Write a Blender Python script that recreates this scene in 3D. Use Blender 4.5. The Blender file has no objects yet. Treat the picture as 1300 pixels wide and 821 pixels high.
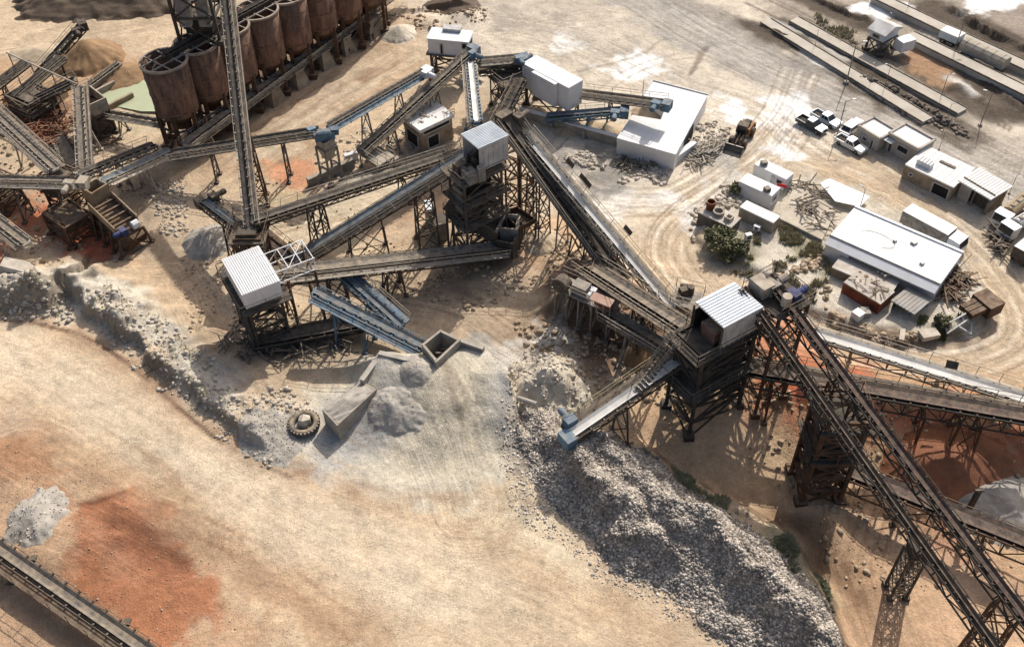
import bpy, math, random
import numpy as np
from mathutils import Vector, Matrix
random.seed(7)
scene = bpy.context.scene
COL = scene.collection
R = math.radians
V = Vector
# ------------------------------------------------------------------ camera
FPX, CX, CY, CAMH = 1250.0, 650.0, 365.0, 60.0      # one unit is about 1.5 m
PITCH, ROLL = 44.5, -1.0
scene.unit_settings.scale_length = 1.5
CAMROT = Matrix.Rotation(R(90 - PITCH), 3, 'X') @ Matrix.Rotation(R(ROLL), 3, 'Z')
CAMPOS = V((0, 0, CAMH))
cd = bpy.data.cameras.new("camera")
cam = bpy.data.objects.new("camera", cd)
COL.objects.link(cam)
cam.location = CAMPOS
cam.rotation_euler = CAMROT.to_euler()
cd.sensor_width = 36.0
cd.lens = 36.0 * FPX / 1300.0
cd.shift_y = (CY - 410.5) / 1300.0
cd.clip_end = 6000
scene.camera = cam

def P(u, v, z=0.0):
    """survey helper: the place on the level z that the photograph shows at (u, v)"""
    r = CAMROT @ V(((u - CX) / FPX, -(v - CY) / FPX, -1.0))
    t = (z - CAMH) / r.z
    return CAMPOS + r * t
def RS(v):
    """size factor of the survey scale on row v"""
    a = R(35) + math.atan((v - CY) / 960.0); b = R(PITCH) + math.atan((v - CY) / FPX)
    return (960 * math.sin(max(a, .12)) / 40 / math.cos(a - R(35))) / (FPX * math.sin(max(b, .2)) / CAMH / math.cos(b - R(PITCH)))
def height_at(p, v):
    """level of the point straight above ground point p that the photograph shows on row v"""
    lo, hi = p.z, 38.0
    for _ in range(40):
        m = (lo + hi) / 2
        q = CAMROT.transposed() @ (V((p.x, p.y, m)) - CAMPOS)
        vv = CY + FPX * q.y / q.z
        if vv > v: lo = m
        else: hi = m
    return lo
# ------------------------------------------------------------------ render, light
scene.view_settings.view_transform = 'Standard'
scene.view_settings.look = 'None'
scene.view_settings.exposure = 0
scene.view_settings.gamma = 1
SUN_EL, SUN_AZ = 43.0, 25.0      # azimuth measured from +Y towards +X
w = bpy.data.worlds.new("World"); scene.world = w; w.use_nodes = True
nt = w.node_tree; nt.nodes.clear()
sky = nt.nodes.new('ShaderNodeTexSky'); sky.sky_type = 'NISHITA'; sky.sun_disc = False
sky.sun_elevation = R(SUN_EL); sky.sun_rotation = R(SUN_AZ); sky.dust_density = 5.0
bg = nt.nodes.new('ShaderNodeBackground'); bg.inputs[1].default_value = 0.135
wo = nt.nodes.new('ShaderNodeOutputWorld')
nt.links.new(sky.outputs[0], bg.inputs[0]); nt.links.new(bg.outputs[0], wo.inputs[0])
sl = bpy.data.lights.new("sun", 'SUN'); sl.energy = 4.3; sl.angle = R(0.53); sl.color = (1.0, 0.965, 0.915)
so = bpy.data.objects.new("sun", sl); COL.objects.link(so)
sdir = V((-math.sin(R(SUN_AZ)) * math.cos(R(SUN_EL)), -math.cos(R(SUN_AZ)) * math.cos(R(SUN_EL)), -math.sin(R(SUN_EL))))
so.rotation_euler = sdir.to_track_quat('-Z', 'Y').to_euler(); so.location = (40, 60, 80)
# ------------------------------------------------------------------ colours, materials
def lin(c):
    c = c / 255.0
    return c / 12.92 if c <= 0.04045 else ((c + 0.055) / 1.055) ** 2.4
KEXP = 1.12
def rgb(r, g, b): return (lin(r) / KEXP, lin(g) / KEXP, lin(b) / KEXP)
DUST = rgb(186, 166, 138)
M = {}
def mat(name, col, col2=None, scale=0.8, detail=6.0, rough=0.85, dust=0.5, metal=0.0, bump=0.0, bscale=6.0, streak=0.0, spec=0.25, lo=.38, hi=.64, dustcol=None):
    m = bpy.data.materials.new(name); m.use_nodes = True
    t = m.node_tree; n = t.nodes; L = t.links
    bs = n['Principled BSDF']
    tc = n.new('ShaderNodeTexCoord'); oi = n.new('ShaderNodeObjectInfo')
    ad = n.new('ShaderNodeVectorMath'); ad.operation = 'ADD'
    L.new(tc.outputs['Object'], ad.inputs[0])
    mu = n.new('ShaderNodeVectorMath'); mu.operation = 'SCALE'; mu.inputs[0].default_value = (37, 53, 71)
    L.new(oi.outputs['Random'], mu.inputs['Scale']); L.new(mu.outputs[0], ad.inputs[1])
    mp = n.new('ShaderNodeMapping'); L.new(ad.outputs[0], mp.inputs['Vector'])
    if streak: mp.inputs['Scale'].default_value = (1, 1, 1 - streak)
    n1 = n.new('ShaderNodeTexNoise'); n1.inputs['Scale'].default_value = scale; n1.inputs['Detail'].default_value = detail; n1.inputs['Roughness'].default_value = .65
    L.new(mp.outputs[0], n1.inputs['Vector'])
    r1 = n.new('ShaderNodeMapRange'); r1.inputs[1].default_value = lo; r1.inputs[2].default_value = hi
    L.new(n1.outputs['Fac'], r1.inputs[0])
    mx = n.new('ShaderNodeMix'); mx.data_type = 'RGBA'
    c2 = col2 or tuple(x * 0.6 for x in col)
    mx.inputs[6].default_value = (*col, 1); mx.inputs[7].default_value = (*c2, 1)
    L.new(r1.outputs[0], mx.inputs[0])
    out = mx.outputs[2]
    if dust > 0:
        ge = n.new('ShaderNodeNewGeometry'); sx = n.new('ShaderNodeSeparateXYZ'); L.new(ge.outputs['Normal'], sx.inputs[0])
        a = n.new('ShaderNodeMapRange'); a.inputs[1].default_value = .25; a.inputs[2].default_value = .95; a.inputs[3].default_value = .12
        L.new(sx.outputs['Z'], a.inputs[0])
        n2 = n.new('ShaderNodeTexNoise'); n2.inputs['Scale'].default_value = 1.7; n2.inputs['Detail'].default_value = 7; n2.inputs['Roughness'].default_value = .7
        L.new(ad.outputs[0], n2.inputs['Vector'])
        b = n.new('ShaderNodeMapRange'); b.inputs[1].default_value = .34; b.inputs[2].default_value = .66; b.inputs[4].default_value = dust * 1.6
        L.new(n2.outputs['Fac'], b.inputs[0])
        c = n.new('ShaderNodeMath'); c.operation = 'MULTIPLY'; c.use_clamp = True
        L.new(a.outputs[0], c.inputs[0]); L.new(b.outputs[0], c.inputs[1])
        m2 = n.new('ShaderNodeMix'); m2.data_type = 'RGBA'; m2.inputs[7].default_value = (*(dustcol or DUST), 1)
        L.new(c.outputs[0], m2.inputs[0]); L.new(out, m2.inputs[6]); out = m2.outputs[2]
    L.new(out, bs.inputs['Base Color'])
    bs.inputs['Roughness'].default_value = rough; bs.inputs['Metallic'].default_value = metal
    bs.inputs['Specular IOR Level'].default_value = spec
    if bump:
        n3 = n.new('ShaderNodeTexNoise'); n3.inputs['Scale'].default_value = bscale; n3.inputs['Detail'].default_value = 8; n3.inputs['Roughness'].default_value = .7
        L.new(tc.outputs['Object'], n3.inputs['Vector'])
        bp = n.new('ShaderNodeBump'); bp.inputs['Strength'].default_value = bump; bp.inputs['Distance'].default_value = .2
        L.new(n3.outputs['Fac'], bp.inputs['Height']); L.new(bp.outputs[0], bs.inputs['Normal'])
    M[name] = m
    return m
mat('steel_dark', (.055, .049, .044), (.115, .09, .07), dust=.25, scale=1.5)
mat('steel_black', (.032, .030, .029), (.075, .062, .05), dust=.12, scale=1.5)
mat('steel_rust', (.11, .055, .032), (.045, .028, .02), dust=.3, scale=1.2)
mat('steel_blue', (.12, .21, .29), (.055, .10, .14), dust=.3, scale=1.2)
mat('steel_grey', (.26, .25, .23), (.13, .115, .10), dust=.4, scale=1.4)
mat('steel_pale', (.47, .43, .36), (.24, .20, .16), dust=.4, scale=1.1)
mat('steel_yellow', (.42, .36, .16), (.25, .22, .14), dust=.3)
mat('belt_dark', (.026, .026, .029), (.06, .056, .052), dust=.2, scale=2.2)
mat('belt_dusty', (.15, .135, .118), (.06, .055, .05), dust=.35, scale=2.4)
mat('belt_pale', (.66, .64, .60), (.48, .46, .42), dust=.15, scale=.7)
mat('belt_blue', (.10, .15, .19), (.05, .07, .09), dust=.3, scale=1.5)
mat('belt_rust', (.045, .035, .032), (.17, .09, .07), dust=.15, scale=3.5, lo=.48, hi=.7)
mat('walk_rust', (.12, .09, .07), (.045, .036, .03), dust=.3, scale=1.2)
mat('sheet_white', (.70, .70, .695), (.58, .575, .55), dust=.10, rough=.55, scale=.7, lo=.5, hi=.8)
mat('sheet_grey', (.55, .55, .54), (.36, .35, .33), dust=.15, rough=.5, scale=.9)
mat('sheet_blue', (.56, .60, .63), (.44, .49, .53), dust=.12, rough=.5, scale=.9)
mat('roof_cream', (.74, .72, .68), (.60, .57, .52), dust=.10, rough=.8, scale=1.6, lo=.48, hi=.8)
mat('roof_soiled', (.56, .53, .48), (.30, .27, .24), dust=.4, rough=.85, scale=.9, detail=10)
mat('roof_membrane', (.72, .72, .71), (.61, .60, .58), dust=.10, rough=.75, scale=.55, lo=.46, hi=.78, detail=10, bump=.12, bscale=2)
mat('concrete', (.36, .335, .29), (.22, .20, .17), dust=.4, scale=.9, detail=9, bump=.3)
mat('concrete_tan', (.34, .28, .205), (.19, .145, .10), dust=.3, scale=.9, detail=9, bump=.25)
mat('concrete_dark', (.12, .115, .105), (.06, .058, .054), dust=.5, scale=1, bump=.3)
mat('plaster', (.46, .42, .37), (.32, .29, .25), dust=.2, scale=.8)
mat('container_tan', (.40, .345, .27), (.28, .235, .18), dust=.2, scale=.8)
mat('container_red', (.22, .055, .028), (.11, .03, .018), dust=.35, scale=.9)
mat('silo_rust', (.25, .135, .085), (.065, .043, .036), dust=.15, scale=1.5, detail=12, streak=.75, bump=.25, bscale=3)
mat('silo_rim', (.34, .30, .26), (.15, .11, .08), dust=.3)
mat('rust_red', (.25, .085, .04), (.12, .045, .025), dust=.2, scale=1.2)
mat('dark_inside', (.012, .011, .012), (.02, .018, .018), dust=.08)  # near-black colour standing for the shade inside openings
mat('glass_dark', (.015, .018, .022), (.02, .022, .026), dust=0, rough=.15, spec=.5)
mat('car_white', (.74, .74, .72), (.66, .65, .62), dust=.1, rough=.3, spec=.5)
mat('car_dark', (.025, .035, .045), (.035, .045, .055), dust=.12, rough=.3, spec=.5)
mat('car_blue', (.55, .60, .63), (.45, .5, .53), dust=.1, rough=.3, spec=.5)
mat('rubber', (.02, .02, .02), (.045, .042, .04), dust=.35, scale=3)
mat('rubber_old', (.10, .095, .088), (.05, .048, .045), dust=.6, scale=2)
mat('loader_orange', (.32, .13, .03), (.14, .07, .03), dust=.35, scale=1.5)
mat('bucket_steel', (.07, .075, .085), (.13, .125, .12), dust=.2, rough=.45, metal=.4)
mat('red_paint', (.5, .02, .025), (.35, .02, .02), dust=.1)
mat('blue_paint', (.03, .05, .16), (.02, .03, .08), dust=.15)
mat('wood', (.27, .19, .12), (.13, .09, .06), dust=.3, scale=1.5)
mat('tarp', (.42, .38, .32), (.28, .25, .21), dust=.3, scale=1.2, bump=.3)
mat('tank_tan', (.40, .30, .18), (.24, .16, .09), dust=.3)
mat('bark', (.09, .065, .045), dust=0)
mat('leaf', (.075, .10, .04), (.15, .15, .075), dust=.3, scale=2.5)
mat('grass_green', (.17, .19, .11), (.27, .26, .16), dust=.15, scale=2)
mat('leaf_dry', (.27, .25, .15), (.36, .31, .20), dust=.2, scale=2)
# heaps of loose material
mat('gravel', (.42, .36, .30), (.20, .175, .15), dust=0, scale=5, detail=3, bump=.9, bscale=6)
mat('stone', (.56, .49, .405), (.29, .25, .21), dust=0, scale=.9, detail=8)
mat('rock_pale', (.56, .50, .42), (.36, .31, .24), dust=.2, scale=1.2, detail=8)
mat('rock_warm', (.46, .36, .25), (.27, .19, .12), dust=.25, scale=1.2, detail=8)
mat('sand_tan', (.50, .40, .28), (.38, .29, .19), dust=0, scale=.9, detail=10, bump=.3, bscale=5)
mat('sand_brown', (.30, .19, .10), (.19, .115, .06), dust=0, scale=.8, detail=10, bump=.35, bscale=5)
mat('sand_grey', (.43, .39, .33), (.30, .265, .22), dust=0, scale=.9, detail=10, bump=.35, bscale=5)
mat('sand_pale', (.60, .53, .42), (.42, .36, .27), dust=0, scale=.8, detail=10, bump=.35, bscale=4)
mat('sand_dark', (.085, .060, .042), (.15, .108, .072), dust=0, scale=.6, detail=10, bump=.4, bscale=4)
mat('pond_water', (.42, .46, .30), (.38, .40, .25), dust=0, scale=.25, rough=.35, spec=.4)
mat('shale', (.20, .17, .145), (.09, .075, .065), dust=.15, scale=1.1, detail=9, bump=.4)
# ------------------------------------------------------------------ mesh building
class MB:
    def __init__(s): s.v = []; s.f = []
    def poly(s, pts): b = len(s.v); s.v += [tuple(p) for p in pts]; s.f.append(tuple(range(b, b + len(pts))))
    def hexa(s, q):
        b = len(s.v); s.v += [tuple(p) for p in q]
        for f in ((0, 3, 2, 1), (4, 5, 6, 7), (0, 1, 5, 4), (1, 2, 6, 5), (2, 3, 7, 6), (3, 0, 4, 7)): s.f.append(tuple(b + i for i in f))
    def slab(s, A, u, v, n):
        A = V(A); s.hexa([A, A + u, A + u + v, A + v, A + n, A + u + n, A + u + v + n, A + v + n])
    def box(s, c, sx, sy, sz, ang=0.0):
        c = V(c); u = V((math.cos(ang), math.sin(ang), 0)); v = V((-u.y, u.x, 0))
        s.slab(c - u * sx / 2 - v * sy / 2 - V((0, 0, sz / 2)), u * sx, v * sy, V((0, 0, sz)))
    def bar(s, a, b, w=.1, h=None):
        a = V(a); b = V(b); h = h or w; d = b - a
        if d.length < 1e-5: return
        d.normalize(); up = V((0, 0, 1)) if abs(d.z) < .95 else V((1, 0, 0))
        x = d.cross(up).normalized(); y = x.cross(d)
        s.slab(a - x * w / 2 - y * h / 2, b - a, x * w, y * h)
    def tube(s, a, b, r0, r1=None, n=10, cap=True):
        a = V(a); b = V(b); r1 = r0 if r1 is None else r1; d = (b - a).normalized()
        up = V((0, 0, 1)) if abs(d.z) < .9 else V((1, 0, 0)); x = d.cross(up).normalized(); y = x.cross(d)
        k = len(s.v)
        for p, r in ((a, r0), (b, r1)):
            for i in range(n):
                t = 2 * math.pi * i / n; s.v.append(tuple(p + x * r * math.cos(t) + y * r * math.sin(t)))
        for i in range(n): j = (i + 1) % n; s.f.append((k + i, k + j, k + n + j, k + n + i))
        if cap: s.f.append(tuple(k + i for i in range(n))[::-1]); s.f.append(tuple(k + n + i for i in range(n)))
    def lathe(s, c, prof, n=32):
        c = V(c); k = len(s.v); m = len(prof)
        for r, z in prof:
            for i in range(n): t = 2 * math.pi * i / n; s.v.append((c.x + r * math.cos(t), c.y + r * math.sin(t), c.z + z))
        for q in range(m - 1):
            for i in range(n): j = (i + 1) % n; s.f.append((k + q * n + i, k + q * n + j, k + (q + 1) * n + j, k + (q + 1) * n + i))
    def prism(s, pts, off):
        pts = [V(p) for p in pts]; off = V(off); n = len(pts); k = len(s.v)
        s.v += [tuple(p) for p in pts] + [tuple(p + off) for p in pts]
        s.f.append(tuple(k + i for i in range(n))[::-1]); s.f.append(tuple(k + n + i for i in range(n)))
        for i in range(n): j = (i + 1) % n; s.f.append((k + i, k + j, k + n + j, k + n + i))
    def rock(s, c, r, rng=random, flat=.8):
        k = len(s.v)
        for d in ICO_V:
            q = r * rng.uniform(.68, 1.2); s.v.append((c[0] + d[0] * q, c[1] + d[1] * q, c[2] + d[2] * q * flat))
        for f in ICO_F: s.f.append((k + f[0], k + f[1], k + f[2]))
    def build(s, name, m, parent=None, smooth=False):
        loc = parent.location if parent is not None else V((0, 0, 0))
        me = bpy.data.meshes.new(name)
        if parent is not None and (loc.x or loc.y or loc.z):
            vs = [(p[0] - loc.x, p[1] - loc.y, p[2] - loc.z) for p in s.v]
        else: vs = s.v
        me.from_pydata(vs, [], s.f); me.materials.append(M[m] if isinstance(m, str) else m)
        if smooth: me.shade_smooth()
        o = bpy.data.objects.new(name, me); COL.objects.link(o)
        if parent is not None: o.parent = parent
        return o
g_ = (1 + 5 ** .5) / 2; l_ = math.sqrt(1 + g_ * g_)
ICO_V = [(x / l_, y / l_, z / l_) for x, y, z in [(-1, g_, 0), (1, g_, 0), (-1, -g_, 0), (1, -g_, 0), (0, -1, g_), (0, 1, g_), (0, -1, -g_), (0, 1, -g_), (g_, 0, -1), (g_, 0, 1), (-g_, 0, -1), (-g_, 0, 1)]]
ICO_F = [(0, 11, 5), (0, 5, 1), (0, 1, 7), (0, 7, 10), (0, 10, 11), (1, 5, 9), (5, 11, 4), (11, 10, 2), (10, 7, 6), (7, 1, 8), (3, 9, 4), (3, 4, 2), (3, 2, 6), (3, 6, 8), (3, 8, 9), (4, 9, 5), (2, 4, 11), (6, 2, 10), (8, 6, 7), (9, 8, 1)]
def tag(o, label, cat, group=None, kind=None):
    o['label'] = label; o['category'] = cat
    if group: o['group'] = group
    o['kind'] = kind or 'thing'
    return o
def thing(name, label, cat, loc=(0, 0, 0), rz=0.0, group=None):
    o = bpy.data.objects.new(name, None); COL.objects.link(o)
    o.location = loc; o.rotation_euler = (0, 0, rz); o.empty_display_size = .3
    return tag(o, label, cat, group)
def dup(root, loc, rz=0.0, sc=1.0, label=None, group=None):
    r = root.copy(); COL.objects.link(r); r.location = loc; r.rotation_euler = (0, 0, rz); r.scale = (sc, sc, sc)
    if label: r['label'] = label
    if group: r['group'] = group
    for ch in list(root.children):
        c = ch.copy(); COL.objects.link(c); c.parent = r
        for g in list(ch.children):
            d = g.copy(); COL.objects.link(d); d.parent = c
    return r
# ------------------------------------------------------------------ numpy noise and distance fields
def vn(X, Y, sc, seed=0):
    rs = np.random.RandomState(seed); T = rs.rand(256, 256)
    x = X / sc + 1000.3; y = Y / sc + 1000.7
    xi = np.floor(x).astype(int); yi = np.floor(y).astype(int); fx = x - xi; fy = y - yi
    fx = fx * fx * (3 - 2 * fx); fy = fy * fy * (3 - 2 * fy)
    a = T[xi % 256, yi % 256]; b = T[(xi + 1) % 256, yi % 256]; c = T[xi % 256, (yi + 1) % 256]; d = T[(xi + 1) % 256, (yi + 1) % 256]
    return (a * (1 - fx) + b * fx) * (1 - fy) + (c * (1 - fx) + d * fx) * fy - .5
def fbm(X, Y, sc, seed=0, o=4):
    r = 0; a = 1
    for i in range(o): r = r + a * vn(X, Y, sc / 2 ** i, seed + i * 13); a *= .55
    return r
def sst(a, b, x):
    t = np.clip((x - a) / (b - a), 0, 1); return t * t * (3 - 2 * t)
def wpts(px, z=0.0): return [tuple(P(u, v, z))[:2] for u, v in px]
def sd_poly(X, Y, poly):
    """signed distance, positive inside"""
    D = np.full(X.shape, 1e9); ins = np.zeros(X.shape, bool); n = len(poly)
    for i in range(n):
        ax, ay = poly[i]; bx, by = poly[(i + 1) % n]; ex, ey = bx - ax, by - ay
        t = np.clip(((X - ax) * ex + (Y - ay) * ey) / (ex * ex + ey * ey + 1e-9), 0, 1)
        D = np.minimum(D, (X - ax - t * ex) ** 2 + (Y - ay - t * ey) ** 2)
        if ay != by: ins ^= ((ay > Y) != (by > Y)) & (X < (bx - ax) * (Y - ay) / (by - ay) + ax)
    D = np.sqrt(D); return np.where(ins, D, -D)
def sd_line(X, Y, pts):
    """distance, signed across (positive on the left of travel) and distance along a polyline"""
    D = np.full(X.shape, 1e9); S = np.zeros(X.shape); Lg = np.zeros(X.shape); acc = 0.0; E = np.zeros(X.shape)
    n = len(pts) - 1
    for i in range(n):
        ax, ay = pts[i]; bx, by = pts[i + 1]; ex, ey = bx - ax, by - ay; ln = math.hypot(ex, ey)
        tr = ((X - ax) * ex + (Y - ay) * ey) / (ln * ln); t = np.clip(tr, 0, 1)
        d = np.sqrt((X - ax - t * ex) ** 2 + (Y - ay - t * ey) ** 2)
        cr = ex * (Y - ay) - ey * (X - ax); k = d < D
        S = np.where(k, np.where(cr >= 0, d, -d), S); Lg = np.where(k, acc + t * ln, Lg); D = np.where(k, d, D); acc += ln
    return D, S, Lg, acc
# ================================================================== THE GROUND
RIDGES = []   # (polyline, height, front width, crest width, back width) ; the steep front faces the right of travel
def ridge(px, h, wf, cw, wb, fade=2.5): k = RS(sum(p[1] for p in px) / len(px)); RIDGES.append((wpts(px), h * min(k, 1.0), wf * k, cw * k, wb * k, fade * k))
ridge([(66, 402), (84, 374), (104, 388), (126, 411), (153, 434), (200, 472), (250, 516), (300, 553), (350, 580)], .95, .7, 3.0, 4.2, 3)
ridge([(70, 400), (86, 372), (106, 386), (128, 410), (155, 436)], .9, .6, 1.6, 3.0, 2)
ridge([(-90, 386), (0, 390), (48, 400), (80, 400)], .9, 1.0, 1.6, 3.0, 2)
ridge([(650, 398), (676, 404), (720, 414), (770, 436), (815, 452), (858, 470)], 2.2, 1.6, 3.5, 8, 5)
for pl, h in (([(1088, 95), (1150, 132), (1218, 170)], .9), ([(955, 30), (1008, 55)], .7), ([(1018, -6), (1106, 36)], 1.1), ([(1190, 12), (1310, 70)], 1.4), ([(1234, 95), (1310, 148)], .9), ([(1198, 106), (1270, 148)], .7), ([(505, 20), (560, 15), (600, 12)], 1.2)):
    ridge(pl, h, 1.2, .5, 1.5)
BLOBS = [  # low mounds: px centre, radius, height
    (700, 478, 3.6, 1.5), (668, 505, 2.2, .9), (560, 455, 2.0, .3), (480, 470, 3, .5), (45, 388, 3, .8), (10, 372, 3, .6), (620, 355, 4, .5), (1060, 640, 3.5, .7), (1180, 590, 5, .6),
    (760, 340, 4, .8), (545, 30, 5, .9), (590, 22, 5, .7), (80, 690, 3, .6), (150, 660, 3.5, .5), (35, 600, 5, .3), (840, 345, 2.5, .5), (1000, 690, 2.5, .6)]
BLOBW = [(P(u, v)[0], P(u, v)[1], r * RS(v), h * min(1, RS(v))) for u, v, r, h in BLOBS]
ISLAND = wpts([(1000, 388), (1030, 408), (1062, 424), (1110, 438), (1170, 443), (1225, 434), (1258, 412), (1264, 386), (1246, 345), (1212, 300), (1140, 258), (1090, 232), (1010, 204), (962, 199), (930, 220), (900, 252), (880, 275), (884, 305), (905, 325), (935, 345), (965, 362)])
PITEDGE = wpts([(690, 470), (778, 560), (850, 604), (905, 622), (985, 668), (1035, 745), (1095, 880), (1130, 1100)])
PITTOP = wpts([(700, 530), (860, 500), (960, 462), (1060, 470), (1180, 488), (1300, 512), (1900, 600)])
RAMPC = P(592, 462, 2.4); RAMPBACK = [tuple(P(u, v, 2.4))[:2] for u, v in [(455, 470), (482, 447), (534, 446), (556, 452), (585, 432), (622, 442), (648, 478), (664, 540)]]
RAMPCREST = [tuple(P(u, v, 2.4))[:2] for u, v in [(504, 456), (530, 456), (560, 468), (600, 450), (622, 460)]]
def terrain(X, Y, fine=True):
    X = np.asarray(X, float); Y = np.asarray(Y, float)
    z = fbm(X, Y, 14, 3, 3) * .45
    near = (np.abs(X) < 140) & (Y > 5) & (Y < 220)
    x = X[near]; y = Y[near]; q = z[near] * .6
    wx = x + fbm(x, y, 3.0, 21, 3) * 1.1; wy = y + fbm(x, y, 3.0, 57, 3) * 1.1
    for pl, h, wf, cw, wb, fd in RIDGES:
        x0 = min(p[0] for p in pl) - 16; x1 = max(p[0] for p in pl) + 16; y0 = min(p[1] for p in pl) - 16; y1 = max(p[1] for p in pl) + 16
        k = (x > x0) & (x < x1) & (y > y0) & (y < y1)
        if not k.any(): continue
        D, S, L, T = sd_line(wx[k], wy[k], pl)
        q[k] += h * sst(-.1, wf, S) * (1 + .45 * fbm(x[k], y[k], 1.1, 171, 3)) * (1 - sst(cw, cw + wb, S)) * sst(-.2, fd, L) * sst(-.2, fd, T - L) * (1 + .5 * fbm(x[k], y[k], 2.2, 77, 3))
    for bx, by, r, h in BLOBW:
        d = np.hypot(wx - bx, wy - by) / r; q += h * (1 - sst(0, 1, d))
    q += .6 * sst(-.2, .8, sd_poly(wx, wy, ISLAND))
    D, S, L, T = sd_line(wx, wy, PITEDGE); D2, S2, L2, T2 = sd_line(x, y, PITTOP)
    q += -3.0 * sst(0, 2.6, S) * sst(0, 9, -S2)
    D, S, L, T = sd_line(x, y, RAMPBACK)
    r, S_, L_, T_ = sd_line(x + (wx - x) * .4, y + (wy - y) * .4, RAMPCREST)
    q += 2.5 * (1 - sst(.2, 7.6, r)) * (1 - sst(-.1, .35, S)) * (1 + .16 * fbm(x, y, 2.4, 99, 3) * sst(.3, 2, r))
    if fine: q += fbm(x, y, 1.3, 91, 3) * .10
    z[near] = q
    return z
def gz(p): return float(terrain(np.array([p[0]]), np.array([p[1]]))[0])
def G(u, v):
    """the ground point the photograph shows at (u, v)"""
    z = 0.0
    for _ in range(6): p = P(u, v, z); z = gz(p)
    return P(u, v, z)
def axis(segs, out):
    a = []
    for lo, hi, st in segs: a += list(np.arange(lo, hi, st))
    hi = a[-1]; st = segs[-1][2]
    while hi < out: st *= 1.35; hi += st; a.append(hi)
    lo = a[0]; st = segs[0][2]; pre = []
    while lo > -out: st *= 1.35; lo -= st; pre.append(lo)
    return np.array(pre[::-1] + a)
xs = axis([(-85, -48, .34), (-48, 48, .21), (48, 85, .34)], 2600)
ys = axis([(22, 70, .21), (70, 118, .27), (118, 160, .6)], 2600)
GX, GY = np.meshgrid(xs, ys); NX, NY = len(xs), len(ys)
GZ = terrain(GX, GY)
def W(r, g, b): return np.array([lin(r) / KEXP, lin(g) / KEXP, lin(b) / KEXP])
C = np.empty(GX.shape + (3,)); C[:] = W(206, 178, 140)
nz1 = fbm(GX, GY, 9, 5, 5); nz2 = fbm(GX, GY, 2.5, 6, 4); nz3 = fbm(GX, GY, .9, 8, 2); nz4 = fbm(GX, GY, .8, 18, 2)
WX = GX + fbm(GX, GY, 4, 31, 4) * 2.0; WY = GY + fbm(GX, GY, 4, 47, 4) * 2.0
def mix(k, m, c): C[k] = C[k] * (1 - m[..., None]) + np.array(c) * m[..., None]
def win(pts, pad):
    x0 = min(p[0] for p in pts) - pad; x1 = max(p[0] for p in pts) + pad; y0 = min(p[1] for p in pts) - pad; y1 = max(p[1] for p in pts) + pad
    i0, i1 = np.searchsorted(xs, [x0, x1]); j0, j1 = np.searchsorted(ys, [y0, y1])
    return (slice(j0, max(j1, j0 + 1)), slice(i0, max(i1, i0 + 1)))
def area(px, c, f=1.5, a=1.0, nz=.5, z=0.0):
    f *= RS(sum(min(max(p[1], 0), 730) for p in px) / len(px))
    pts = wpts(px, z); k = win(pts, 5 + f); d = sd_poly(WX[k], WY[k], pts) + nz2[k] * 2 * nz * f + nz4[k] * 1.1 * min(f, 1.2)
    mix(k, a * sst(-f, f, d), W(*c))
def line(px, c, wd, f=.8, a=1.0, nz=.6, z=0.0):
    k_ = RS(sum(min(max(p[1], 0), 730) for p in px) / len(px)); wd *= k_; f *= k_
    pts = wpts(px, z); k = win(pts, 5 + wd); D, S, L, T = sd_line(WX[k] * .5 + GX[k] * .5, WY[k] * .5 + GY[k] * .5, pts)
    mix(k, a * (1 - sst(wd / 2 - f, wd / 2 + f, D + nz2[k] * 2 * nz * f)), W(*c))
def spot(u, v, r, c, a=1.0, z=0.0, asp=1.0):
    r *= RS(max(v, 0)); p = P(u, v, z); k = win([(p.x - r, p.y - r * asp), (p.x + r, p.y + r * asp)], 4)
    d = np.hypot(WX[k] - p.x, (WY[k] - p.y) / asp) / r + nz2[k] * .9 + nz4[k] * .45
    mix(k, a * (1 - sst(.45, 1.05, d)), W(*c))
# the upper yard, pale and dusty
area([(500, -60), (1500, -60), (1500, 380), (1240, 320), (1180, 250), (1080, 190), (930, 250), (840, 300), (700, 250), (650, 150), (600, 90), (520, 40)], (213, 197, 172), 5, .95)
area([(830, 270), (940, 215), (1000, 215), (880, 370), (960, 400), (1300, 480), (1400, 480), (1400, 300), (1240, 300), (1270, 400), (1180, 450), (1000, 400), (900, 380)], (214, 188, 150), 3, .7)
line([(640, 20), (760, 60), (880, 120)], (190, 178, 158), 9, 4, .5)
line([(600, 10), (700, 30), (760, 10)], (182, 168, 148), 7, 3, .5)
line([(780, -25), (880, 35), (970, 80), (1060, 118), (1130, 148), (1210, 188), (1330, 250)], (182, 173, 160), 11, 1.6, .9)
line([(820, -25), (930, 30), (1040, 88), (1130, 130)], (150, 140, 127), 5, 2.0, .7)
line([(1100, 110), (1200, 150), (1330, 215)], (186, 172, 152), 9, 3, .7)
area([(1230, -20), (1400, -20), (1400, 120), (1300, 62), (1190, 10)], (150, 134, 118), 3, .9)
area([(960, -30), (1250, -30), (1300, 110), (1240, 165), (1100, 95), (1000, 40)], (160, 145, 125), 3, .85)
for pl, wd in (([(1085, 97), (1150, 133), (1218, 170)], 4.5), ([(955, 32), (1008, 54)], 3.5), ([(1018, -4), (1106, 35)], 4), ([(1190, 14), (1310, 70)], 6), ([(1234, 97), (1310, 147)], 4.5), ([(1198, 108), (1270, 147)], 3), ([(1000, 30), (1090, 78)], 2), ([(1120, 70), (1200, 112)], 2)):
    line(pl, (92, 78, 64), wd * 1.45, 1.3, .92)
spot(1175, 78, 5, (176, 128, 84), .8); spot(1190, 90, 4, (180, 140, 98), .7)
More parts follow.
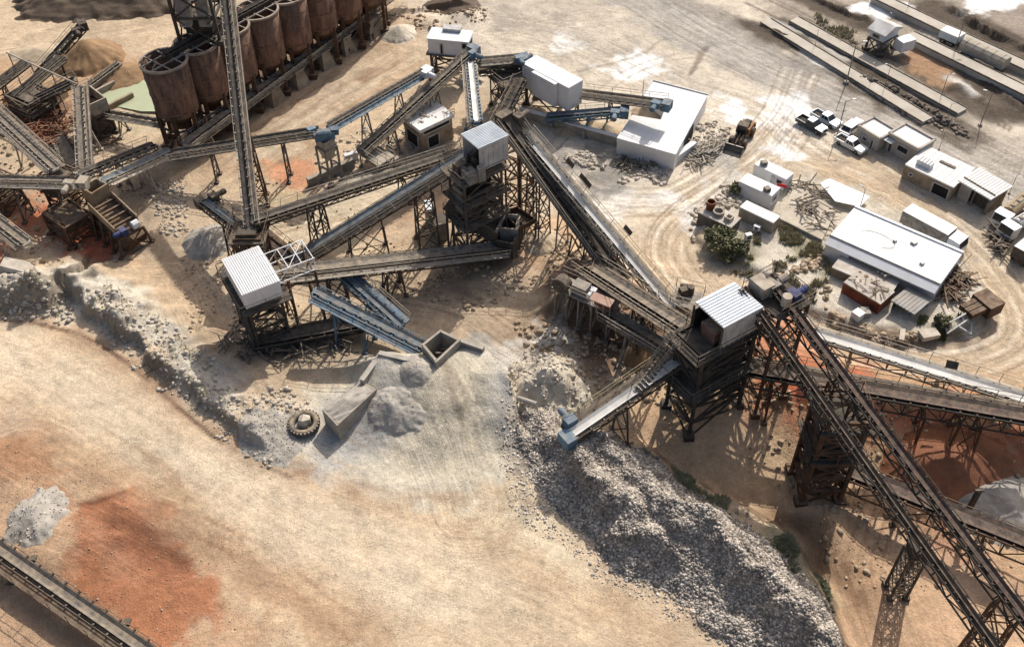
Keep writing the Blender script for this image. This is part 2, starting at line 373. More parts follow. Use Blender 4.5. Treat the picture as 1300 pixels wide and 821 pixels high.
for u, v, r, a in ((812, 88, 4.2, .95), (795, 96, 3, .8), (824, 92, 2.6, .9), (932, 138, 3.6, .95), (950, 150, 2.6, .9), (992, 130, 3.2, .95), (1000, 150, 3.0, .95), (998, 172, 2.4, .9), (1004, 192, 1.6, .9), (983, 140, 2.5, .7), (1115, 12, 4.5, .95), (1250, 0, 6, .9), (1280, -4, 5, .9), (718, 55, 2.5, .5), (900, 262, 3.4, .55), (870, 262, 3, .6), (780, 262, 3, .5)):
    spot(u, v, r * 1.25, (252, 249, 242), a)
line([(1028, 66), (1080, 98), (1130, 128), (1150, 150)], (236, 230, 218), 1.6, .8, .9)
line([(985, 25), (1040, 55), (1070, 75)], (222, 214, 200), 1.0, .6, .7)
line([(720, 232), (760, 255), (820, 268), (880, 258), (915, 240)], (236, 224, 202), 1.6, 1.2, .75)
line([(1210, 98), (1240, 118)], (226, 218, 205), 1.4, .7, .8)
area([(1180, 38), (1260, 78), (1240, 92), (1160, 50)], (214, 205, 190), 1.5, .6)
# ground under the silos and between the belts
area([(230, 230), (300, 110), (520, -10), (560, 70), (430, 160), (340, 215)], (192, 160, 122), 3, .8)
area([(200, 190), (300, 100), (470, 10), (505, 10), (420, 80), (330, 130), (260, 200)], (98, 80, 62), 2.5, .85)  # shade below the silos painted into the ground colour
area([(120, 120), (240, 60), (250, 110), (200, 165), (120, 175)], (196, 178, 142), 2.5, .7)
line([(330, 190), (430, 110), (560, 45)], (216, 192, 158), 5, 2.5, .6)
line([(360, 200), (440, 130), (520, 75)], (170, 134, 96), 2.5, 1.5, .5)
area([(600, 70), (665, 90), (700, 140), (660, 150), (610, 130)], (176, 156, 126), 2.5, .7)
area([(340, 280), (420, 232), (520, 225), (545, 245), (440, 300), (360, 312)], (219, 199, 164), 2.2, .85)
area([(338, 205), (398, 196), (400, 246), (378, 240), (345, 230)], (212, 138, 88), 1.5, .8)
area([(340, 235), (390, 240), (370, 280), (345, 285)], (208, 182, 132), 1.5, .7)
area([(480, 270), (545, 240), (570, 250), (540, 285), (490, 300)], (196, 152, 110), 1.5, .7)
area([(470, 330), (540, 295), (600, 330), (580, 420), (500, 380)], (192, 160, 122), 2, .6)
area([(560, 300), (640, 300), (700, 330), (650, 360), (580, 380), (560, 340)], (128, 110, 90), 2, .7)
area([(645, 290), (720, 280), (740, 330), (700, 360), (660, 340)], (200, 158, 116), 2, .8)
area([(660, 395), (700, 380), (790, 410), (860, 445), (870, 490), (760, 455), (675, 430)], (112, 78, 54), 1.5, .85)  # brown bank face, with its shade put into the colour
area([(690, 345), (770, 360), (860, 420), (845, 440), (760, 410), (690, 385)], (170, 122, 88), 1.5, .8)
area([(560, 470), (700, 440), (790, 490), (770, 560), (700, 510)], (196, 168, 130), 2, .5)
area([(560, 425), (680, 400), (760, 470), (700, 470), (600, 440)], (150, 122, 92), 2, .6)
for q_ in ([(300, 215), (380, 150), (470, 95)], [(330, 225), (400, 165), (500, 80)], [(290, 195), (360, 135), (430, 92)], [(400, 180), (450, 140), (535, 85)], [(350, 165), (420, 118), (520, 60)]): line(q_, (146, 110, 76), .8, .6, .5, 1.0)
for q_ in ([(360, 195), (440, 128), (530, 72)], [(320, 205), (370, 160), (450, 105)]): line(q_, (222, 200, 164), .9, .7, .6, 1.0)
# left plant
area([(-60, 80), (130, 60), (190, 75), (120, 140), (-60, 150)], (178, 132, 84), 2, .6)
area([(-60, 250), (88, 250), (96, 280), (40, 300), (-60, 310)], (206, 102, 46), 1.5, .9)
area([(0, 255), (55, 258), (60, 280), (0, 290)], (206, 170, 132), 2, .6)
area([(70, 285), (130, 285), (150, 320), (110, 335), (70, 315)], (204, 92, 40), 1.2, .9)
area([(160, 290), (182, 290), (178, 330), (165, 330)], (196, 116, 72), 1, .8)
area([(0, 300), (20, 300), (14, 330), (-20, 335)], (204, 96, 42), 1.2, .9)
area([(20, 140), (95, 130), (90, 190), (30, 180)], (120, 72, 48), 1.5, .7)
area([(140, 225), (190, 235), (230, 300), (260, 370), (215, 345), (160, 270)], (150, 132, 110), 2, .7)  # greyish slope with a cast shadow band painted into it
area([(140, 320), (230, 310), (300, 390), (300, 450), (220, 390), (150, 345)], (198, 164, 122), 2, .6)
area([(-40, 345), (90, 350), (200, 380), (300, 480), (345, 560), (340, 585), (290, 555), (200, 480), (110, 400), (60, 410), (-40, 400)], (210, 199, 176), 1.2, .9)
area([(240, 430), (330, 410), (470, 410), (520, 440), (420, 500), (330, 520), (270, 470)], (160, 136, 106), 2, .6)
# haul road at the front, red earth below it
area([(-250, 395), (60, 402), (110, 420), (200, 490), (300, 562), (390, 600), (520, 625), (640, 660), (800, 740), (950, 900), (-250, 900)], (211, 183, 144), 1.3, .95)
line([(-60, 430), (120, 500), (300, 610), (470, 690), (600, 760)], (216, 192, 156), 5, 3, .5)
line([(60, 405), (200, 495), (300, 570), (400, 612), (560, 655), (700, 720), (840, 800)], (202, 166, 124), 1.8, 1.4, .7)
line([(-60, 500), (80, 560), (200, 640), (330, 720), (420, 800)], (204, 164, 120), 4, 2.5, .7)
area([(-300, 510), (0, 522), (60, 566), (110, 612), (170, 650), (240, 700), (310, 745), (400, 900), (-300, 900)], (192, 152, 112), 1.2, .92)
area([(104, 632), (170, 642), (235, 690), (275, 750), (200, 850), (80, 760), (92, 690)], (174, 106, 60), 1.1, .9, 1.0)
line([(120, 640), (180, 668), (230, 712)], (138, 84, 54), .9, .5, .7); line([(100, 665), (140, 700), (170, 745)], (186, 130, 90), 1.0, .6, .7); line([(150, 690), (200, 720)], (140, 84, 54), .6, .4, .7)
area([(-60, 556), (70, 562), (100, 596), (60, 606), (-60, 600)], (182, 126, 78), .8, .7)
area([(-40, 525), (30, 530), (60, 560), (-40, 562)], (200, 180, 152), 1, .7)
line([(200, 590), (235, 640), (250, 660)], (178, 146, 106), 1.6, 1.2, .6)
area([(520, 640), (650, 600), (720, 650), (760, 720), (640, 680)], (218, 198, 160), 2, .8)
line([(0, 402), (60, 412), (104, 424), (160, 462), (230, 516), (300, 566), (370, 598), (450, 618)], (176, 140, 104), 1.0, .6, .75)
line([(-60, 520), (60, 556), (130, 612), (220, 672), (330, 738), (440, 810)], (176, 136, 98), 1.6, 1.0, .6)
line([(-60, 452), (100, 515), (280, 628), (420, 705), (560, 775)], (226, 205, 171), 2.2, 1.2, .5)
line([(-60, 415), (110, 478), (290, 598), (440, 668), (640, 745)], (224, 202, 168), 1.6, 1.0, .5)
# stockpile ramp
area([(330, 545), (400, 500), (470, 455), (540, 440), (620, 430), (660, 480), (668, 590), (620, 640), (520, 640), (420, 610), (360, 590)], (210, 198, 172), 1.5, .95)
line([(606, 428), (640, 458), (664, 505), (668, 560), (656, 600)], (146, 138, 128), .9, .5, .8)
line([(390, 600), (470, 618), (560, 630), (640, 648)], (178, 146, 112), .7, .5, .6)
area([(420, 520), (480, 470), (520, 470), (510, 560), (460, 600), (400, 600), (385, 580)], (170, 166, 158), 1.6, .85)
area([(600, 430), (650, 470), (670, 560), (650, 600), (628, 520)], (182, 176, 166), 1.4, .8)
area([(520, 480), (600, 470), (630, 580), (560, 620), (510, 560)], (212, 194, 160), 2, .6)
spot(700, 475, 4, (224, 214, 196), .9); spot(662, 470, 3, (216, 206, 190), .7); spot(740, 520, 3, (208, 190, 160), .7)
line([(548, 470), (575, 520), (590, 545)], (160, 142, 118), .5, .4, .6); line([(560, 480), (600, 530)], (158, 142, 120), .4, .3, .6)
# low yard at the right
area([(770, 540), (900, 480), (1010, 440), (1300, 480), (1700, 520), (1700, 900), (1080, 900), (1010, 680), (860, 610)], (212, 170, 122), 2, .9)
area([(930, 425), (1030, 420), (1050, 500), (960, 530), (920, 480)], (214, 128, 74), 1.5, .85, .5, -2)
area([(930, 480), (1100, 500), (1100, 560), (960, 550)], (212, 108, 58), 1.5, .85, .5, -3)
area([(1040, 520), (1180, 540), (1300, 560), (1500, 580), (1500, 630), (1300, 600), (1180, 590), (1080, 570)], (222, 120, 66), 1.5, .85, .5, -3)
area([(1190, 575), (1500, 590), (1500, 700), (1290, 660), (1220, 620)], (134, 75, 51), 1.5, .7, .5, -3)
area([(1080, 560), (1160, 575), (1210, 640), (1200, 690), (1120, 640)], (221, 181, 129), 2, .7, .5, -3)
area([(1090, 620), (1220, 640), (1290, 720), (1280, 860), (1060, 860), (1050, 720)], (210, 167, 125), 2, .6, .5, -3)
area([(1160, 645), (1230, 660), (1260, 720), (1190, 700)], (183, 124, 88), 1.6, .6, .5, -3)
area([(900, 560), (1000, 560), (1040, 620), (1000, 650), (900, 600)], (215, 181, 136), 2, .6, .5, -3)
line([(985, 640), (1040, 680), (1090, 760)], (107, 78, 53), 2.6, 1.5, .8, .6, -2)  # shaded slope face painted as a dark band
area([(960, 660), (1010, 690), (1060, 740), (1000, 780), (940, 690)], (145, 142, 106), 1.2, .7)
# the island of sheds
area([(880, 270), (960, 200), (1090, 235), (1215, 305), (1265, 390), (1225, 435), (1110, 438), (1000, 388), (890, 310)], (206, 194, 172), 1.4, .9, .4, 1)
area([(1000, 385), (1030, 408), (1110, 442), (1180, 447), (1235, 436), (1262, 405), (1240, 425), (1170, 432), (1100, 424), (1030, 396)], (116, 90, 66), .8, .85)
area([(990, 275), (1048, 305), (1035, 345), (1000, 310), (975, 300)], (132, 126, 92), 1, .8, .5, 1)
area([(900, 295), (950, 300), (960, 335), (925, 335), (890, 310)], (140, 132, 100), 1, .8, .5, 1)
area([(1175, 405), (1215, 395), (1205, 420), (1170, 425)], (150, 142, 108), 1, .7, .5, 1)
spot(720, 210, 4, (180, 172, 160), .7); spot(770, 215, 5, (128, 122, 114), .7); spot(900, 195, 4, (196, 190, 178), .7)
# old tyre tracks crossing the yards
rs_ = random.Random(5)
for px, c, wd, a in (([(330, 300), (420, 285), (520, 262), (545, 255)], (172, 138, 98), .5, .6), ([(470, 345), (520, 300), (560, 270)], (176, 142, 104), .4, .6), ([(700, 100), (800, 75), (850, 50)], (150, 136, 116), .6, .5), ([(880, 90), (890, 75), (893, 60)], (120, 106, 90), .9, .7), ([(1100, 620), (1150, 600), (1160, 570)], (150, 112, 76), .6, .6), ([(180, 560), (210, 600), (225, 640)], (178, 140, 98), .8, .5), ([(130, 660), (190, 690), (225, 715)], (116, 72, 46), .7, .6), ([(105, 640), (150, 632)], (110, 66, 42), .7, .7), ([(640, 560), (655, 600), (668, 650)], (158, 142, 120), .8, .6)):
    line(px, c, wd, .35, a, .3)
def crom(p, n=7):
    p = [np.array(q, float) for q in p]; p = [2 * p[0] - p[1]] + p + [2 * p[-1] - p[-2]]; o = []
    for i in range(1, len(p) - 2):
        for k in range(n):
            t = k / n; o.append(.5 * (2 * p[i] + (p[i + 1] - p[i - 1]) * t + (2 * p[i - 1] - 5 * p[i] + 4 * p[i + 1] - p[i + 2]) * t * t + (3 * p[i] - p[i - 1] - 3 * p[i + 1] + p[i + 2]) * t ** 3))
    return o + [p[-2]]
def ruts(px, offs, wd, c, a):
    pts = np.array(crom(wpts(px))); tg = np.gradient(pts, axis=0); tg /= np.linalg.norm(tg, axis=1)[:, None] + 1e-9; nr = np.stack([-tg[:, 1], tg[:, 0]], -1)
    for o, al in offs:
        q = pts + nr * (o + .25 * np.sin(np.linspace(0, 5 + o, len(pts)))[:, None]); q = [tuple(v) for v in q]; k = win(q, 2); D, S, L, T = sd_line(GX[k], GY[k], q); mix(k, a * al * (1 - sst(wd * .5, wd, D)) * np.clip(.75 + nz2[k] * 1.2, 0, 1), W(*c))
RD, LT = (150, 124, 94), (238, 222, 194)
R3_ = [(1000, 165), (960, 212), (890, 256), (850, 293), (846, 330), (880, 375), (960, 420)]; R4_ = [(985, 150), (1040, 200), (1110, 235), (1180, 280), (1240, 335), (1283, 395), (1275, 437), (1200, 460), (1080, 440), (1010, 412)]; R2_ = [(690, 228), (760, 254), (850, 257), (925, 212), (990, 150), (1020, 90)]
for r_ in (R2_, R3_, R4_): ruts(r_, [(-1.9, 1), (-1.5, .7), (-.55, .8), (.0, .6), (.9, .9), (1.35, .7), (2.3, 1)], .16, RD, .62); ruts(r_, [(-1.1, 1), (.45, .8), (1.8, .9)], .22, LT, .5)
ruts([(780, -25), (880, 38), (970, 84), (1060, 122), (1130, 152), (1210, 190), (1330, 250)], [(-3, 1), (-2.2, .7), (-.8, .8), (.2, .6), (1.4, .8), (2.5, 1), (3.4, .8)], .2, (132, 120, 106), .6)
ruts([(935, 8), (1040, 66), (1140, 124), (1250, 184)], [(-2.6, 1), (-2.0, .8), (1.6, 1), (4.2, 1), (4.9, .8)], .26, (96, 84, 70), .75); ruts([(1060, -10), (1160, 48), (1330, 140)], [(-1.6, 1), (1.5, 1), (3.6, .8)], .26, (98, 84, 70), .7); ruts([(1150, 140), (1230, 175), (1330, 225)], [(-1.5, 1), (-.7, .8), (.8, 1), (1.6, .8)], .2, (140, 126, 108), .6)
ruts([(640, 30), (740, 60), (850, 110), (960, 150), (1010, 200)], [(-3, .7), (-1.6, .9), (-.9, .6), (.6, .9), (1.3, .7), (2.8, .8)], .18, (160, 142, 116), .55)
ruts([(560, 60), (660, 40), (780, 20), (900, 60)], [(-1, .8), (-.3, .7), (1.1, .9), (1.8, .6)], .18, (166, 148, 122), .5); ruts([(700, 190), (790, 100), (880, 70), (960, 100)], [(-.6, .9), (.6, .9)], .2, (158, 140, 116), .55); ruts([(620, 10), (700, 60), (760, 130)], [(-.6, .9), (.6, .9)], .18, (166, 148, 122), .5)
ruts([(-40, 66), (100, 45), (250, 15)], [(-2, .8), (-1, .9), (.3, .7), (1.5, .9)], .22, (168, 144, 112), .55)
ruts([(330, 300), (420, 272), (520, 246)], [(-.8, 1), (.1, .7), (.9, 1)], .16, RD, .5); ruts([(480, 368), (580, 388), (680, 448), (770, 520)], [(-1.2, 1), (-.4, .8), (.6, .9), (1.3, .8)], .16, (120, 92, 66), .6); ruts([(1060, 545), (1130, 590), (1112, 690), (1150, 800)], [(-1.4, .9), (-.5, .8), (.5, .9), (1.3, .8)], .16, (140, 98, 64), .55)
ruts([(-120, 388), (60, 442), (220, 536), (400, 632), (600, 710), (780, 790)], [(-5.5, .6), (-3.4, .5), (-1.0, .45), (1.8, .4), (3.6, .55), (5.4, .8), (6.0, .6)], .2, (168, 134, 98), .6)
ruts([(250, 668), (360, 730), (460, 800)], [(-.7, 1), (.7, 1)], .2, (150, 104, 70), .6); ruts([(545, 470), (575, 540), (620, 620)], [(-1.6, .8), (-.8, .9), (.4, .7), (1.2, .9), (2.2, .7)], .13, (150, 134, 110), .6)
ruts([(0, 404), (50, 412), (96, 424), (150, 454), (205, 498), (250, 534), (300, 568), (372, 602)], [(-.1, 1)], .22, (112, 84, 60), .9)  # no wheel track: painted shade on the bank's road face
var = 1 + nz1 * .15 + nz2 * .15 + nz3 * .18
C *= np.clip(var, .55, 1.5)[..., None]
lum = C @ np.array([.3, .55, .15]); C = (lum[..., None] + (C - lum[..., None]) * .80) * .98
# blend towards dark brown where the slope is steep
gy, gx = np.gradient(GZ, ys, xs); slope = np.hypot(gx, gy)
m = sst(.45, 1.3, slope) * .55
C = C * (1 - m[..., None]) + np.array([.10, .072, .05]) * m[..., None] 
# direction of travel on every road, for the wheel streaks
ROADS = [([(-120, 385), (60, 440), (220, 535), (400, 632), (600, 710), (780, 790), (950, 880)], 7.5), ([(690, 225), (760, 252), (850, 255), (925, 212), (985, 160)], 4), ([(960, 212), (890, 258), (848, 295), (848, 330), (885, 375)], 4.5),
         ([(960, 178), (1040, 200), (1110, 235), (1180, 280), (1240, 335), (1285, 395), (1280, 435), (1200, 462), (1080, 440)], 4.5), ([(770, -25), (880, 38), (970, 84), (1060, 122), (1130, 155), (1210, 190), (1330, 255)], 6), ([(-40, 66), (100, 45), (250, 15)], 6),
         ([(325, 300), (420, 270), (540, 235)], 4), ([(280, 215), (400, 125), (540, 45)], 7), ([(470, 365), (580, 385), (680, 450), (770, 520)], 4), ([(1060, 545), (1130, 590), (1110, 690), (1150, 800)], 5), ([(620, 40), (740, 50), (860, 110), (960, 140)], 8), ([(1020, 60), (1140, 120), (1320, 215)], 6), ([(230, 690), (130, 640), (20, 580)], 5), ([(520, 480), (570, 560), (600, 640)], 6), ([(150, 335), (230, 330), (290, 420)], 4)]
TD = np.zeros(GX.shape + (3,))
for ri_, (px, hw) in enumerate(ROADS):
    hw *= RS(sum(min(max(p[1], 0), 730) for p in px) / len(px))
    pts = wpts(px, 0.0); k = win(pts, hw + 3); D, S, L, T = sd_line(GX[k] + nz1[k] * .5, GY[k] + nz1[k] * .5, pts)
    mk = 1 - sst(hw * .55, hw, D + nz2[k] * 2); up = mk > TD[k][..., 2]
    t = TD[k]; t[up] = np.stack([S, L, mk * (.45 if ri_ == 0 else 1)], -1)[up]; TD[k] = t
me = bpy.data.meshes.new('ground')
me.vertices.add(NX * NY); me.vertices.foreach_set('co', np.stack([GX, GY, GZ], -1).astype(np.float32).ravel())
ii = (np.arange(NY - 1)[:, None] * NX + np.arange(NX - 1)[None, :]).ravel()
q = np.stack([ii, ii + 1, ii + NX + 1, ii + NX], -1).astype(np.int32)
me.loops.add(q.size); me.loops.foreach_set('vertex_index', q.ravel()); me.polygons.add(len(q)); me.polygons.foreach_set('loop_start', np.arange(0, q.size, 4, dtype=np.int32))
me.update(calc_edges=True); me.shade_smooth()
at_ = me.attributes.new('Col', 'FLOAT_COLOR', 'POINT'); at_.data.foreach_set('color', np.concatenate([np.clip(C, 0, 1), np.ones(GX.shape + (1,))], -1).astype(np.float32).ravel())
at_ = me.attributes.new('trk', 'FLOAT_VECTOR', 'POINT'); at_.data.foreach_set('vector', TD.astype(np.float32).ravel())
gm = bpy.data.materials.new('earth'); gm.use_nodes = True; t = gm.node_tree; n = t.nodes; L = t.links; bs = n['Principled BSDF']
def node(ty, **kw):
    o = n.new(ty)
    for a, b in kw.items(): setattr(o, a, b)
    return o
def noise(vec, sc, det=6, rg=.6):
    o = node('ShaderNodeTexNoise'); o.inputs['Scale'].default_value = sc; o.inputs['Detail'].default_value = det; o.inputs['Roughness'].default_value = rg
    L.new(vec, o.inputs['Vector']); return o.outputs['Fac']
def rng(x, a, b, c, d):
    o = node('ShaderNodeMapRange'); o.inputs[1].default_value = a; o.inputs[2].default_value = b; o.inputs[3].default_value = c; o.inputs[4].default_value = d
    L.new(x, o.inputs[0]); return o.outputs[0]
def mth(op, a, b):
    o = node('ShaderNodeMath', operation=op)
    for i, x in enumerate((a, b)):
        if isinstance(x, (int, float)): o.inputs[i].default_value = x
        else: L.new(x, o.inputs[i])
    return o.outputs[0]
ca = node('ShaderNodeAttribute', attribute_name='Col'); ta = node('ShaderNodeAttribute', attribute_name='trk')
tc = node('ShaderNodeTexCoord'); ob = tc.outputs['Object']
sp = node('ShaderNodeSeparateXYZ'); L.new(ta.outputs['Vector'], sp.inputs[0])
cm = node('ShaderNodeCombineXYZ'); L.new(mth('MULTIPLY', sp.outputs[0], 1.9), cm.inputs[0]); L.new(mth('MULTIPLY', sp.outputs[1], .09), cm.inputs[1])
st = mth('MULTIPLY', rng(noise(cm.outputs[0], 1.0, 5, .65), .32, .68, .82, 1.12), rng(noise(cm.outputs[0], 3.3, 3, .6), .35, .65, .90, 1.08))
st = mth('ADD', mth('MULTIPLY', mth('SUBTRACT', st, 1.0), sp.outputs[2]), 1.0)
f1 = rng(noise(ob, .55, 8, .62), .3, .7, .90, 1.09); f2 = rng(noise(ob, 2.6, 8, .72), .3, .7, .80, 1.19); f3 = rng(noise(ob, 9, 4, .65), .3, .7, .80, 1.20)
vo = node('ShaderNodeTexVoronoi'); vo.inputs['Scale'].default_value = 5.5; vo.inputs['Randomness'].default_value = 1; L.new(ob, vo.inputs['Vector'])
peb = rng(vo.outputs['Distance'], .16, .30, 1, 0); sel = rng(noise(ob, .35, 5, .6), .42, .60, 0, 1); 
pm = mth('MULTIPLY', peb, sel); pcol = rng(noise(ob, 4.1, 1, .5), .4, .6, .62, 1.35)
pf = mth('ADD', mth('MULTIPLY', pm, mth('SUBTRACT', pcol, 1.0)), 1.0)
tot = mth('MULTIPLY', mth('MULTIPLY', mth('MULTIPLY', f1, f2), mth('MULTIPLY', f3, st)), pf)
vm = node('ShaderNodeVectorMath', operation='SCALE'); L.new(ca.outputs['Color'], vm.inputs[0]); L.new(tot, vm.inputs['Scale'])
L.new(vm.outputs[0], bs.inputs['Base Color']); bs.inputs['Roughness'].default_value = .95; bs.inputs['Specular IOR Level'].default_value = .1
hh = mth('ADD', mth('ADD', mth('MULTIPLY', noise(ob, 1.4, 10, .7), .6), mth('MULTIPLY', noise(cm.outputs[0], 1.6, 5, .6), mth('MULTIPLY', sp.outputs[2], .16))), mth('MULTIPLY', pm, .15))
bp = node('ShaderNodeBump'); bp.inputs['Strength'].default_value = .75; bp.inputs['Distance'].default_value = .35; L.new(hh, bp.inputs['Height']); L.new(bp.outputs[0], bs.inputs['Normal'])
me.materials.append(gm); go = bpy.data.objects.new('ground', me); COL.objects.link(go); go['kind'] = 'structure'
# ================================================================== HELPERS FOR PLANT AND SHEDS
Z = V((0, 0, 1))
def proj(p):
    q = CAMROT.transposed() @ (V(p) - CAMPOS); return CX - FPX * q.x / q.z, CY + FPX * q.y / q.z
def flat(v): v = V((v.x, v.y, 0)); return v.normalized()
def fr(a, b):
    d = (b - a); Ln = d.length; d.normalize(); s = d.cross(Z).normalized(); n = s.cross(d).normalized()
    return d, s, n, Ln
def trestle(root, p, s, half, splay, d=None, ld=0.0, m='steel_dark', beam=.14, name='trestle', drop=0.0):
    """a braced bent from the ground up to p; with ld a four-legged tower"""
    mb = MB(); rows = [0.0] if not ld else [-ld / 2, ld / 2]; cols = []
    d2 = flat(d) if d is not None else V((0, 0, 0))
    for r_ in rows:
        for k in (-1, 1):
            top = p + s * half * k + d2 * r_ - Z * drop; ft = V((top.x, top.y, 0)) + s * splay * k + d2 * (splay * .6 * (1 if r_ > 0 else -1) if ld else 0)
            ft.z = gz(ft) - .1; mb.bar(top, ft, beam); cols.append((top, ft)); mb.box(ft + Z * .12, .42, .42, .3)
    def brace(a, b):
        h = (a[0] - a[1]).length; k = max(1, int(round(h / (1.3 * max(.9, (a[1] - b[1]).length)))))
        for i in range(k):
            t0, t1 = i / k, (i + 1) / k
            mb.bar(a[0].lerp(a[1], t0), b[0].lerp(b[1], t1), beam * .55); mb.bar(b[0].lerp(b[1], t0), a[0].lerp(a[1], t1), beam * .55)
            mb.bar(a[0].lerp(a[1], t1 * .98), b[0].lerp(b[1], t1 * .98), beam * .6)
    brace(cols[0], cols[1])
    if ld: brace(cols[2], cols[3]); brace(cols[0], cols[2]); brace(cols[1], cols[3])
    mb.bar(cols[0][0], cols[1][0], beam * 1.2)
    return mb.build(name, m, root)
def rail(mb, a, b, h=1.0, step=1.7, r=.035, up=Z):
    n = max(1, int((b - a).length / step))
    for i in range(n + 1): p = a.lerp(b, i / n); mb.bar(p, p + up * h, r * 1.3)
    mb.bar(a + up * h, b + up * h, r * 1.3); mb.bar(a + up * h * .55, b + up * h * .55, r)
def motor(root, c, d, s, m='steel_blue', k=1.0):
    mb = MB(); mb.box(c, .9 * k, .7 * k, .6 * k, math.atan2(d.y, d.x)); mb.tube(c + s * .3 * k, c + s * 1.15 * k, .27 * k, n=12)
    mb.tube(c + s * 1.15 * k, c + s * 1.25 * k, .2 * k, n=12); mb.bar(c - Z * .3 * k - d * .5 * k, c - Z * .3 * k + d * .5 * k, .8 * k, .1)
    return mb.build('drive_motor', m, root)
def conveyor(name, label, A, B, w=1.0, truss=.8, belt='belt_dark', frame='steel_dark', walk=(1,), rails='steel_pale', deck=None, bents=(), head=None, head_at='B', group=None, idl=1.25, splay=.5, chute=False, tmat=None, panel=1.5, cat='conveyor', drum=True, cross=True):
    A = V(A); B = V(B); d, s, n, Ln = fr(A, B); root = thing(name, label, cat, A, group=group)
    K = max(.62, min(1.1, .92 * RS(min(max(sum(proj(A.lerp(B, .5))[1] for _ in (0,)), 0), 730)))); w *= K; truss *= K; idl *= K; panel *= K; ww = .62 * K
    mb = MB(); h = w / 2                                            # carrying belt, troughed, and the return belt
    for prof, dz in (([(-h, .16), (-h * .45, 0), (h * .45, 0), (h, .16)], 0.0), ([(-h, 0), (h, 0)], -.34)):
        for (a, za), (b, zb) in zip(prof, prof[1:]):
            mb.slab(A + s * a + n * (za + dz), s * (b - a) + n * (zb - za), d * Ln, n * .035)
    mb.build('belt', belt, root)
    mb = MB(); e = h + .1
    for k in (-1, 1): mb.bar(A + s * e * k - n * .12, B + s * e * k - n * .12, .1, .24)
    np_ = max(2, int(Ln / panel))
    for i in range(np_ + 1):
        p = A + d * (Ln * i / np_) - n * .2
        if cross: mb.bar(p - s * e, p + s * e, .09)
        if truss:
            q = p - n * truss
            mb.bar(q - s * e, q + s * e, .07)
            for k in (-1, 1):
                mb.bar(p + s * e * k, q + s * e * k, .075)
                if i < np_:
                    p2 = A + d * (Ln * (i + 1) / np_) - n * .2
                    if i % 2: mb.bar(p + s * e * k, p2 - n * truss + s * e * k, .065)
                    else: mb.bar(q + s * e * k, p2 + s * e * k, .065)
    if truss:
        for k in (-1, 1): mb.bar(A + s * e * k - n * (truss + .2), B + s * e * k - n * (truss + .2), .1)
    mb.build('frame', frame, root)
    mb = MB(); ni = max(2, int(Ln / idl))
    for i in range(ni + 1):
        p = A + d * (Ln * (i + .3) / (ni + .6)) - n * .02
        mb.bar(p - s * (e + .16) + n * .1, p - s * h * .45 - n * .06, .13); mb.bar(p - s * h * .45 - n * .06, p + s * h * .45 - n * .06, .12); mb.bar(p + s * h * .45 - n * .06, p + s * (e + .16) + n * .1, .13)
    for k in (-1, 1): mb.bar(A + s * (e + .17) * k + n * .08, B + s * (e + .17) * k + n * .08, .05)
    mb.build('idler_row', frame, root)
    for k in walk:
        k1 = 1 if k > 0 else -1; o0 = s * (e + .12) * k1; o1 = s * (e + .12 + ww) * k1; mb = MB()
        mb.slab(A + o0 - n * .2, (o1 - o0), d * Ln, n * .05)
        for i in range(int(Ln / 2) + 1): p = A + d * min(Ln, i * 2.0) - n * .24; mb.bar(p + s * e * k1, p + o1, .07)
        mb.build('walkway', deck or frame, root)
        mb = MB(); rail(mb, A + o1 - n * .15, B + o1 - n * .15, up=n, h=.95 * K, r=.03); mb.build('handrail', rails, root)
    if drum:
        for p in (A, B): mb = MB(); mb.tube(p - s * (h + .02) - n * .17, p + s * (h + .02) - n * .17, .19, n=12); mb.build('drum', frame, root)
    for bt in bents:
        t = bt[0]; ld = bt[1] if len(bt) > 1 else 0; sp = bt[2] if len(bt) > 2 else splay
        trestle(root, A.lerp(B, t) - n * (.25 + truss), s, e, sp, d, ld, m=tmat or frame)
    if head:
        p, dd = (B, d) if head_at == 'B' else (A, -d)
        motor(root, p - dd * .7 + s * (e + .35) + n * .25, dd, s, head)
        mb = MB(); mb.box(p + dd * .15 - Z * .25, .9, w + .5, .9, math.atan2(dd.y, dd.x)); mb.build('head_box', head, root)
    if chute:
        mb = MB(); q = B + d * .35; mb.hexa([q + s * x * .35 + flat(d) * y * .3 - Z * 1.8 for x, y in ((-1, -1), (1, -1), (1, 1), (-1, 1))] + [q + s * x * h * 1.1 + flat(d) * y * .55 - Z * .2 for x, y in ((-1, -1), (1, -1), (1, 1), (-1, 1))])
        mb.build('chute', frame, root)
    return root
def rect_px(a, b, c, z, rise=0.0):
    A = P(*a, z + rise); B = P(*b, z + rise); Cc = P(*c, z); u = V((B.x - A.x, B.y - A.y, 0)); Lu = u.length; u.normalize(); v = V((-u.y, u.x, 0))
    wv = (Cc - B).dot(v)
    if wv < 0: v = -v; wv = -wv
    return V((A.x, A.y, 0)), u, Lu, v, wv
def opening(root, wall_pt, along, nrm, t0, t1, z0, z1, kind='window', pane='glass_dark', frame='sheet_grey'):
    a = wall_pt + along * t0; b = wall_pt + along * t1; f = MB()
    for p, q in ((a + Z * z0, b + Z * z0), (a + Z * z1, b + Z * z1), (a + Z * z0, a + Z * z1), (b + Z * z0, b + Z * z1)): f.bar(p + nrm * .02, q + nrm * .02, .1)
    fo = f.build(kind, frame, root); g = MB(); g.slab(a + Z * z0 + nrm * .004, along * (t1 - t0), Z * (z1 - z0), nrm * .012)
    po = g.build('pane' if kind == 'window' else 'leaf', pane, root); po.parent = fo;  # doorways get a near-black sheet in place of the unlit opening
    return fo
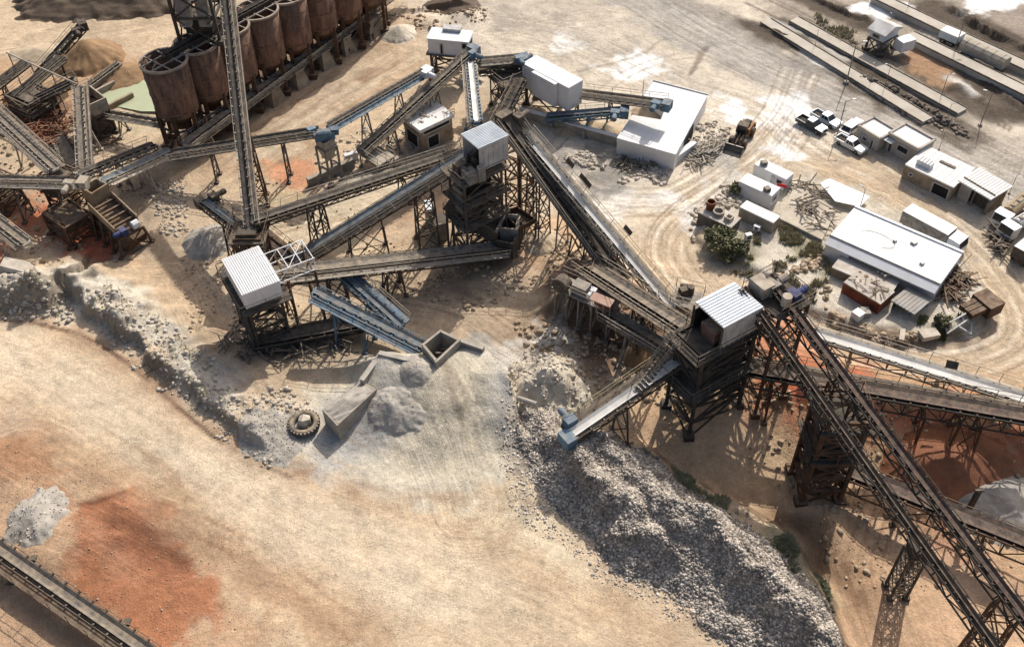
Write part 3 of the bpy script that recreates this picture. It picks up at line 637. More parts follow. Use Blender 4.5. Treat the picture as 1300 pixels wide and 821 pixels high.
def shed(name, label, a, b, c, z, base, cat='shed', rise=0.0, wall='sheet_white', roof='sheet_white', ribs=0, eave=.15, rib_dir='v', opens=(), group=None, rib_m=None, thick=.12, parapet=0, wallh=None, open_sides=(), ribw=.05):
    A, u, Lu, v, wv = rect_px(a, b, c, z, rise); cen = A + u * Lu / 2 + v * wv / 2
    root = thing(name, label, cat, V((cen.x, cen.y, base)), group=group)
    zt = lambda q: z + rise * (1 - q / wv) - thick
    wb = base - .5 if wallh is None else z - wallh
    e = eave; mb = MB(); c4 = [A + u * e + v * e, A + u * (Lu - e) + v * e, A + u * (Lu - e) + v * (wv - e), A + u * e + v * (wv - e)]; qv = [e, e, wv - e, wv - e]
    k = .06; mid = sum(c4, V((0, 0, 0))) / 4
    for i in range(4):
        if i in open_sides: continue
        j = (i + 1) % 4; p, q = c4[i], c4[j]; al = (q - p).normalized(); nr = V((al.y, -al.x, 0))
        if nr.dot(mid - p) < 0: nr = -nr
        i0 = al * (k if i % 2 else 0)
        p1, q1 = p + i0, q - i0
        mb.hexa([p1 + Z * wb, q1 + Z * wb, q1 + nr * k + Z * wb, p1 + nr * k + Z * wb, p1 + Z * zt(qv[i]), q1 + Z * zt(qv[j]), q1 + nr * k + Z * zt(qv[j]), p1 + nr * k + Z * zt(qv[i])])
        if ribs and not parapet:
            nrb = int((q - p).length / .45)
            for x in range(1, nrb): t = x / nrb; pp = p.lerp(q, t); mb.bar(pp - nr * .01 + Z * (wb + .01), pp - nr * .01 + Z * (zt(qv[i] + (qv[j] - qv[i]) * t) - .02), .05)
    mb.build('wall', wall, root)
    r4 = [A, A + u * Lu, A + u * Lu + v * wv, A + v * wv]; zs = [z + rise, z + rise, z, z]; mb = MB()
    mb.hexa([p + Z * (q - thick) for p, q in zip(r4, zs)] + [p + Z * q for p, q in zip(r4, zs)])
    if ribs:
        nr_ = ribs
        for i in range(1, nr_):
            if rib_dir == 'v': p = A + u * Lu * i / nr_; mb.bar(p + v * .02 + Z * (z + rise + .01), p + v * (wv - .02) + Z * (z + .01), ribw, .07)
            else: t = i / nr_; p = A + v * wv * t; mb.bar(p + u * .02 + Z * (z + rise * (1 - t) + .01), p + u * (Lu - .02) + Z * (z + rise * (1 - t) + .01), ribw, .07)
    mb.build('roof', roof, root)
    if parapet:
        mb = MB()
        for i in range(4):
            j = (i + 1) % 4; p = r4[i] + Z * zs[i]; q = r4[j] + Z * zs[j]; al = (q - p).normalized(); mb.bar(p + Z * parapet / 2 - al * .1 * (i % 2 == 0), q + Z * parapet / 2 + al * .1 * (i % 2 == 0), .2, parapet)
        mb.build('parapet', wall, root)
    for side, t0, t1, h0, h1, kind, pane in opens:
        p, q = c4[side], c4[(side + 1) % 4]; al = (q - p).normalized(); nr = V((al.y, -al.x, 0))
        if nr.dot(mid - p) > 0: nr = -nr
        Lw = (q - p).length
        opening(root, V((p.x, p.y, base if wallh is None else wb)), al, nr, t0 * Lw, t1 * Lw, h0, h1, kind, pane)
    root['_'] = 0; del root['_']
    return root, (A, u, Lu, v, wv)
def tower(root, r, z0f, z1, inset=.3, levels=3, beam=.2, m='steel_dark', brace='x', legname='leg', lvls=None):
    """four legs under a rectangle r, each its own part, and one mesh of bracing"""
    A, u, Lu, v, wv = r; c = [A + u * inset + v * inset, A + u * (Lu - inset) + v * inset, A + u * (Lu - inset) + v * (wv - inset), A + u * inset + v * (wv - inset)]
    ft = []
    for p in c:
        g = z0f if z0f is not None else gz(p) - .2; mb = MB(); mb.bar(V((p.x, p.y, g)), V((p.x, p.y, z1)), beam); mb.box(V((p.x, p.y, g + .3)), beam * 3, beam * 3, .5); mb.build(legname, m, root); ft.append(g)
    mb = MB()
    for i in range(4):
        j = (i + 1) % 4
        for k in range(levels):
            a0 = V((c[i].x, c[i].y, ft[i] + (z1 - ft[i]) * k / levels)); a1 = V((c[i].x, c[i].y, ft[i] + (z1 - ft[i]) * (k + 1) / levels))
            b0 = V((c[j].x, c[j].y, ft[j] + (z1 - ft[j]) * k / levels)); b1 = V((c[j].x, c[j].y, ft[j] + (z1 - ft[j]) * (k + 1) / levels))
            mb.bar(a1, b1, beam * .75)
            if brace == 'x' : mb.bar(a0, b1, beam * .45); mb.bar(b0, a1, beam * .45)
            elif brace == 'z': mb.bar(a0, b1, beam * .5) if (k + i) % 2 else mb.bar(b0, a1, beam * .5)
    mb.build('bracing', m, root)
    return c
def deck_rails(root, r, z, out=.6, m='steel_dark', rm='steel_grey', skip=()):
    A, u, Lu, v, wv = r; c = [A - u * out - v * out, A + u * (Lu + out) - v * out, A + u * (Lu + out) + v * (wv + out), A - u * out + v * (wv + out)]; mb = MB()
    mb.hexa([p + Z * (z - .12) for p in c] + [p + Z * z for p in c]); mb.build('deck', m, root); mb = MB()
    for i in range(4):
        if i in skip: continue
        rail(mb, c[i] + Z * z, c[(i + 1) % 4] + Z * z, 1.05)
    mb.build('handrail', rm, root)
def walls_box(mb, c4, z0, z1, t=.25):
    """an open-topped box of four walls over four ground corners"""
    mid = sum(c4, V((0, 0, 0))) / 4
    for i in range(4):
        p, q = c4[i], c4[(i + 1) % 4]; al = (q - p).normalized(); nr = V((al.y, -al.x, 0))
        if nr.dot(mid - p) < 0: nr = -nr
        k = al * t if i % 2 else V((0, 0, 0)); p1, q1 = p + k, q - k
        mb.slab(V((p1.x, p1.y, z0)), V((q1.x - p1.x, q1.y - p1.y, 0)), nr * t, Z * (z1 - z0))
def frustum(mb, cen, u, v, a, b, z1, a2, b2, z0):
    mb.hexa([V((cen.x, cen.y, z0)) + u * x * a2 / 2 + v * y * b2 / 2 for x, y in ((-1, -1), (1, -1), (1, 1), (-1, 1))] + [V((cen.x, cen.y, z1)) + u * x * a / 2 + v * y * b / 2 for x, y in ((-1, -1), (1, -1), (1, 1), (-1, 1))])
def hopper(mb, cen, u, v, a, b, z2, z1, z0, a2=.8, b2=.8, t=.08):
    """open bin: straight sides z1..z2 then tapering to z0"""
    for s_ in (-1, 1):
        for (p, q, aa, bb, a_2, b_2) in ((u, v, a, b, a2, b2), (v, u, b, a, b2, a2)):
            o = V((cen.x, cen.y, 0)) + p * s_ * aa / 2; k = bb if p is u else bb - 2 * t
            mb.slab(o - q * k / 2 + Z * z1, q * k, -p * s_ * t, Z * (z2 - z1))
            o2 = V((cen.x, cen.y, 0)) + p * s_ * a_2 / 2
            mb.hexa([o2 - q * b_2 / 2 + Z * z0, o2 + q * b_2 / 2 + Z * z0, o2 + q * b_2 / 2 - p * s_ * t + Z * z0, o2 - q * b_2 / 2 - p * s_ * t + Z * z0, o - q * k / 2 + Z * z1, o + q * k / 2 + Z * z1, o + q * k / 2 - p * s_ * t + Z * z1, o - q * k / 2 - p * s_ * t + Z * z1])
def heap(name, label, u, v, r, h, m, asp=1.0, stones=None, rz=0.0, cat='heap', group=None, noise_=.25, gully=.35, n=56, conc=0.0, z=None, ridge_=0.0, seed=1, smooth=True):
    """a heap of loose material at its angle of repose; ridge_ stretches its crest"""
    r *= RS(max(v, 0)); h *= min(1.05, RS(max(v, 0))); c = G(u, v) if z is None else P(u, v, z); t = np.linspace(-1.25, 1.25, n); X, Y = np.meshgrid(t, t)
    ca, sa = math.cos(rz), math.sin(rz); wx = c.x + r * (X * ca * asp - Y * sa); wy = c.y + r * (X * sa * asp + Y * ca)
    Xr = np.sign(X) * np.maximum(0, np.abs(X) - ridge_); d = np.hypot(Xr / (1 - ridge_ * .8), Y); an = np.arctan2(Y, Xr)
    d = d * (1 + gully * .35 * vn(an * 6, d * 1.2 + seed, 1.0, seed + 3)) + .16 * noise_ * fbm(wx, wy, r * .5, seed, 3) * 2
    H = h * (1 - np.sqrt(d * d + .006)); gzv = terrain(wx, wy, False); H = np.where(H < h * .12, H * .8 - h * .03, H)
    H = H + fbm(wx, wy, r * .25, seed + 9, 4) * noise_ * h * .22; zz = gzv + np.maximum(H, -.25); keep = H > -.12
    root_z = gz(c); me = bpy.data.meshes.new(name); vs = np.stack([wx - c.x, wy - c.y, zz - root_z], -1).reshape(-1, 3); fs = []
    for j in range(n - 1):
        for i in range(n - 1):
            if keep[j, i] or keep[j + 1, i] or keep[j, i + 1] or keep[j + 1, i + 1]: k = j * n + i; fs.append((k, k + 1, k + n + 1, k + n))
    me.from_pydata(vs.tolist(), [], fs); me.materials.append(M[m] if isinstance(m, str) else m)
    if smooth: me.shade_smooth()
    o = bpy.data.objects.new(name, me); COL.objects.link(o); o.location = (c.x, c.y, root_z)
    if stones:
        rs = np.random.RandomState(seed + 40); ok = np.where((H > .02).ravel())[0]; pk = ok[rs.randint(0, len(ok), stones[0])]; rr = stones[1] + (stones[2] - stones[1]) * rs.rand(len(pk)) ** 3.5
        q = vs[pk] + np.stack([rs.uniform(-.06, .06, len(pk)), rs.uniform(-.06, .06, len(pk)), rr * .25], -1); so_ = bpy.data.objects.new('stones', rock_mesh('stones', q, rr, stones[3], seed)); COL.objects.link(so_); so_.parent = o; so_['kind'] = 'stuff'
    return tag(o, label, cat, group)
def rock_mesh(name, P3, Rr, m, seed=1, flat=.75):
    rs = np.random.RandomState(seed); n = len(Rr); I = np.array(ICO_V); q = rs.uniform(.6, 1.25, (n, 12, 1)) * Rr[:, None, None]
    ang = rs.uniform(0, 6.28, n); ca, sa = np.cos(ang)[:, None], np.sin(ang)[:, None]
    B = I[None] * q * np.stack([rs.uniform(.8, 1.3, n), rs.uniform(.7, 1.05, n), rs.uniform(flat * .7, flat * 1.2, n)], -1)[:, None, :]
    vx = B[..., 0] * ca - B[..., 1] * sa; vy = B[..., 0] * sa + B[..., 1] * ca
    vs = np.stack([vx, vy, B[..., 2]], -1) + P3[:, None, :]; F = np.array(ICO_F)[None] + (np.arange(n) * 12)[:, None, None]
    me = bpy.data.meshes.new(name); me.vertices.add(n * 12); me.vertices.foreach_set('co', vs.astype(np.float32).ravel())
    F = F.reshape(-1, 3).astype(np.int32); me.loops.add(F.size); me.loops.foreach_set('vertex_index', F.ravel()); me.polygons.add(len(F)); me.polygons.foreach_set('loop_start', np.arange(0, F.size, 3, dtype=np.int32)); me.update(calc_edges=True)
    at = me.attributes.new('shade', 'FLOAT', 'POINT'); at.data.foreach_set('value', np.repeat(rs.uniform(0, 1, n), 12).astype(np.float32))
    me.materials.append(M[m]); return me
def spread(px, cnt, z=0.0, seed=1, clump=0.0, thr=-.02):
    rs = np.random.RandomState(seed); pts = np.array(wpts(px, z)); x0, y0 = pts.min(0); x1, y1 = pts.max(0); n = cnt * 8
    X = rs.uniform(x0, x1, n); Y = rs.uniform(y0, y1, n); ok = sd_poly(X, Y, [tuple(p) for p in pts]) + fbm(X, Y, 1.5, seed, 2) * 1.2 > 0
    if clump: ok &= fbm(X, Y, clump, seed + 2, 3) > thr
    return X[ok][:cnt], Y[ok][:cnt], rs
def scatter(name, label, cat, px, cnt, smin, smax, m, z=0.0, seed=1, kind='stuff', power=2.2, clump=0.0, flat=.75):
    X, Y, rs = spread(px, cnt, z, seed, clump); kk = RS(sum(min(max(p[1], 0), 730) for p in px) / len(px)); r = kk * (smin + (smax - smin) * rs.rand(len(X)) ** power); zz = terrain(X, Y) + r * .2
    o = bpy.data.objects.new(name, rock_mesh(name, np.stack([X, Y, zz], -1), r, m, seed, flat)); COL.objects.link(o); return tag(o, label, cat, kind=kind)
def px_quad(pts, z): return [P(u, v, z) for u, v in pts]
# ================================================================== THE CRUSHING PLANT
def tu(A, B, u, ax=0):
    best = min(range(201), key=lambda i: abs(proj(V(A).lerp(V(B), i / 200))[ax] - u)); return best / 200
def conv(name, label, A, B, at=(), ax=0, **k):
    b = []
    for q in at: b.append((tu(A, B, q[0], ax),) + tuple(q[1:]))
    return conveyor(name, label, A, B, bents=b, **k)
# ---- silos: one built, the rest copied
S1, S7 = P(226, 139, 3.9), P(437, 15, 3.9)
sp_ = (S7 - S1) / 6.0
def make_silo():
    root = thing('storage_silo', 'rusty open topped steel silo nearest the green pond, bare cross beams over its mouth', 'silo', V((S1.x, S1.y, 0)))
    r, h0, h1 = 2.22, 3.9, 9.5
    mb = MB(); mb.lathe((S1.x, S1.y, 0), [(r * .93, h0), (r * .95, h0 + .8), (r, h1), (r - .08, h1), (r * .93, h0 + .9), (.3, h0 + .5)], 40); mb.build('shell', 'silo_rust', root, True).data.shade_smooth()
    mb = MB(); mb.lathe((S1.x, S1.y, 0), [(r + .0, h1 - .12), (r + .11, h1 - .12), (r + .11, h1 + .1), (r - .1, h1 + .1), (r - .1, h1 - .12)], 40); mb.build('rim', 'silo_rim', root)
    for zz in (h0 + .6, h0 + 2.4, h0 + 4.1):
        mb = MB(); k = .945 + .055 * (zz - h0) / (h1 - h0) if zz > h0 + .8 else .95; mb.lathe((S1.x, S1.y, 0), [(r * k - .02, zz - .06), (r * k + .05, zz - .05), (r * k + .05, zz + .05), (r * k - .02, zz + .06)], 40); mb.build('hoop', 'silo_rust', root)
    mb = MB(); mb.lathe((S1.x, S1.y, 0), [(r * .93, h0), (.65, h0 - 1.6), (.65, h0 - 2.0)], 28); mb.build('cone', 'steel_rust', root)
    for i in range(6):
        a = math.pi / 6 + i * math.pi / 3; mb = MB(); p = V((S1.x + math.cos(a) * r * .9, S1.y + math.sin(a) * r * .9, 0)); mb.bar(p - Z * .4, p + Z * (h0 + .4), .38); mb.box(p + Z * .2, .9, .9, .6); mb.build('leg', 'steel_rust', root)
    mb = MB()
    for i in range(6):
        a = math.pi / 6 + i * math.pi / 3; b = a + math.pi / 3; p = V((S1.x + math.cos(a) * r * .9, S1.y + math.sin(a) * r * .9, 0)); q = V((S1.x + math.cos(b) * r * .9, S1.y + math.sin(b) * r * .9, 0))
        mb.bar(p + Z * 2.4, q + Z * 2.4, .18); mb.bar(p + Z * .5, q + Z * 2.4, .1)
    mb.build('bracing', 'steel_dark', root)
    mb = MB(); c = V((S1.x, S1.y, h1 + .03)); dd = flat(sp_); ss = V((-dd.y, dd.x, 0))
    for o in (-.9, .9): mb.bar(c + ss * o * .8 - dd * 2.05, c + ss * o * .8 + dd * 2.05, .14); mb.bar(c + dd * o * .8 - ss * 2.05, c + dd * o * .8 + ss * 2.05, .12)
    mb.build('cross_beam', 'steel_grey', root)
    mb = MB(); mb.lathe((S1.x, S1.y, 0), [(r * .96, 7.2), (.01, 7.5)], 28); mb.build('fill', 'dark_inside', root)  # dark disc stands for the shade inside the silo mouth
    return root
silo0 = make_silo(); silo0['group'] = 'row of rusty storage silos'
nm = ['', 'second rusty silo from the pond, dark trough lying across its mouth', 'rusty silo mostly hidden behind the tall inclined boom', 'rusty silo just beyond the tall inclined boom, fourth from the pond', 'fifth rusty silo from the pond, rim touching the top edge of the photo', 'sixth rusty silo from the pond, its mouth out of frame', 'seventh rusty silo from the pond, short strip of it showing', 'farthest rusty silo of the row, at the end of the gallery']
for i in range(1, 8): dup(silo0, V((S1.x, S1.y, 0)) + V((sp_.x, sp_.y, 0)) * i, 0, 1, nm[i])
SG = 'belts of the crushing plant'
q0 = V((S1.x, S1.y, 10.0))
conveyor('feed_conveyor', 'black belt trough lying along the open tops of the silos', q0 + sp_ * .05, q0 + sp_ * 6.6, w=.75, truss=.3, belt='belt_dark', frame='steel_black', walk=(), rails='steel_dark', group=SG)
conv('gallery_conveyor', 'long pale railed belt gallery running past the feet of the silos', P(236, 183, 2.2), P(520, -26, 2.6), w=1.0, truss=.9, belt='belt_dusty', frame='steel_pale', walk=(1, -1), rails='steel_pale', deck='belt_dusty', group=SG, at=[(262, 0), (300, 0)])
for k, (u, v, lb) in enumerate(((345, 117, 'closest to the tall boom'), (376, 96, 'beside the pile of shade under the fifth silo'), (409, 72, 'third along from the tall boom'), (436, 53, 'fourth along, in front of the sixth silo'), (471, 31, 'broadest and farthest from the boom'))):
    p = P(u, v, 1.0); r_ = thing('concrete_pier', 'tapered concrete pier under the silo gallery, ' + lb, 'pier', V((p.x, p.y, 0)), group='piers under the silo gallery'); dd = flat(sp_); ss = V((-dd.y, dd.x, 0)); s_ = 1 if k < 4 else 1.5
    mb = MB(); frustum(mb, p, dd, ss, 1.1 * s_, 1.3, 1.75, 2.0 * s_, 2.3, -.3); mb.build('shaft', 'concrete_tan', r_); mb = MB(); mb.box((p.x, p.y, 1.85), 1.35 * s_, 1.55, .16, math.atan2(dd.y, dd.x)); mb.build('cap', 'concrete', r_)
# head house over the silos
p = P(257, 44, 9.8); tr = thing('head_tower', 'black steel head frame with two grey chutes above the second silo', 'tower', V((p.x, p.y, 9.6)))
rr = (V((p.x - 1.9, p.y - 1.3, 0)), V((1, 0, 0)), 3.9, V((0, 1, 0)), 3.4); tower(tr, rr, 9.4, 18.0, 0, 3, .28, 'steel_black')
for k in (-1, 1):
    mb = MB(); o = V((p.x + k * .95, p.y - .9, 0)); x_ = V((1, 0, 0)); y_ = V((0, 1, 0)); mb.hexa([o + x_ * a_ * .55 + y_ * b_ * .5 + Z * 11.4 for a_, b_ in ((-1, -1), (1, -1), (1, 1), (-1, 1))] + [o + y_ * 1.6 + x_ * a_ * .75 + y_ * b_ * .9 + Z * 18.4 for a_, b_ in ((-1, -1), (1, -1), (1, 1), (-1, 1))]); mb.build('chute', 'steel_grey', tr)
mb = MB(); mb.box((p.x, p.y + .4, 11.1), 2.6, 2.0, 1.6); mb.build('transfer_box', 'steel_black', tr)
# ---- the tall boom and the corner it feeds
BA, BB = P(317, 288, 6.0), P(285, -14, 16.4)
conv('boom_conveyor', 'tall pale boom conveyor rising past the silos and out of the top', BA, BB, ax=1, w=.6, truss=.75, belt='belt_dark', frame='steel_pale', walk=(1,), rails='steel_pale', deck='steel_dark', group=SG, at=[(136, 1.4, .35)], tmat='steel_rust', panel=1.3)
p = P(316, 290, 5.6); tr = thing('transfer_tower', 'dark steel corner tower where the tall boom meets a belt', 'tower', V((p.x, p.y, 0)))
rr = (V((p.x - 1.2, p.y - 1.3, 0)), V((1, 0, 0)), 2.4, V((0, 1, 0)), 2.4); tower(tr, rr, None, 5.4, .1, 3, .22, 'steel_rust'); mb = MB(); mb.box((p.x, p.y - .2, 5.2), 1.6, 1.8, 1.5); mb.build('chute', 'steel_black', tr); deck_rails(tr, rr, 5.3, .35, 'steel_dark', 'steel_rust')
conv('belt_conveyor', 'dark belt climbing from the roofless bunker to the tall boom, dusty far walkway', P(594, 191, 1.6), P(320, 281, 6.3), w=.95, truss=.5, belt='belt_dark', frame='steel_dark', walk=(1,), rails='steel_pale', deck='belt_dusty', group=SG, at=[(400, 1.2, .25), (510, 0)])
conv('belt_conveyor', 'blue-grey belt climbing straight to the top of the screening tower', P(371, 331, 1.0), P(606, 186, 9.6), w=1.15, truss=.85, belt='belt_blue', frame='steel_dark', walk=(1,), rails='steel_pale', head='steel_dark', group=SG, at=[(456, 3.0, .3), (530, 1.5)], splay=.3)
conv('belt_conveyor', 'broad dusty belt from the dark pit up to the ribbed white drive house', P(640, 313, 1.6), P(336, 347, 5.7), w=1.35, truss=.9, belt='belt_dusty', frame='steel_dark', walk=(-1,), rails='steel_pale', deck='steel_grey', group=SG, at=[(498, 1.2), (425, 1.2)], splay=.3)
conv('stockpile_conveyor', 'wide blue steel belt running down to the concrete loading hopper', P(537, 439, 1.5), P(400, 369, 5.0), w=.85, truss=.9, belt='belt_blue', frame='steel_blue', walk=(-1,), rails='steel_blue', deck='steel_blue', group=SG, at=[(470, 0), (430, 0)])
conv('stockpile_conveyor', 'narrow blue steel belt under the dusty belt, next to the wide blue one', P(509, 413, 2.0), P(438, 350, 3.6), w=.65, truss=.6, belt='belt_blue', frame='steel_blue', walk=(1,), rails='steel_pale', group=SG, at=[(470, 0)])
conv('belt_conveyor', 'low dark belt lying along the ground below the ribbed white drive house', P(322, 435, 1.0), P(466, 408, 1.2), w=1.2, truss=.35, belt='belt_dark', frame='steel_black', walk=(-1,), rails='steel_pale', group=SG, at=[(360, 0), (430, 0)])
conv('blue_chute_conveyor', 'short blue belt tipping grey grit beside the tall boom', P(309, 293, 4.7), P(257, 254, 4.0), w=.9, truss=.6, belt='belt_blue', frame='steel_dark', walk=(1,), rails='steel_dark', head='steel_dark', group=SG, at=[(290, 1.0, .2)])
conv('belt_conveyor', 'short rusty covered belt between the corner tower and the climbing blue-grey belt', P(376, 333, .9), P(327, 295, 3.2), w=.9, truss=.5, belt='belt_rust', frame='steel_rust', walk=(1,), rails='steel_rust', group=SG, at=[(345, 0)])
# ---- ribbed white drive house on its trestle
hs, r = shed('drive_house', 'ribbed white metal house on a steel trestle, big dusty belt entering its side', (281, 329), (307, 375), (355, 355), 7.0, 0, 'drive house', wall='sheet_white', roof='sheet_white', ribs=17, rib_dir='u', wallh=1.6, eave=.05, ribw=.04)
tower(hs, r, None, 5.3, .25, 4, .2, 'steel_black'); deck_rails(hs, r, 5.2, .5, 'steel_black', 'steel_dark', skip=(2,))
A, u, Lu, v, wv = r
mb = MB()
for k in range(7):
    z0 = 4.5 - k * .62
    if z0 < .6: break
    mb.slab(A + v * -.06 + u * .3 + Z * z0, u * (Lu - .6), v * .05 + Z * .02, Z * .34)
mb.build('louvre', 'steel_black', hs)
mb = MB(); e = A + u * Lu * .52 + v * wv
for z0 in (5.8, 7.0):
    for o in (-1.25, 1.25): mb.bar(e + u * o + Z * z0 - v * .9, e + u * o + v * 3.3 + Z * z0, .07)
for t in (0, 1.1, 2.2, 3.2):
    mb.bar(e - u * 1.25 + v * t + Z * 7.0, e + u * 1.25 + v * t + Z * 7.0, .06)
    for o in (-1.25, 1.25): mb.bar(e + u * o + v * t + Z * 5.8, e + u * o + v * (t + (1.1 if t < 3 else 0)) + Z * 7.0, .05)
mb.bar(e + u * 1.25 + v * 1.1 + Z * 7.0, e - u * 1.25 + v * 3.2 + Z * 7.0, .05)
mb.build('canopy_frame', 'sheet_white', hs)
for t in (.8, 3.1):
    mb = MB()
    for o in (-1.3, 1.3): q = e + u * o + v * t; mb.bar(q + Z * 5.8, V((q.x, q.y, -.3)), .2); 
    q0_, q1_ = e - u * 1.3 + v * t, e + u * 1.3 + v * t
    for k in range(3): mb.bar(q0_ + Z * (.3 + 2.1 * k), q1_ + Z * (2.3 + 2.1 * k), .1); mb.bar(q1_ + Z * (.3 + 2.1 * k), q0_ + Z * (2.3 + 2.1 * k), .1)
    mb.build('leg', 'steel_rust', hs)
# ---- screening tower
hs, r = shed('screen_house', 'grey ribbed house on top of the tall screening tower', (584.8, 170), (607, 188.6), (628, 157), 12.0, 0, 'screen house', wall='sheet_grey', roof='sheet_blue', ribs=14, rib_dir='v', wallh=2.5, eave=.05, ribw=.035, open_sides=(0,))
A, u, Lu, v, wv = r
rf = (A - v * 1.6, u, Lu, v, wv + 1.0)
tower(hs, rf, None, 9.1, .15, 5, .24, 'steel_dark')
for zz in (9.05, 6.6, 4.2): deck_rails(hs, rf, zz, .4, 'steel_dark', 'steel_dark')
mb = MB(); mb.slab(A - v * 1.5 + u * .5 + Z * 5.2, u * (Lu - 1.0), v * .12, Z * 2.6); mb.build('cladding', 'steel_grey', hs)
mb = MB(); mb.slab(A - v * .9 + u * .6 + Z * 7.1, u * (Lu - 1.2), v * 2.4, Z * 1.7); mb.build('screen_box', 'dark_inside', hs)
motor(hs, A - v * .9 + u * 1.0 + Z * 9.7, v, u, 'steel_dark', 1.1)
mb = MB(); mb.box(A - v * .8 + u * 2.4 + Z * 9.5, 1.2, 1.0, .9, math.atan2(u.y, u.x)); mb.box(A - v * .1 + u * 3.0 + Z * 9.8, .6, .6, 1.3, .3); mb.build('gearbox', 'steel_grey', hs)
# inclined screen at the tower's foot
a, b = P(573, 247, 5.4), P(634, 290, 2.6); d, s, n, Ln = fr(a, b); root = thing('vibrating_screen', 'black inclined vibrating screen at the foot of the screening tower', 'screen', V((a.x, a.y, 0)))
mb = MB(); mb.slab(a - s * 1.4, s * 2.8, d * Ln, n * .12); mb.build('screen_deck', 'steel_dark', root)
for k in (-1, 1):
    mb = MB(); mb.slab(a + s * 1.45 * k - n * .5, s * .12 * k, d * Ln, n * 1.3); mb.build('side_plate', 'steel_black', root)
mb = MB()
for t in (.12, .4, .68, .95): mb.bar(a + d * Ln * t - s * 1.5 + n * .7, a + d * Ln * t + s * 1.5 + n * .7, .2)
mb.build('cross_tube', 'steel_grey', root); motor(root, a + d * Ln * .5 + n * 1.0, d, s, 'steel_dark', 1.2)
for t in (.08, .5, .92): trestle(root, a + d * Ln * t - n * .6, s, 1.4, .1, m='steel_dark', beam=.2, name='leg')
mb = MB(); q = b + d * .7; walls_box(mb, [q - s * 1.5 - d * .6, q + s * 1.5 - d * .6, q + s * 1.5 + d * 1.4, q - s * 1.5 + d * 1.4], q.z - 1.6, q.z + .3, .1); mb.build('discharge_box', 'steel_black', root)
# concrete blocks around it
for (u_, v_, sx, sy, h, top, lb) in ((547, 291, .75, 1.3, 2.3, 'sheet_white', 'narrow concrete pier with a white top left of the screening tower'), (559, 306, 1.0, 1.4, 1.9, 'concrete', 'square concrete pier in front of the narrow white-topped one')):
    p = P(u_, v_, 0); p.y += sy / 2; rt = thing('concrete_pier', lb, 'pier', V((p.x, p.y, 0))); mb = MB(); mb.box((p.x, p.y, h / 2 - .2), sx, sy, h + .4, .3); mb.build('shaft', 'concrete', rt); mb = MB(); mb.box((p.x, p.y, h + .07), sx + .1, sy + .1, .14, .3); mb.build('cap', top, rt)
p = P(647, 322, 0) + V((0, .9, 0)); rt = thing('concrete_bin', 'hollow concrete bin with a pale rim at the end of the dusty belt', 'bin', V((p.x, p.y, 0))); c4 = [p + V((x, y, 0)) for x, y in ((-.95, -.8), (.75, -1.0), (.95, .9), (-.75, 1.1))]
mb = MB(); walls_box(mb, c4, -.4, 2.9, .22); mb.build('wall', 'concrete', rt); mb = MB()
for i in range(4): mb.bar(c4[i] + Z * 2.96, c4[(i + 1) % 4] + Z * 2.96, .16, .12)
mb.build('rim', 'steel_pale', rt); mb = MB(); mb.slab(c4[0] + Z * 1.2, c4[1] - c4[0], c4[3] - c4[0], Z * .1); mb.build('fill', 'dark_inside', rt)  # dark bottom plate stands for the shade in the hollow
qd = px_quad([(637, 274), (656, 267), (680, 282), (659, 293)], 2.4); rt = thing('steel_tray', 'rusty brown steel tray under the tall open frame tower', 'tray', V((qd[0].x, qd[0].y, 0)))
mb = MB(); mb.hexa([p - Z * .1 for p in qd] + qd); mb.build('floor', 'steel_rust', rt); mb = MB()
for i in range(4): mb.bar(qd[i] + Z * .2, qd[(i + 1) % 4] + Z * .2, .1, .5)
mb.build('rim', 'steel_rust', rt); 
for q in qd: mb = MB(); mb.bar(V((q.x, q.y, -.3)), q - Z * .1, .18); mb.build('leg', 'steel_dark', rt)
r = rect_px((643, 277), (660, 289), (679, 280), 0); rt = thing('frame_tower', 'open rust-brown frame tower carrying the tops of the twin long belts', 'tower', r[0] + r[1] * r[2] / 2 + r[3] * r[4] / 2)
tower(rt, r, None, 8.9, .0, 6, .2, 'steel_rust', 'z')
mb = MB(); cc = r[0] + r[1] * r[2] / 2 + r[3] * r[4] / 2; mb.tube(cc + Z * 1, cc + Z * 8.6, .22, n=10); mb.build('pipe', 'steel_grey', rt)
# ---- twin long belts
conv('long_conveyor', 'long black belt with ladder-like walkway descending from the screening tower', P(792, 358, 1.4), P(641, 148, 11.2), ax=1, w=1.1, truss=1.0, belt='belt_dark', frame='steel_dark', walk=(1, -1), rails='steel_pale', group=SG, at=[(215, 1.5), (295, 1.5)], head='steel_dark', splay=.25)
MA, MBt = P(854, 393, 1.5), P(664, 170, 9.9)
m2 = conv('long_conveyor', 'long pale belt beside the black one, ending at the small pump platform', MA, MBt, ax=1, w=.75, truss=.7, belt='belt_pale', frame='steel_grey', walk=(1,), rails='steel_pale', deck='steel_grey', group=SG, at=[(235, 0), (310, 0)], splay=.4)
d, s, n, Ln = fr(MA, MBt)
for v_ in (226, 246, 251, 312): t = tu(MA, MBt, v_, 1); mb = MB(); q = MA.lerp(MBt, t) + s * 1.15 + n * .55; mb.slab(q, d * .9, n * .62, s * .03); mb.build('plate', 'steel_dark', m2)
p = P(866, 382, 1.0); rt = thing('pump_platform', 'small grey railed platform with machinery at the end of the pale belt', 'platform', V((p.x, p.y, 0))); rr = (p + V((-1.1, -.9, 0)), V((.93, -.37, 0)), 2.2, V((.37, .93, 0)), 2.0); rr = (V((rr[0].x, rr[0].y, 0)),) + rr[1:]
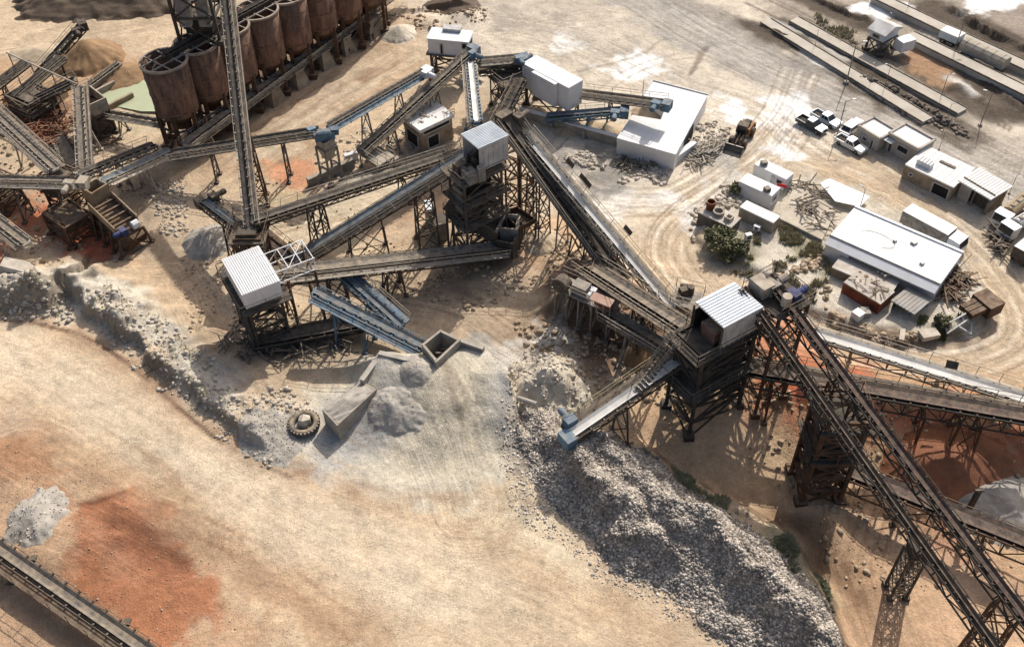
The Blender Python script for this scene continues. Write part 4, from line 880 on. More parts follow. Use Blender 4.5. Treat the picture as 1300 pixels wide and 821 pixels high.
tower(rt, rr, None, 1.6, .1, 1, .14, 'steel_grey'); deck_rails(rt, rr, 1.7, .1, 'steel_grey', 'steel_pale'); mb = MB(); mb.box((p.x, p.y, 2.1), .7, .6, .8, .4); mb.tube((p.x + .6, p.y + .1, 1.7), (p.x + .6, p.y + .1, 2.6), .3); mb.tube((p.x - .2, p.y + .7, 2.2), (p.x + .9, p.y + .5, 2.2), .16); mb.build('pump', 'steel_dark', rt)
conv('feed_conveyor', 'dark belt on a truss climbing into the corrugated crusher house', P(742, 334, 3.0), P(876, 420, 8.0), w=1.0, truss=.8, belt='belt_dusty', frame='steel_black', walk=(1, -1), rails='steel_pale', deck='steel_dark', group=SG, at=[(765, 1.0), (815, 1.2)], splay=.2)
# sorting platform on the brown bank
a, b = P(700, 364, 3.6), P(775, 398, 3.6); d, s, n, Ln = fr(a, b); s = -s if s.y > 0 else s; rt = thing('sorting_platform', 'railed steel platform on the brown bank with a round screen drum', 'platform', V((a.x, a.y, 0)))
mb = MB(); mb.slab(a - Z * .15, d * Ln, -s * 1.8, Z * .12); mb.build('deck', 'steel_grey', rt); mb = MB(); rail(mb, a + s * .05, b + s * .05); rail(mb, a - s * 1.75, a - s * 1.75 + d * Ln * .4); mb.build('handrail', 'steel_grey', rt)
for t in (.06, .26, .46, .68, .95): trestle(rt, a.lerp(b, t) - s * .9 - Z * .15, s, .85, .05, m='steel_grey', beam=.13, name='leg')
mb = MB(); q = a + d * .9 - s * .5 + Z * .7; mb.tube(q - s * .1, q + s * .75, .72, n=18); mb.tube(q + s * .75, q + s * .82, .3, n=12); mb.build('drum', 'steel_dark', rt)
mb = MB(); mb.slab(a - s * 1.3 + d * 1.7, d * 1.3, s * 1.0, Z * .9); mb.build('control_box', 'steel_grey', rt); motor(rt, a + d * 3.2 - s * 1.2 + Z * .3, d, s, 'sheet_white', .7)
a, b = P(749, 378, 4.9), P(775, 389, 4.9); d, s, n, Ln = fr(a, b); s = -s if s.y > 0 else s; rt = thing('red_roofed_stand', 'narrow open stand with a faded red roof on the sorting platform', 'stand', V((a.x, a.y, 3.6)))
mb = MB(); mb.slab(a - s * .75, d * Ln, s * .85 - Z * .08, Z * .07); mb.build('roof', 'plaster', rt).data.materials[0] = mat('faded_red', (.45, .27, .22), (.34, .19, .15), dust=.3); mb = MB(); mb.slab(a - s * .6 - Z * 1.25 + d * .1, d * (Ln - .2), -s * .06, Z * 1.15); mb.build('back_panel', 'container_red', rt)
for t in (.02, .34, .66, .98): mb = MB(); mb.bar(a.lerp(b, t) - Z * 1.3, a.lerp(b, t), .07); mb.build('post', 'steel_pale', rt)
conv('belt_conveyor', 'dusty belt with near walkway from the red-roofed stand to the crusher tower', P(773, 396, 3.6), P(868, 452, 5.2), w=.9, truss=.5, belt='belt_dusty', frame='steel_grey', walk=(1,), rails='steel_pale', deck='steel_dark', group=SG, at=[(800, 0), (838, 0)])
# ---- crusher house
hs, r = shed('crusher_house', 'corrugated blue-white roofed crusher house on a dark steel tower', (882.5, 383), (919, 416), (961, 382), 10.4, 0, 'crusher house', wall='sheet_grey', roof='sheet_blue', ribs=12, rib_dir='v', wallh=2.8, eave=.02, open_sides=(0, 3), ribw=.09)
A, u, Lu, v, wv = r
tower(hs, (A - v * 1.5, u, Lu, v, wv + 1.5), None, 8.1, .1, 5, .26, 'steel_black'); deck_rails(hs, (A - v * 2.0, u, Lu, v, wv + 2), 8.0, .3, 'steel_black', 'steel_dark'); deck_rails(hs, (A - v * 2.0, u, Lu, v, wv + 2), 4.4, .6, 'steel_black', 'steel_dark')
mb = MB()
for q in (A, A + u * Lu * .98): mb.bar(q + Z * 8, q + Z * 10.1, .14)
mb.build('corner_post', 'steel_dark', hs)
mb = MB(); c0 = A + u * Lu * .6 + v * .6; frustum(mb, c0, u, v, 1.5, 1.6, 9.4, 1.2, 1.3, 7.6); mb.build('crusher_body', mat('red_oxide', (.15, .09, .08), (.08, .05, .045), dust=.4), hs)
mb = MB(); mb.slab(A + u * .25 - v * .15 + Z * 8.05, u * .1, v * 2.6, Z * 1.9); mb.slab(A + u * .4 + v * 2.6 + Z * 8.05, u * (Lu - .8), v * .1, Z * 1.95); mb.build('inner_wall', 'dark_inside', hs)  # near-black sheets put the shade of the interior into the colour
mb = MB(); mb.slab(A + u * .3 + v * (wv * .6) + Z * 1.2, u * (Lu - .6), v * (wv * .35), Z * 2.9); mb.build('lower_bin', 'steel_black', hs)
mb = MB(); mb.slab(A - v * 1.3 + u * .25 + Z * 4.5, u * (Lu - .5), v * (wv + .6), Z * 2.3); mb.build('machine_room', 'steel_black', hs); mb = MB(); mb.slab(A - v * 1.36 + u * .6 + Z * 5.0, u * 1.1, v * .05, Z * 1.2); mb.build('hatch', 'steel_dark', hs); mb = MB(); frustum(mb, A + u * Lu * .5 + v * wv * .25, u, v, 2.4, 2.8, 4.3, 1.4, 1.6, 2.6); mb.build('under_chute', 'steel_black', hs)
for k in (0, 1): mb = MB(); a0 = A - v * 2.2 + u * (.3 + k * .8); rail(mb, V((a0.x, a0.y, 8.0)), V((a0.x, a0.y, 4.5)) - v * 3.2, 1.0); mb.build('stair_rail', 'steel_grey', hs)
mb = MB()
for i in range(14): t = i / 14; q = A - v * (2.2 + 3.2 * t) + u * .3; mb.slab(V((q.x, q.y, 8.0 - 3.5 * t)), u * .8, v * .25, Z * .05)
mb.build('stair', 'steel_dark', hs)
# drive deck behind the house
r2 = (A + v * (wv + .5) + u * .6, u, Lu + .6, v, 3.0); tower(hs, r2, None, 9.8, .1, 5, .22, 'steel_rust'); deck_rails(hs, r2, 9.9, .1, 'steel_black', 'steel_dark', skip=(0,))
cq = r2[0] + u * 1.2 + v * 1.3 + Z * 10.5; motor(hs, cq, u, v, 'steel_grey', 1.3); motor(hs, cq + u * 1.6 + v * .7, u, v, 'blue_paint', 1.0); mb = MB(); mb.box(cq - v * .6 - u * .3, 1.5, 1.1, 1.0, math.atan2(u.y, u.x)); mb.tube(cq + u * 2 - v * .5, cq + u * 2 - v * .5 + Z * .9, .35, n=12); mb.build('gearbox', 'steel_pale', hs)
# ---- discharge belt, big boom, belts to the right
conv('discharge_conveyor', 'broad pale discharge belt with yellow rails above the gravel heap', P(893, 437, 5.6), P(723, 553, 3.6), w=.8, truss=.55, belt='belt_pale', frame='steel_dark', walk=(1,), rails='steel_yellow', deck='steel_dark', group=SG, head='steel_blue', at=[(790, 0)])
conv('big_boom_conveyor', 'longest black lattice boom descending to the lower right corner', P(975, 350, 10.9), P(1342, 838, 4.0), w=.58, truss=.8, belt='belt_rust', frame='steel_black', walk=(), rails='steel_black', deck='steel_black', group=SG, at=[(1078, 2.2), (1290, 1.5)], splay=.2, tmat='steel_rust', ax=0)
conv('service_gantry', 'dark lattice service gantry running beside the longest boom', P(943, 365, 10.5), P(1276, 838, 3.6), w=.36, truss=.7, belt='walk_rust', frame='steel_black', walk=(), rails='steel_dark', group=SG, drum=False)
conv('belt_conveyor', 'dark double-chord belt from the crusher tower to the right edge', P(905, 459, 3.6), P(1330, 533, 2.6), w=1.3, truss=1.25, belt='belt_rust', frame='steel_black', walk=(-1,), rails='steel_dark', deck='walk_rust', group=SG, at=[(985, 0), (1182, 0), (1240, 1.5)], splay=.3, tmat='steel_rust')
tc_ = conv('belt_conveyor', 'pale belt on a zigzag truss below the island of sheds', P(1036, 424, 2.7), P(1330, 516, 1.8), w=.95, truss=.8, belt='belt_pale', frame='steel_pale', walk=(-1,), rails='steel_pale', group=SG, at=[(1085, 0), (1196, 0), (1275, 0)], splay=.2)
q = P(1200, 466, 3.2); mb = MB(); mb.slab(q, V((.8, -.3, 0)), Z * .5 + V((.1, .3, 0)), V((0, .03, 0))); mb.build('plate', 'steel_dark', tc_)
conv('lattice_conveyor', 'low rusty lattice belt crossing the red yard under the longest boom', P(1040, 582, -.2), P(1345, 703, .2), w=1.3, truss=1.35, belt='belt_rust', frame='steel_rust', walk=(), rails='steel_rust', group=SG, at=[(1150, 0), (1260, 0)], splay=.2)
r = rect_px((1003, 596), (1014, 640), (1060, 618), -3); rt = thing('transfer_tower', 'massive dark rusty tower under the crossing of the boom and belts', 'tower', r[0] + r[1] * r[2] / 2 + r[3] * r[4] / 2 - Z * 3); tower(rt, r, None, 6.6, .1, 6, .3, 'steel_rust')
A, u, Lu, v, wv = r; c0 = A + u * Lu / 2 + v * wv / 2
for zz in (5.9, 2.6): deck_rails(rt, r, zz, .4, 'steel_black', 'steel_rust')
mb = MB(); frustum(mb, c0, u, v, Lu * .85, wv * .8, 2.4, 1.0, 1.0, -1.4); mb.build('bin', 'steel_black', rt); mb = MB(); mb.slab(A + u * .3 + v * .3 + Z * 2.7, u * (Lu - .6), v * (wv - .6), Z * 1.9); mb.build('transfer_box', 'steel_black', rt)
mb = MB(); rail(mb, A - u * 1.0 + Z * 5.9, A - u * 1.0 + v * wv - Z * 0.4, .9); mb.slab(A - u * 1.4 + Z * 5.8, u * .7, v * wv - Z * 6.2, Z * .08); mb.build('stair', 'steel_rust', rt)
p = P(1136, 752, -3); r = (V((p.x - .55, p.y - .55, 0)), V((1, 0, 0)), 1.1, V((0, 1, 0)), 1.1); rt = thing('lattice_tower', 'slim lattice tower standing in the red yard beside the longest boom', 'tower', V((p.x, p.y, -3))); tower(rt, r, None, 2.3, .0, 5, .13, 'steel_dark', 'x')
mb = MB(); frustum(mb, p, V((1, 0, 0)), V((0, 1, 0)), 1.25, 1.2, 3.2, 1.0, 1.0, 2.3); mb.build('saddle', 'steel_black', rt); mb = MB(); mb.bar(p + V((-.3, -.5, 0)) + Z * 5.8, p + V((1.0, 1.2, 0)) + Z * 7.1, .12); mb.bar(p + V((.3, -.5, 0)) + Z * 5.8, p + V((1.5, .8, 0)) + Z * 7.1, .12); mb.build('strut', 'steel_rust', rt)
p = P(1222, 660, -3); rt = thing('steel_post', 'single dark steel post with a flat base in the red yard', 'post', V((p.x, p.y, -3))); mb = MB(); mb.bar(p - Z * .2, p + Z * 3.8, .3); mb.build('shaft', 'steel_dark', rt); mb = MB(); mb.box(p + Z * .1, .9, .9, .3); mb.build('base_plate', 'concrete', rt); mb = MB(); mb.bar(p + Z * 3.82 - V((.3, 0, 0)), p + Z * 3.82 + V((.3, 0, 0)), .16); mb.build('cross_arm', 'steel_dark', rt)
# ---- belts round the upper yard
conv('belt_conveyor', 'dark belt from the silo gallery to the blue-headed hopper', P(216, 195, 3.2), P(404, 165, 5.9), w=.85, truss=.5, belt='belt_dark', frame='steel_dark', walk=(1,), rails='steel_pale', deck='belt_dusty', group=SG, at=[(265, 0), (355, 0)], splay=.3)
r = rect_px((400, 176), (411, 183), (426, 176), 5.2); rt = thing('surge_hopper', 'grey hopper on tall legs with blue drive gear on top', 'hopper', V((r[0].x, r[0].y, 0))); A, u, Lu, v, wv = r; c0 = A + u * Lu / 2 + v * wv / 2
mb = MB(); hopper(mb, c0, u, v, Lu, wv, 5.2, 4.0, 2.9, .7, .7); mb.build('bin', 'steel_pale', rt); tower(rt, r, None, 4.3, -.05, 2, .2, 'steel_grey', 'n')
mb = MB(); c1 = c0 + Z * 5.6
mb.box(c1, 1.9, 1.0, .7, .3); mb.box(c1 + V((-1.2, .4, .1)), .8, .6, .9, .6); mb.box(c1 + V((1.0, .3, .25)), .7, .7, .6, .1); mb.tube(c1 + V((-.6, -.5, .4)), c1 + V((.7, -.3, .4)), .3, n=10); mb.build('drive_gear', 'steel_blue', rt)
conv('belt_conveyor', 'slim light blue belt from the blue-headed hopper to the white motor', P(418, 160, 5.7), P(541, 89, 5.3), w=.8, truss=.45, belt='belt_dark', frame='steel_blue', walk=(1,), rails='steel_blue', group=SG, at=[(462, 0, .8), (505, 0, .8)], head='sheet_white', tmat='steel_grey')
conv('belt_conveyor', 'grey belt climbing to a blue head beside the flat white house', P(457, 191, 2.2), P(600, 62, 6.2), w=1.0, truss=.7, belt='belt_dusty', frame='steel_grey', walk=(1,), rails='steel_pale', deck='steel_dark', group=SG, at=[(495, 0), (545, 1.2)], head='steel_blue')
conv('belt_conveyor', 'short light blue belt from the blue head down to the screen house', P(597, 76, 5.6), P(605, 154, 8.6), w=.8, truss=.5, belt='belt_pale', frame='steel_blue', walk=(1,), rails='steel_pale', deck='belt_dusty', group=SG, ax=1, at=[(95, 0)])
rt = thing('step_platform', 'pale steel platform with steps at the foot of the grey climbing belt', 'platform', P(470, 200, 0)); a, b = P(455, 196, 1.5), P(480, 212, 1.5); d, s, n, Ln = fr(a, b); mb = MB(); mb.slab(a, d * Ln, -s * 2.2, Z * .1); mb.build('deck', 'steel_pale', rt); mb = MB(); rail(mb, a, b); rail(mb, a - s * 2.2, b - s * 2.2); rail(mb, a - s * 1.1, b - s * 1.1); mb.build('handrail', 'steel_pale', rt)
for t in (.05, .95): trestle(rt, a.lerp(b, t) - s * 1.1, s, 1.0, .05, m='steel_grey', name='leg')
hs, r = shed('transfer_house', 'flat white-roofed house with a doorway at the top of the sand slope', (541, 49), (595, 54), (609, 40), 5.3, 0, 'transfer house', wall='sheet_white', roof='sheet_white', ribs=0, wallh=1.85, eave=.1, opens=[(0, .3, .37, .05, 1.3, 'doorway', 'dark_inside'), (0, .84, .96, .9, 1.6, 'doorway', 'dark_inside'), (1, .3, .75, .3, 1.5, 'doorway', 'dark_inside')])
tower(hs, r, None, 3.5, .3, 2, .25, 'steel_dark'); deck_rails(hs, r, 3.45, .15, 'steel_dark', 'steel_dark', skip=(0, 1, 2, 3)); A, u, Lu, v, wv = r
mb = MB(); mb.slab(A + u * Lu * .3 + v * wv * .7 + Z * 5.31, u * Lu * .42, v * wv * .4, Z * .35); mb.build('roof_monitor', 'sheet_grey', hs)
hs, r = shed('bunker', 'roughly built concrete bunker with a soiled white top between two belts', (508, 147), (533, 166), (571, 141), 3.0, 0, 'bunker', wall='concrete_tan', roof='roof_cream', eave=.2, thick=.35, opens=[(0, .15, .8, .3, 1.9, 'doorway', 'dark_inside'), (1, .08, .92, 2.1, 2.55, 'slot', 'dark_inside'), (1, .2, .55, .2, 1.6, 'doorway', 'dark_inside')])
A, u, Lu, v, wv = r; mb = MB(); rg = random.Random(3)
for i in range(26): q = A + u * rg.uniform(.3, Lu - .3) + v * rg.uniform(.3, wv - .3) + Z * 3.0; mb.rock(q, rg.uniform(.08, .3), rg, .6)
mb.build('rubble', 'rock_pale', hs)['kind'] = 'stuff'
mb = MB(); rail(mb, A + Z * 3, A + u * Lu * .6 + Z * 3, .7); rail(mb, A + u * Lu + v * wv * .7 + Z * 3, A + u * Lu + v * wv + Z * 3, .7); mb.build('handrail', 'steel_grey', hs)
hs, r = shed('white_drive_house', 'long white sheet metal box house with a blue motor at its end', (662.5, 80), (722, 112), (734, 98), 5.0, 0, 'drive house', wall='sheet_white', roof='sheet_white', ribs=0, wallh=2.8, eave=.03)
A, u, Lu, v, wv = r; tower(hs, r, None, 2.3, .3, 1, .22, 'steel_dark'); motor(hs, A - u * .5 + v * .7 + Z * 4.9, u, v, 'steel_blue', 1.0)
mb = MB(); mb.slab(A + u * Lu * .28 - v * .45 + Z * 2.25, u * Lu * .5, v * .42, Z * 2.6); mb.build('side_bay', 'sheet_white', hs); mb = MB(); mb.slab(A + u * Lu * .28 - v * .47 + Z * 4.86, u * Lu * .5, v * .46, Z * .1); mb.build('bay_roof', 'sheet_white', hs)
conv('belt_conveyor', 'upper of two short grey belts running to the long white box house', P(607, 77, 5.2), P(664, 72, 4.6), w=.9, truss=.5, belt='belt_dusty', frame='steel_grey', walk=(1,), rails='steel_pale', group=SG, head='steel_blue', at=[(635, 0)])
conv('belt_conveyor', 'lower of two short grey belts running to the long white box house', P(609, 89, 4.0), P(664, 86, 3.6), w=.9, truss=.5, belt='belt_dusty', frame='steel_dark', walk=(-1,), rails='steel_pale', group=SG, at=[(635, 0)])
conv('belt_conveyor', 'grey railed belt from the white box house over the notched white roof', P(727, 116, 2.9), P(845, 131, 4.4), w=.9, truss=.45, belt='belt_dusty', frame='steel_grey', walk=(1, -1), rails='steel_pale', deck='belt_dusty', group=SG, head='steel_blue', at=[(775, 0)])
conv('belt_conveyor', 'dark blue belt over the walled sand bays', P(694, 148, 1.6), P(791, 140, 3.2), w=.95, truss=.5, belt='belt_blue', frame='steel_blue', walk=(-1,), rails='steel_pale', group=SG, head='steel_blue', at=[(745, 0)])
rt = thing('support_frame', 'tangle of dark steel framing between the short grey belts and boom', 'frame', P(650, 130, 0)); r = rect_px((622, 132), (640, 146), (668, 130), 0); tower(rt, r, None, 3.4, .1, 2, .16, 'steel_dark'); deck_rails(rt, r, 3.4, .1, 'steel_dark', 'steel_grey'); mb = MB(); A, u, Lu, v, wv = r; c0 = A + u * Lu / 2 + v * wv / 2; hopper(mb, c0, u, v, Lu * .7, wv * .6, 3.2, 2.4, 1.2); mb.build('bin', 'steel_grey', rt)
conv('belt_conveyor', 'narrow dark belt behind the screening tower, under the tangle of framing', P(632, 162, 2.2), P(663, 100, 4.2), w=.8, truss=.5, belt='belt_dark', frame='steel_dark', walk=(-1,), rails='steel_pale', group=SG, ax=1, at=[(130, 0)])
# walled sand bays
rt = thing('bay_wall', 'long low pale wall around the sand bays beside the notched roof', 'wall', P(720, 165, 0)); pts = [P(660, 150, 0), P(690, 158, 0), P(735, 172, 0), P(784, 186, 0)]; mb = MB()
for a, b in zip(pts, pts[1:]): mb.bar(a + Z * .4, b + Z * .4, .35, 1.5)
mb.build('wall', 'concrete', rt); mb = MB()
for a, b in zip(pts, pts[1:]): mb.bar(a + Z * 1.22, b + Z * 1.22, .45, .14)
mb.build('coping', 'sheet_white', rt)
for (a, b) in (((700, 160), (712, 140)), ((740, 173), (754, 148))): mb = MB(); mb.bar(P(*a, .45), P(*b, .45), .3, 1.3); mb.build('divider', 'concrete', rt)
# ================================================================== LEFT PLANT
LG = 'belts of the old plant'
conv('stacker_conveyor', 'black stacker belt reaching over the brown sand cone', P(46, 95, 1.6), P(103, 31, 5.9), w=1.0, truss=.8, belt='belt_dark', frame='steel_black', walk=(1, -1), rails='steel_pale', group=LG, ax=1, at=[(70, 0)], head='steel_black')
conv('belt_conveyor', 'dark belt entering the frame on the left above the rusty scrap', P(-40, 133, 2.4), P(33, 77, 3.6), w=.75, truss=.6, belt='belt_dark', frame='steel_dark', walk=(1,), rails='steel_pale', group=LG, at=[(0, 0)])
conv('belt_conveyor', 'dark belt with a wide walkway, upper of the pair above the rusty scrap', P(18, 122, 2.8), P(78, 72, 3.8), w=.85, truss=.6, belt='belt_dark', frame='steel_dark', walk=(1, -1), rails='steel_pale', group=LG, at=[(45, 0)])
conv('belt_conveyor', 'dark belt with pale rails leading to the timber-sided hopper', P(30, 132, 2.2), P(94, 101, 4.4), w=.85, truss=.6, belt='belt_dark', frame='steel_dark', walk=(1, -1), rails='steel_pale', group=LG, at=[(60, 0)])
rt = thing('overhead_pipe', 'long pale pipe on posts crossing over the dark left belts', 'pipe', P(50, 95, 0)); a, b = P(8, 67, 4.6), P(98, 107, 5.2); mb = MB(); mb.tube(a, b, .09); mb.build('pipe', 'steel_pale', rt); mb = MB()
for t in (.03, .35, .65, .98): q = a.lerp(b, t); mb.bar(q, V((q.x, q.y, -.2)), .1)
mb.build('post', 'steel_grey', rt)
r = rect_px((92, 118), (112, 134), (127, 118), 4.2); A, u, Lu, v, wv = r; c0 = A + u * Lu / 2 + v * wv / 2; rt = thing('timber_hopper', 'open tan hopper on legs beside the green pond', 'hopper', V((c0.x, c0.y, 0))); mb = MB(); hopper(mb, c0, u, v, Lu, wv, 4.2, 2.8, 1.6, 1.2, 1.2, .14); mb.build('bin', 'steel_pale', rt); tower(rt, r, None, 3.0, .1, 2, .22, 'steel_dark'); mb = MB(); p = P(133, 168, 0); mb.box((p.x, p.y + .6, .7), 2.0, 1.8, 2.0, .4); mb.build('footing', 'concrete_tan', rt); mb = MB(); rail(mb, A + Z * 4.2, A + v * wv + Z * 4.2, .8); mb.build('handrail', 'steel_pale', rt)
conv('belt_conveyor', 'pale tan belt running straight down the picture from the timber hopper', P(105, 214, 3.0), P(99, 109, 4.9), w=.85, truss=.6, belt='belt_dusty', frame='steel_pale', walk=(1,), rails='steel_pale', deck='steel_dark', group=LG, ax=1, at=[(150, 0), (190, 0)])
conv('belt_conveyor', 'thin grey belt from the timber hopper to the first silo', P(206, 155, 2.6), P(113, 139, 2.2), w=.5, truss=.5, belt='belt_dusty', frame='steel_grey', walk=(-1,), rails='steel_pale', group=LG, at=[(150, 0)])
conv('belt_conveyor', 'pale double-railed belt slanting in from the left edge', P(-30, 122, 3.8), P(70, 214, 4.4), w=.85, truss=.5, belt='belt_dusty', frame='steel_pale', walk=(-1, 1), rails='steel_pale', deck='belt_dusty', group=LG, at=[(20, 0)])
conv('belt_conveyor', 'grey level belt from the left edge to the tan hopper', P(-35, 227, 4.2), P(103, 230, 4.9), w=.8, truss=.65, belt='belt_dusty', frame='steel_dark', walk=(1,), rails='steel_pale', deck='steel_grey', group=LG, at=[(15, 0), (70, 0)], head='steel_pale')
conv('belt_conveyor', 'grey belt from the first silo to the tan hopper', P(196, 183, 2.2), P(102, 221, 4.8), w=.85, truss=.5, belt='belt_dark', frame='steel_grey', walk=(1,), rails='steel_pale', group=LG, at=[(150, 0)])
conv('belt_conveyor', 'blue-grey belt of several pale lines just below the silo belt', P(218, 190, 2.0), P(132, 230, 4.6), w=1.0, truss=.4, belt='belt_blue', frame='steel_pale', walk=(-1,), rails='steel_pale', group=LG, at=[(180, 0)])
conv('belt_conveyor', 'short tan belt coming in low at the left edge above the block', P(-35, 256, 3.4), P(33, 308, 2.6), w=.9, truss=.6, belt='belt_dusty', frame='steel_pale', walk=(1,), rails='steel_pale', deck='steel_dark', group=LG, at=[(5, 0)])
conv('belt_conveyor', 'broad ribbed grey belt lying low between the tan belts', P(70, 172, .9), P(92, 208, .9), w=1.9, truss=0, belt='belt_dusty', frame='steel_dark', walk=(), group=LG, ax=1, idl=.7)
conv('belt_conveyor', 'low timber-coloured belt beside the small brown heap and pond', P(112, 109, .9), P(151, 80, 1.5), w=.75, truss=.3, belt='belt_dusty', frame='steel_pale', walk=(), group=LG, at=[(130, 0)])
r = rect_px((102, 238), (116, 246), (136, 233), 4.6); A, u, Lu, v, wv = r; c0 = A + u * Lu / 2 + v * wv / 2; rt = thing('feed_hopper', 'tan open-topped steel hopper over the red earth', 'hopper', V((c0.x, c0.y, 0))); mb = MB(); hopper(mb, c0, u, v, Lu, wv, 4.6, 3.2, 2.0, 1.3, 1.6, .12); mb.build('bin', mat('bin_tan', (.36, .27, .17), (.22, .15, .09), dust=.2), rt); tower(rt, r, None, 3.3, .1, 3, .24, 'steel_rust')
mb = MB(); q = A + u * Lu + v * wv * .5; mb.slab(V((q.x, q.y, 2.6)) - v * .7 + u * .06, v * 1.4, u * .06, Z * .6); mb.build('hatch', 'steel_rust', rt)
a, b = P(128, 258, 3.2), P(168, 296, 2.2); d, s, n, Ln = fr(a, b); rt = thing('vibrating_screen', 'tan-sided inclined screen below the tan hopper, pale drum at its end', 'screen', V((a.x, a.y, 0)))
mb = MB(); mb.slab(a - s * 1.1, s * 2.2, d * Ln, n * .1); mb.build('screen_deck', 'steel_rust', rt)
for k in (-1, 1): mb = MB(); mb.slab(a + s * 1.1 * k, s * .1 * k, d * Ln * .85, n * .9); mb.build('side_plate', 'bin_tan', rt)
mb = MB()
for t in (.15, .35, .55, .75): mb.bar(a + d * Ln * t - s * 1.1 + n * .5, a + d * Ln * t + s * 1.1 + n * .5, .2)
mb.build('cross_tube', 'steel_rust', rt); mb = MB(); q = b + n * .5; mb.tube(q - s * .9 - d * .3, q - s * .3 - d * .3, .4); mb.build('drum', 'sheet_white', rt); motor(rt, b - d * .4 + s * .6 + n * .4, d, s, 'blue_paint', .8)
for t in (.05, .35, .65, .95): trestle(rt, a + d * Ln * t - n * .2, s, 1.2, .4, m='steel_rust', beam=.2, name='leg')
mb = MB(); mb.slab(a - s * 1.3 - Z * 1.9, s * 2.4, d * Ln * .9, n * .8); mb.build('under_bin', 'steel_rust', rt)
rt = thing('jaw_feeder', 'dark rusty feeder frame on the red earth left of the tan hopper', 'frame', P(85, 300, 0)); r = rect_px((62, 296), (92, 318), (120, 290), 0); tower(rt, r, None, 2.4, .2, 2, .24, 'steel_rust'); A, u, Lu, v, wv = r; mb = MB(); mb.slab(A + u * .3 + v * .5 + Z * 1.5, u * (Lu - .6), v * (wv - 1), Z * .9); mb.build('feeder_box', 'steel_rust', rt); mb = MB(); rail(mb, A + Z * 2.4, A + u * Lu + Z * 2.4, .9); mb.build('handrail', 'steel_rust', rt)
conv('belt_conveyor', 'dusty brown belt crossing the lower left corner', P(-70, 648, 1.3), P(205, 838, 1.3), w=.7, truss=.6, belt='belt_dusty', frame='steel_dark', walk=(1,), rails='steel_dark', deck='steel_rust', group=LG, at=[(20, 0), (140, 0)])
for lb, px_, top, m_ in (('dark steel frame standing under the two dark left belts', ((18, 152), (48, 166), (72, 142)), 3.0, 'steel_dark'), ('rusty frame tower carrying the level belt over the red earth', ((64, 264), (92, 275), (112, 254)), 3.9, 'steel_rust'), ('rusty open frame at the left edge over the red earth', ((-16, 262), (10, 274), (30, 254)), 3.3, 'steel_rust')):
    r = rect_px(*px_, 0); A, u, Lu, v, wv = r; rt = thing('frame_tower', lb, 'tower', A + u * Lu / 2 + v * wv / 2); tower(rt, r, None, top, .1, 3, .18, m_); deck_rails(rt, r, top * .55, .2, m_, 'steel_rust'); mb = MB(); frustum(mb, A + u * Lu / 2 + v * wv / 2, u, v, Lu * .6, wv * .6, top * .95, .7, .7, top * .5); mb.build('chute', 'steel_dark', rt)
q4 = [P(u, v, 0) for u, v in ((6, 362), (44, 372), (52, 355), (14, 347))]; rt = thing('concrete_block', 'large pale concrete block with cut corners beside the haul road', 'block', q4[0]); mb = MB(); mb.prism([q4[0] - Z * .3, q4[1] - Z * .3, q4[2] - Z * .3, q4[3] - Z * .3], Z * 2.0); mid = sum(q4, V((0, 0, 0))) / 4; mb.hexa([p + Z * 1.703 for p in q4] + [p.lerp(mid, .25) + Z * 2.3 for p in q4]); mb.build('body', 'rock_pale', rt)
KY = .58
def shed_y(name, label, a, b, c, z, base, *q, **k):
    for n_ in ('rise', 'wallh', 'parapet', 'thick', 'eave'):
        if n_ in k: k[n_] = k[n_] * (KY if n_ != 'thick' else .7)
    if 'opens' in k: k['opens'] = [(o[0], o[1], o[2], o[3] * KY, o[4] * KY, o[5], o[6]) for o in k['opens']]
    return shed(name, label, a, b, c, z * KY, base * KY, *q, **k)
# ================================================================== SHEDS OF THE UPPER YARD
def poly_building(name, label, cat, px, z, base, wall, roof, opens=()):
    pts = [P(u, v, z) for u, v in px]; cx_ = sum(p.x for p in pts) / len(pts); cy_ = sum(p.y for p in pts) / len(pts); root = thing(name, label, cat, V((cx_, cy_, base)))
    if sum(pts[i].x * pts[(i + 1) % len(pts)].y - pts[(i + 1) % len(pts)].x * pts[i].y for i in range(len(pts))) < 0: pts = pts[::-1]
    mb = MB(); mb.prism([p - Z * .14 for p in pts], Z * .14); mb.build('roof', roof, root); mb = MB(); n = len(pts)
    for i in range(n):
        p, q = pts[i], pts[(i + 1) % n]; al = (q - p).normalized(); nr = V((-al.y, al.x, 0)); mb.slab(V((p.x, p.y, base - .4)) + nr * .05 + al * .05, (q - p) - al * .1, nr * .12, Z * (z - .145 - base + .4))
    mb.build('wall', wall, root); return root, pts
nb, npts = poly_building('storage_shed', 'large white flat-roofed shed with a notch cut in its roof', 'shed', [(829, 102), (899, 120), (858, 196), (783, 175), (803, 146), (839, 152), (847, 131), (816, 121)], 2.0, 0, 'sheet_white', 'roof_membrane')
p, q = P(783, 175, 2.0), P(858, 196, 2.0); mb = MB(); mb.bar(p - Z * .2 - V((0, .06, 0)), q - Z * .2 - V((0, .06, 0)), .06, .5); mb.build('fascia', 'sheet_white', nb)
p2 = P(899, 120, 2.0); mb = MB(); al = (p2 - q).normalized(); nr = V((al.y, -al.x, 0)); mb.slab(V((q.x, q.y, .1)) + al * 3.0 + nr * .02, al * 3.2, nr * .03, Z * 1.5); mb.build('doorway', 'dark_inside', nb)
mb = MB()
for a_, b_ in (((829, 102), (899, 120)), ((816, 121), (829, 102))): mb.bar(P(*a_, 2.06), P(*b_, 2.06), .12, .1)
mb.build('roof_edge', 'sheet_grey', nb)
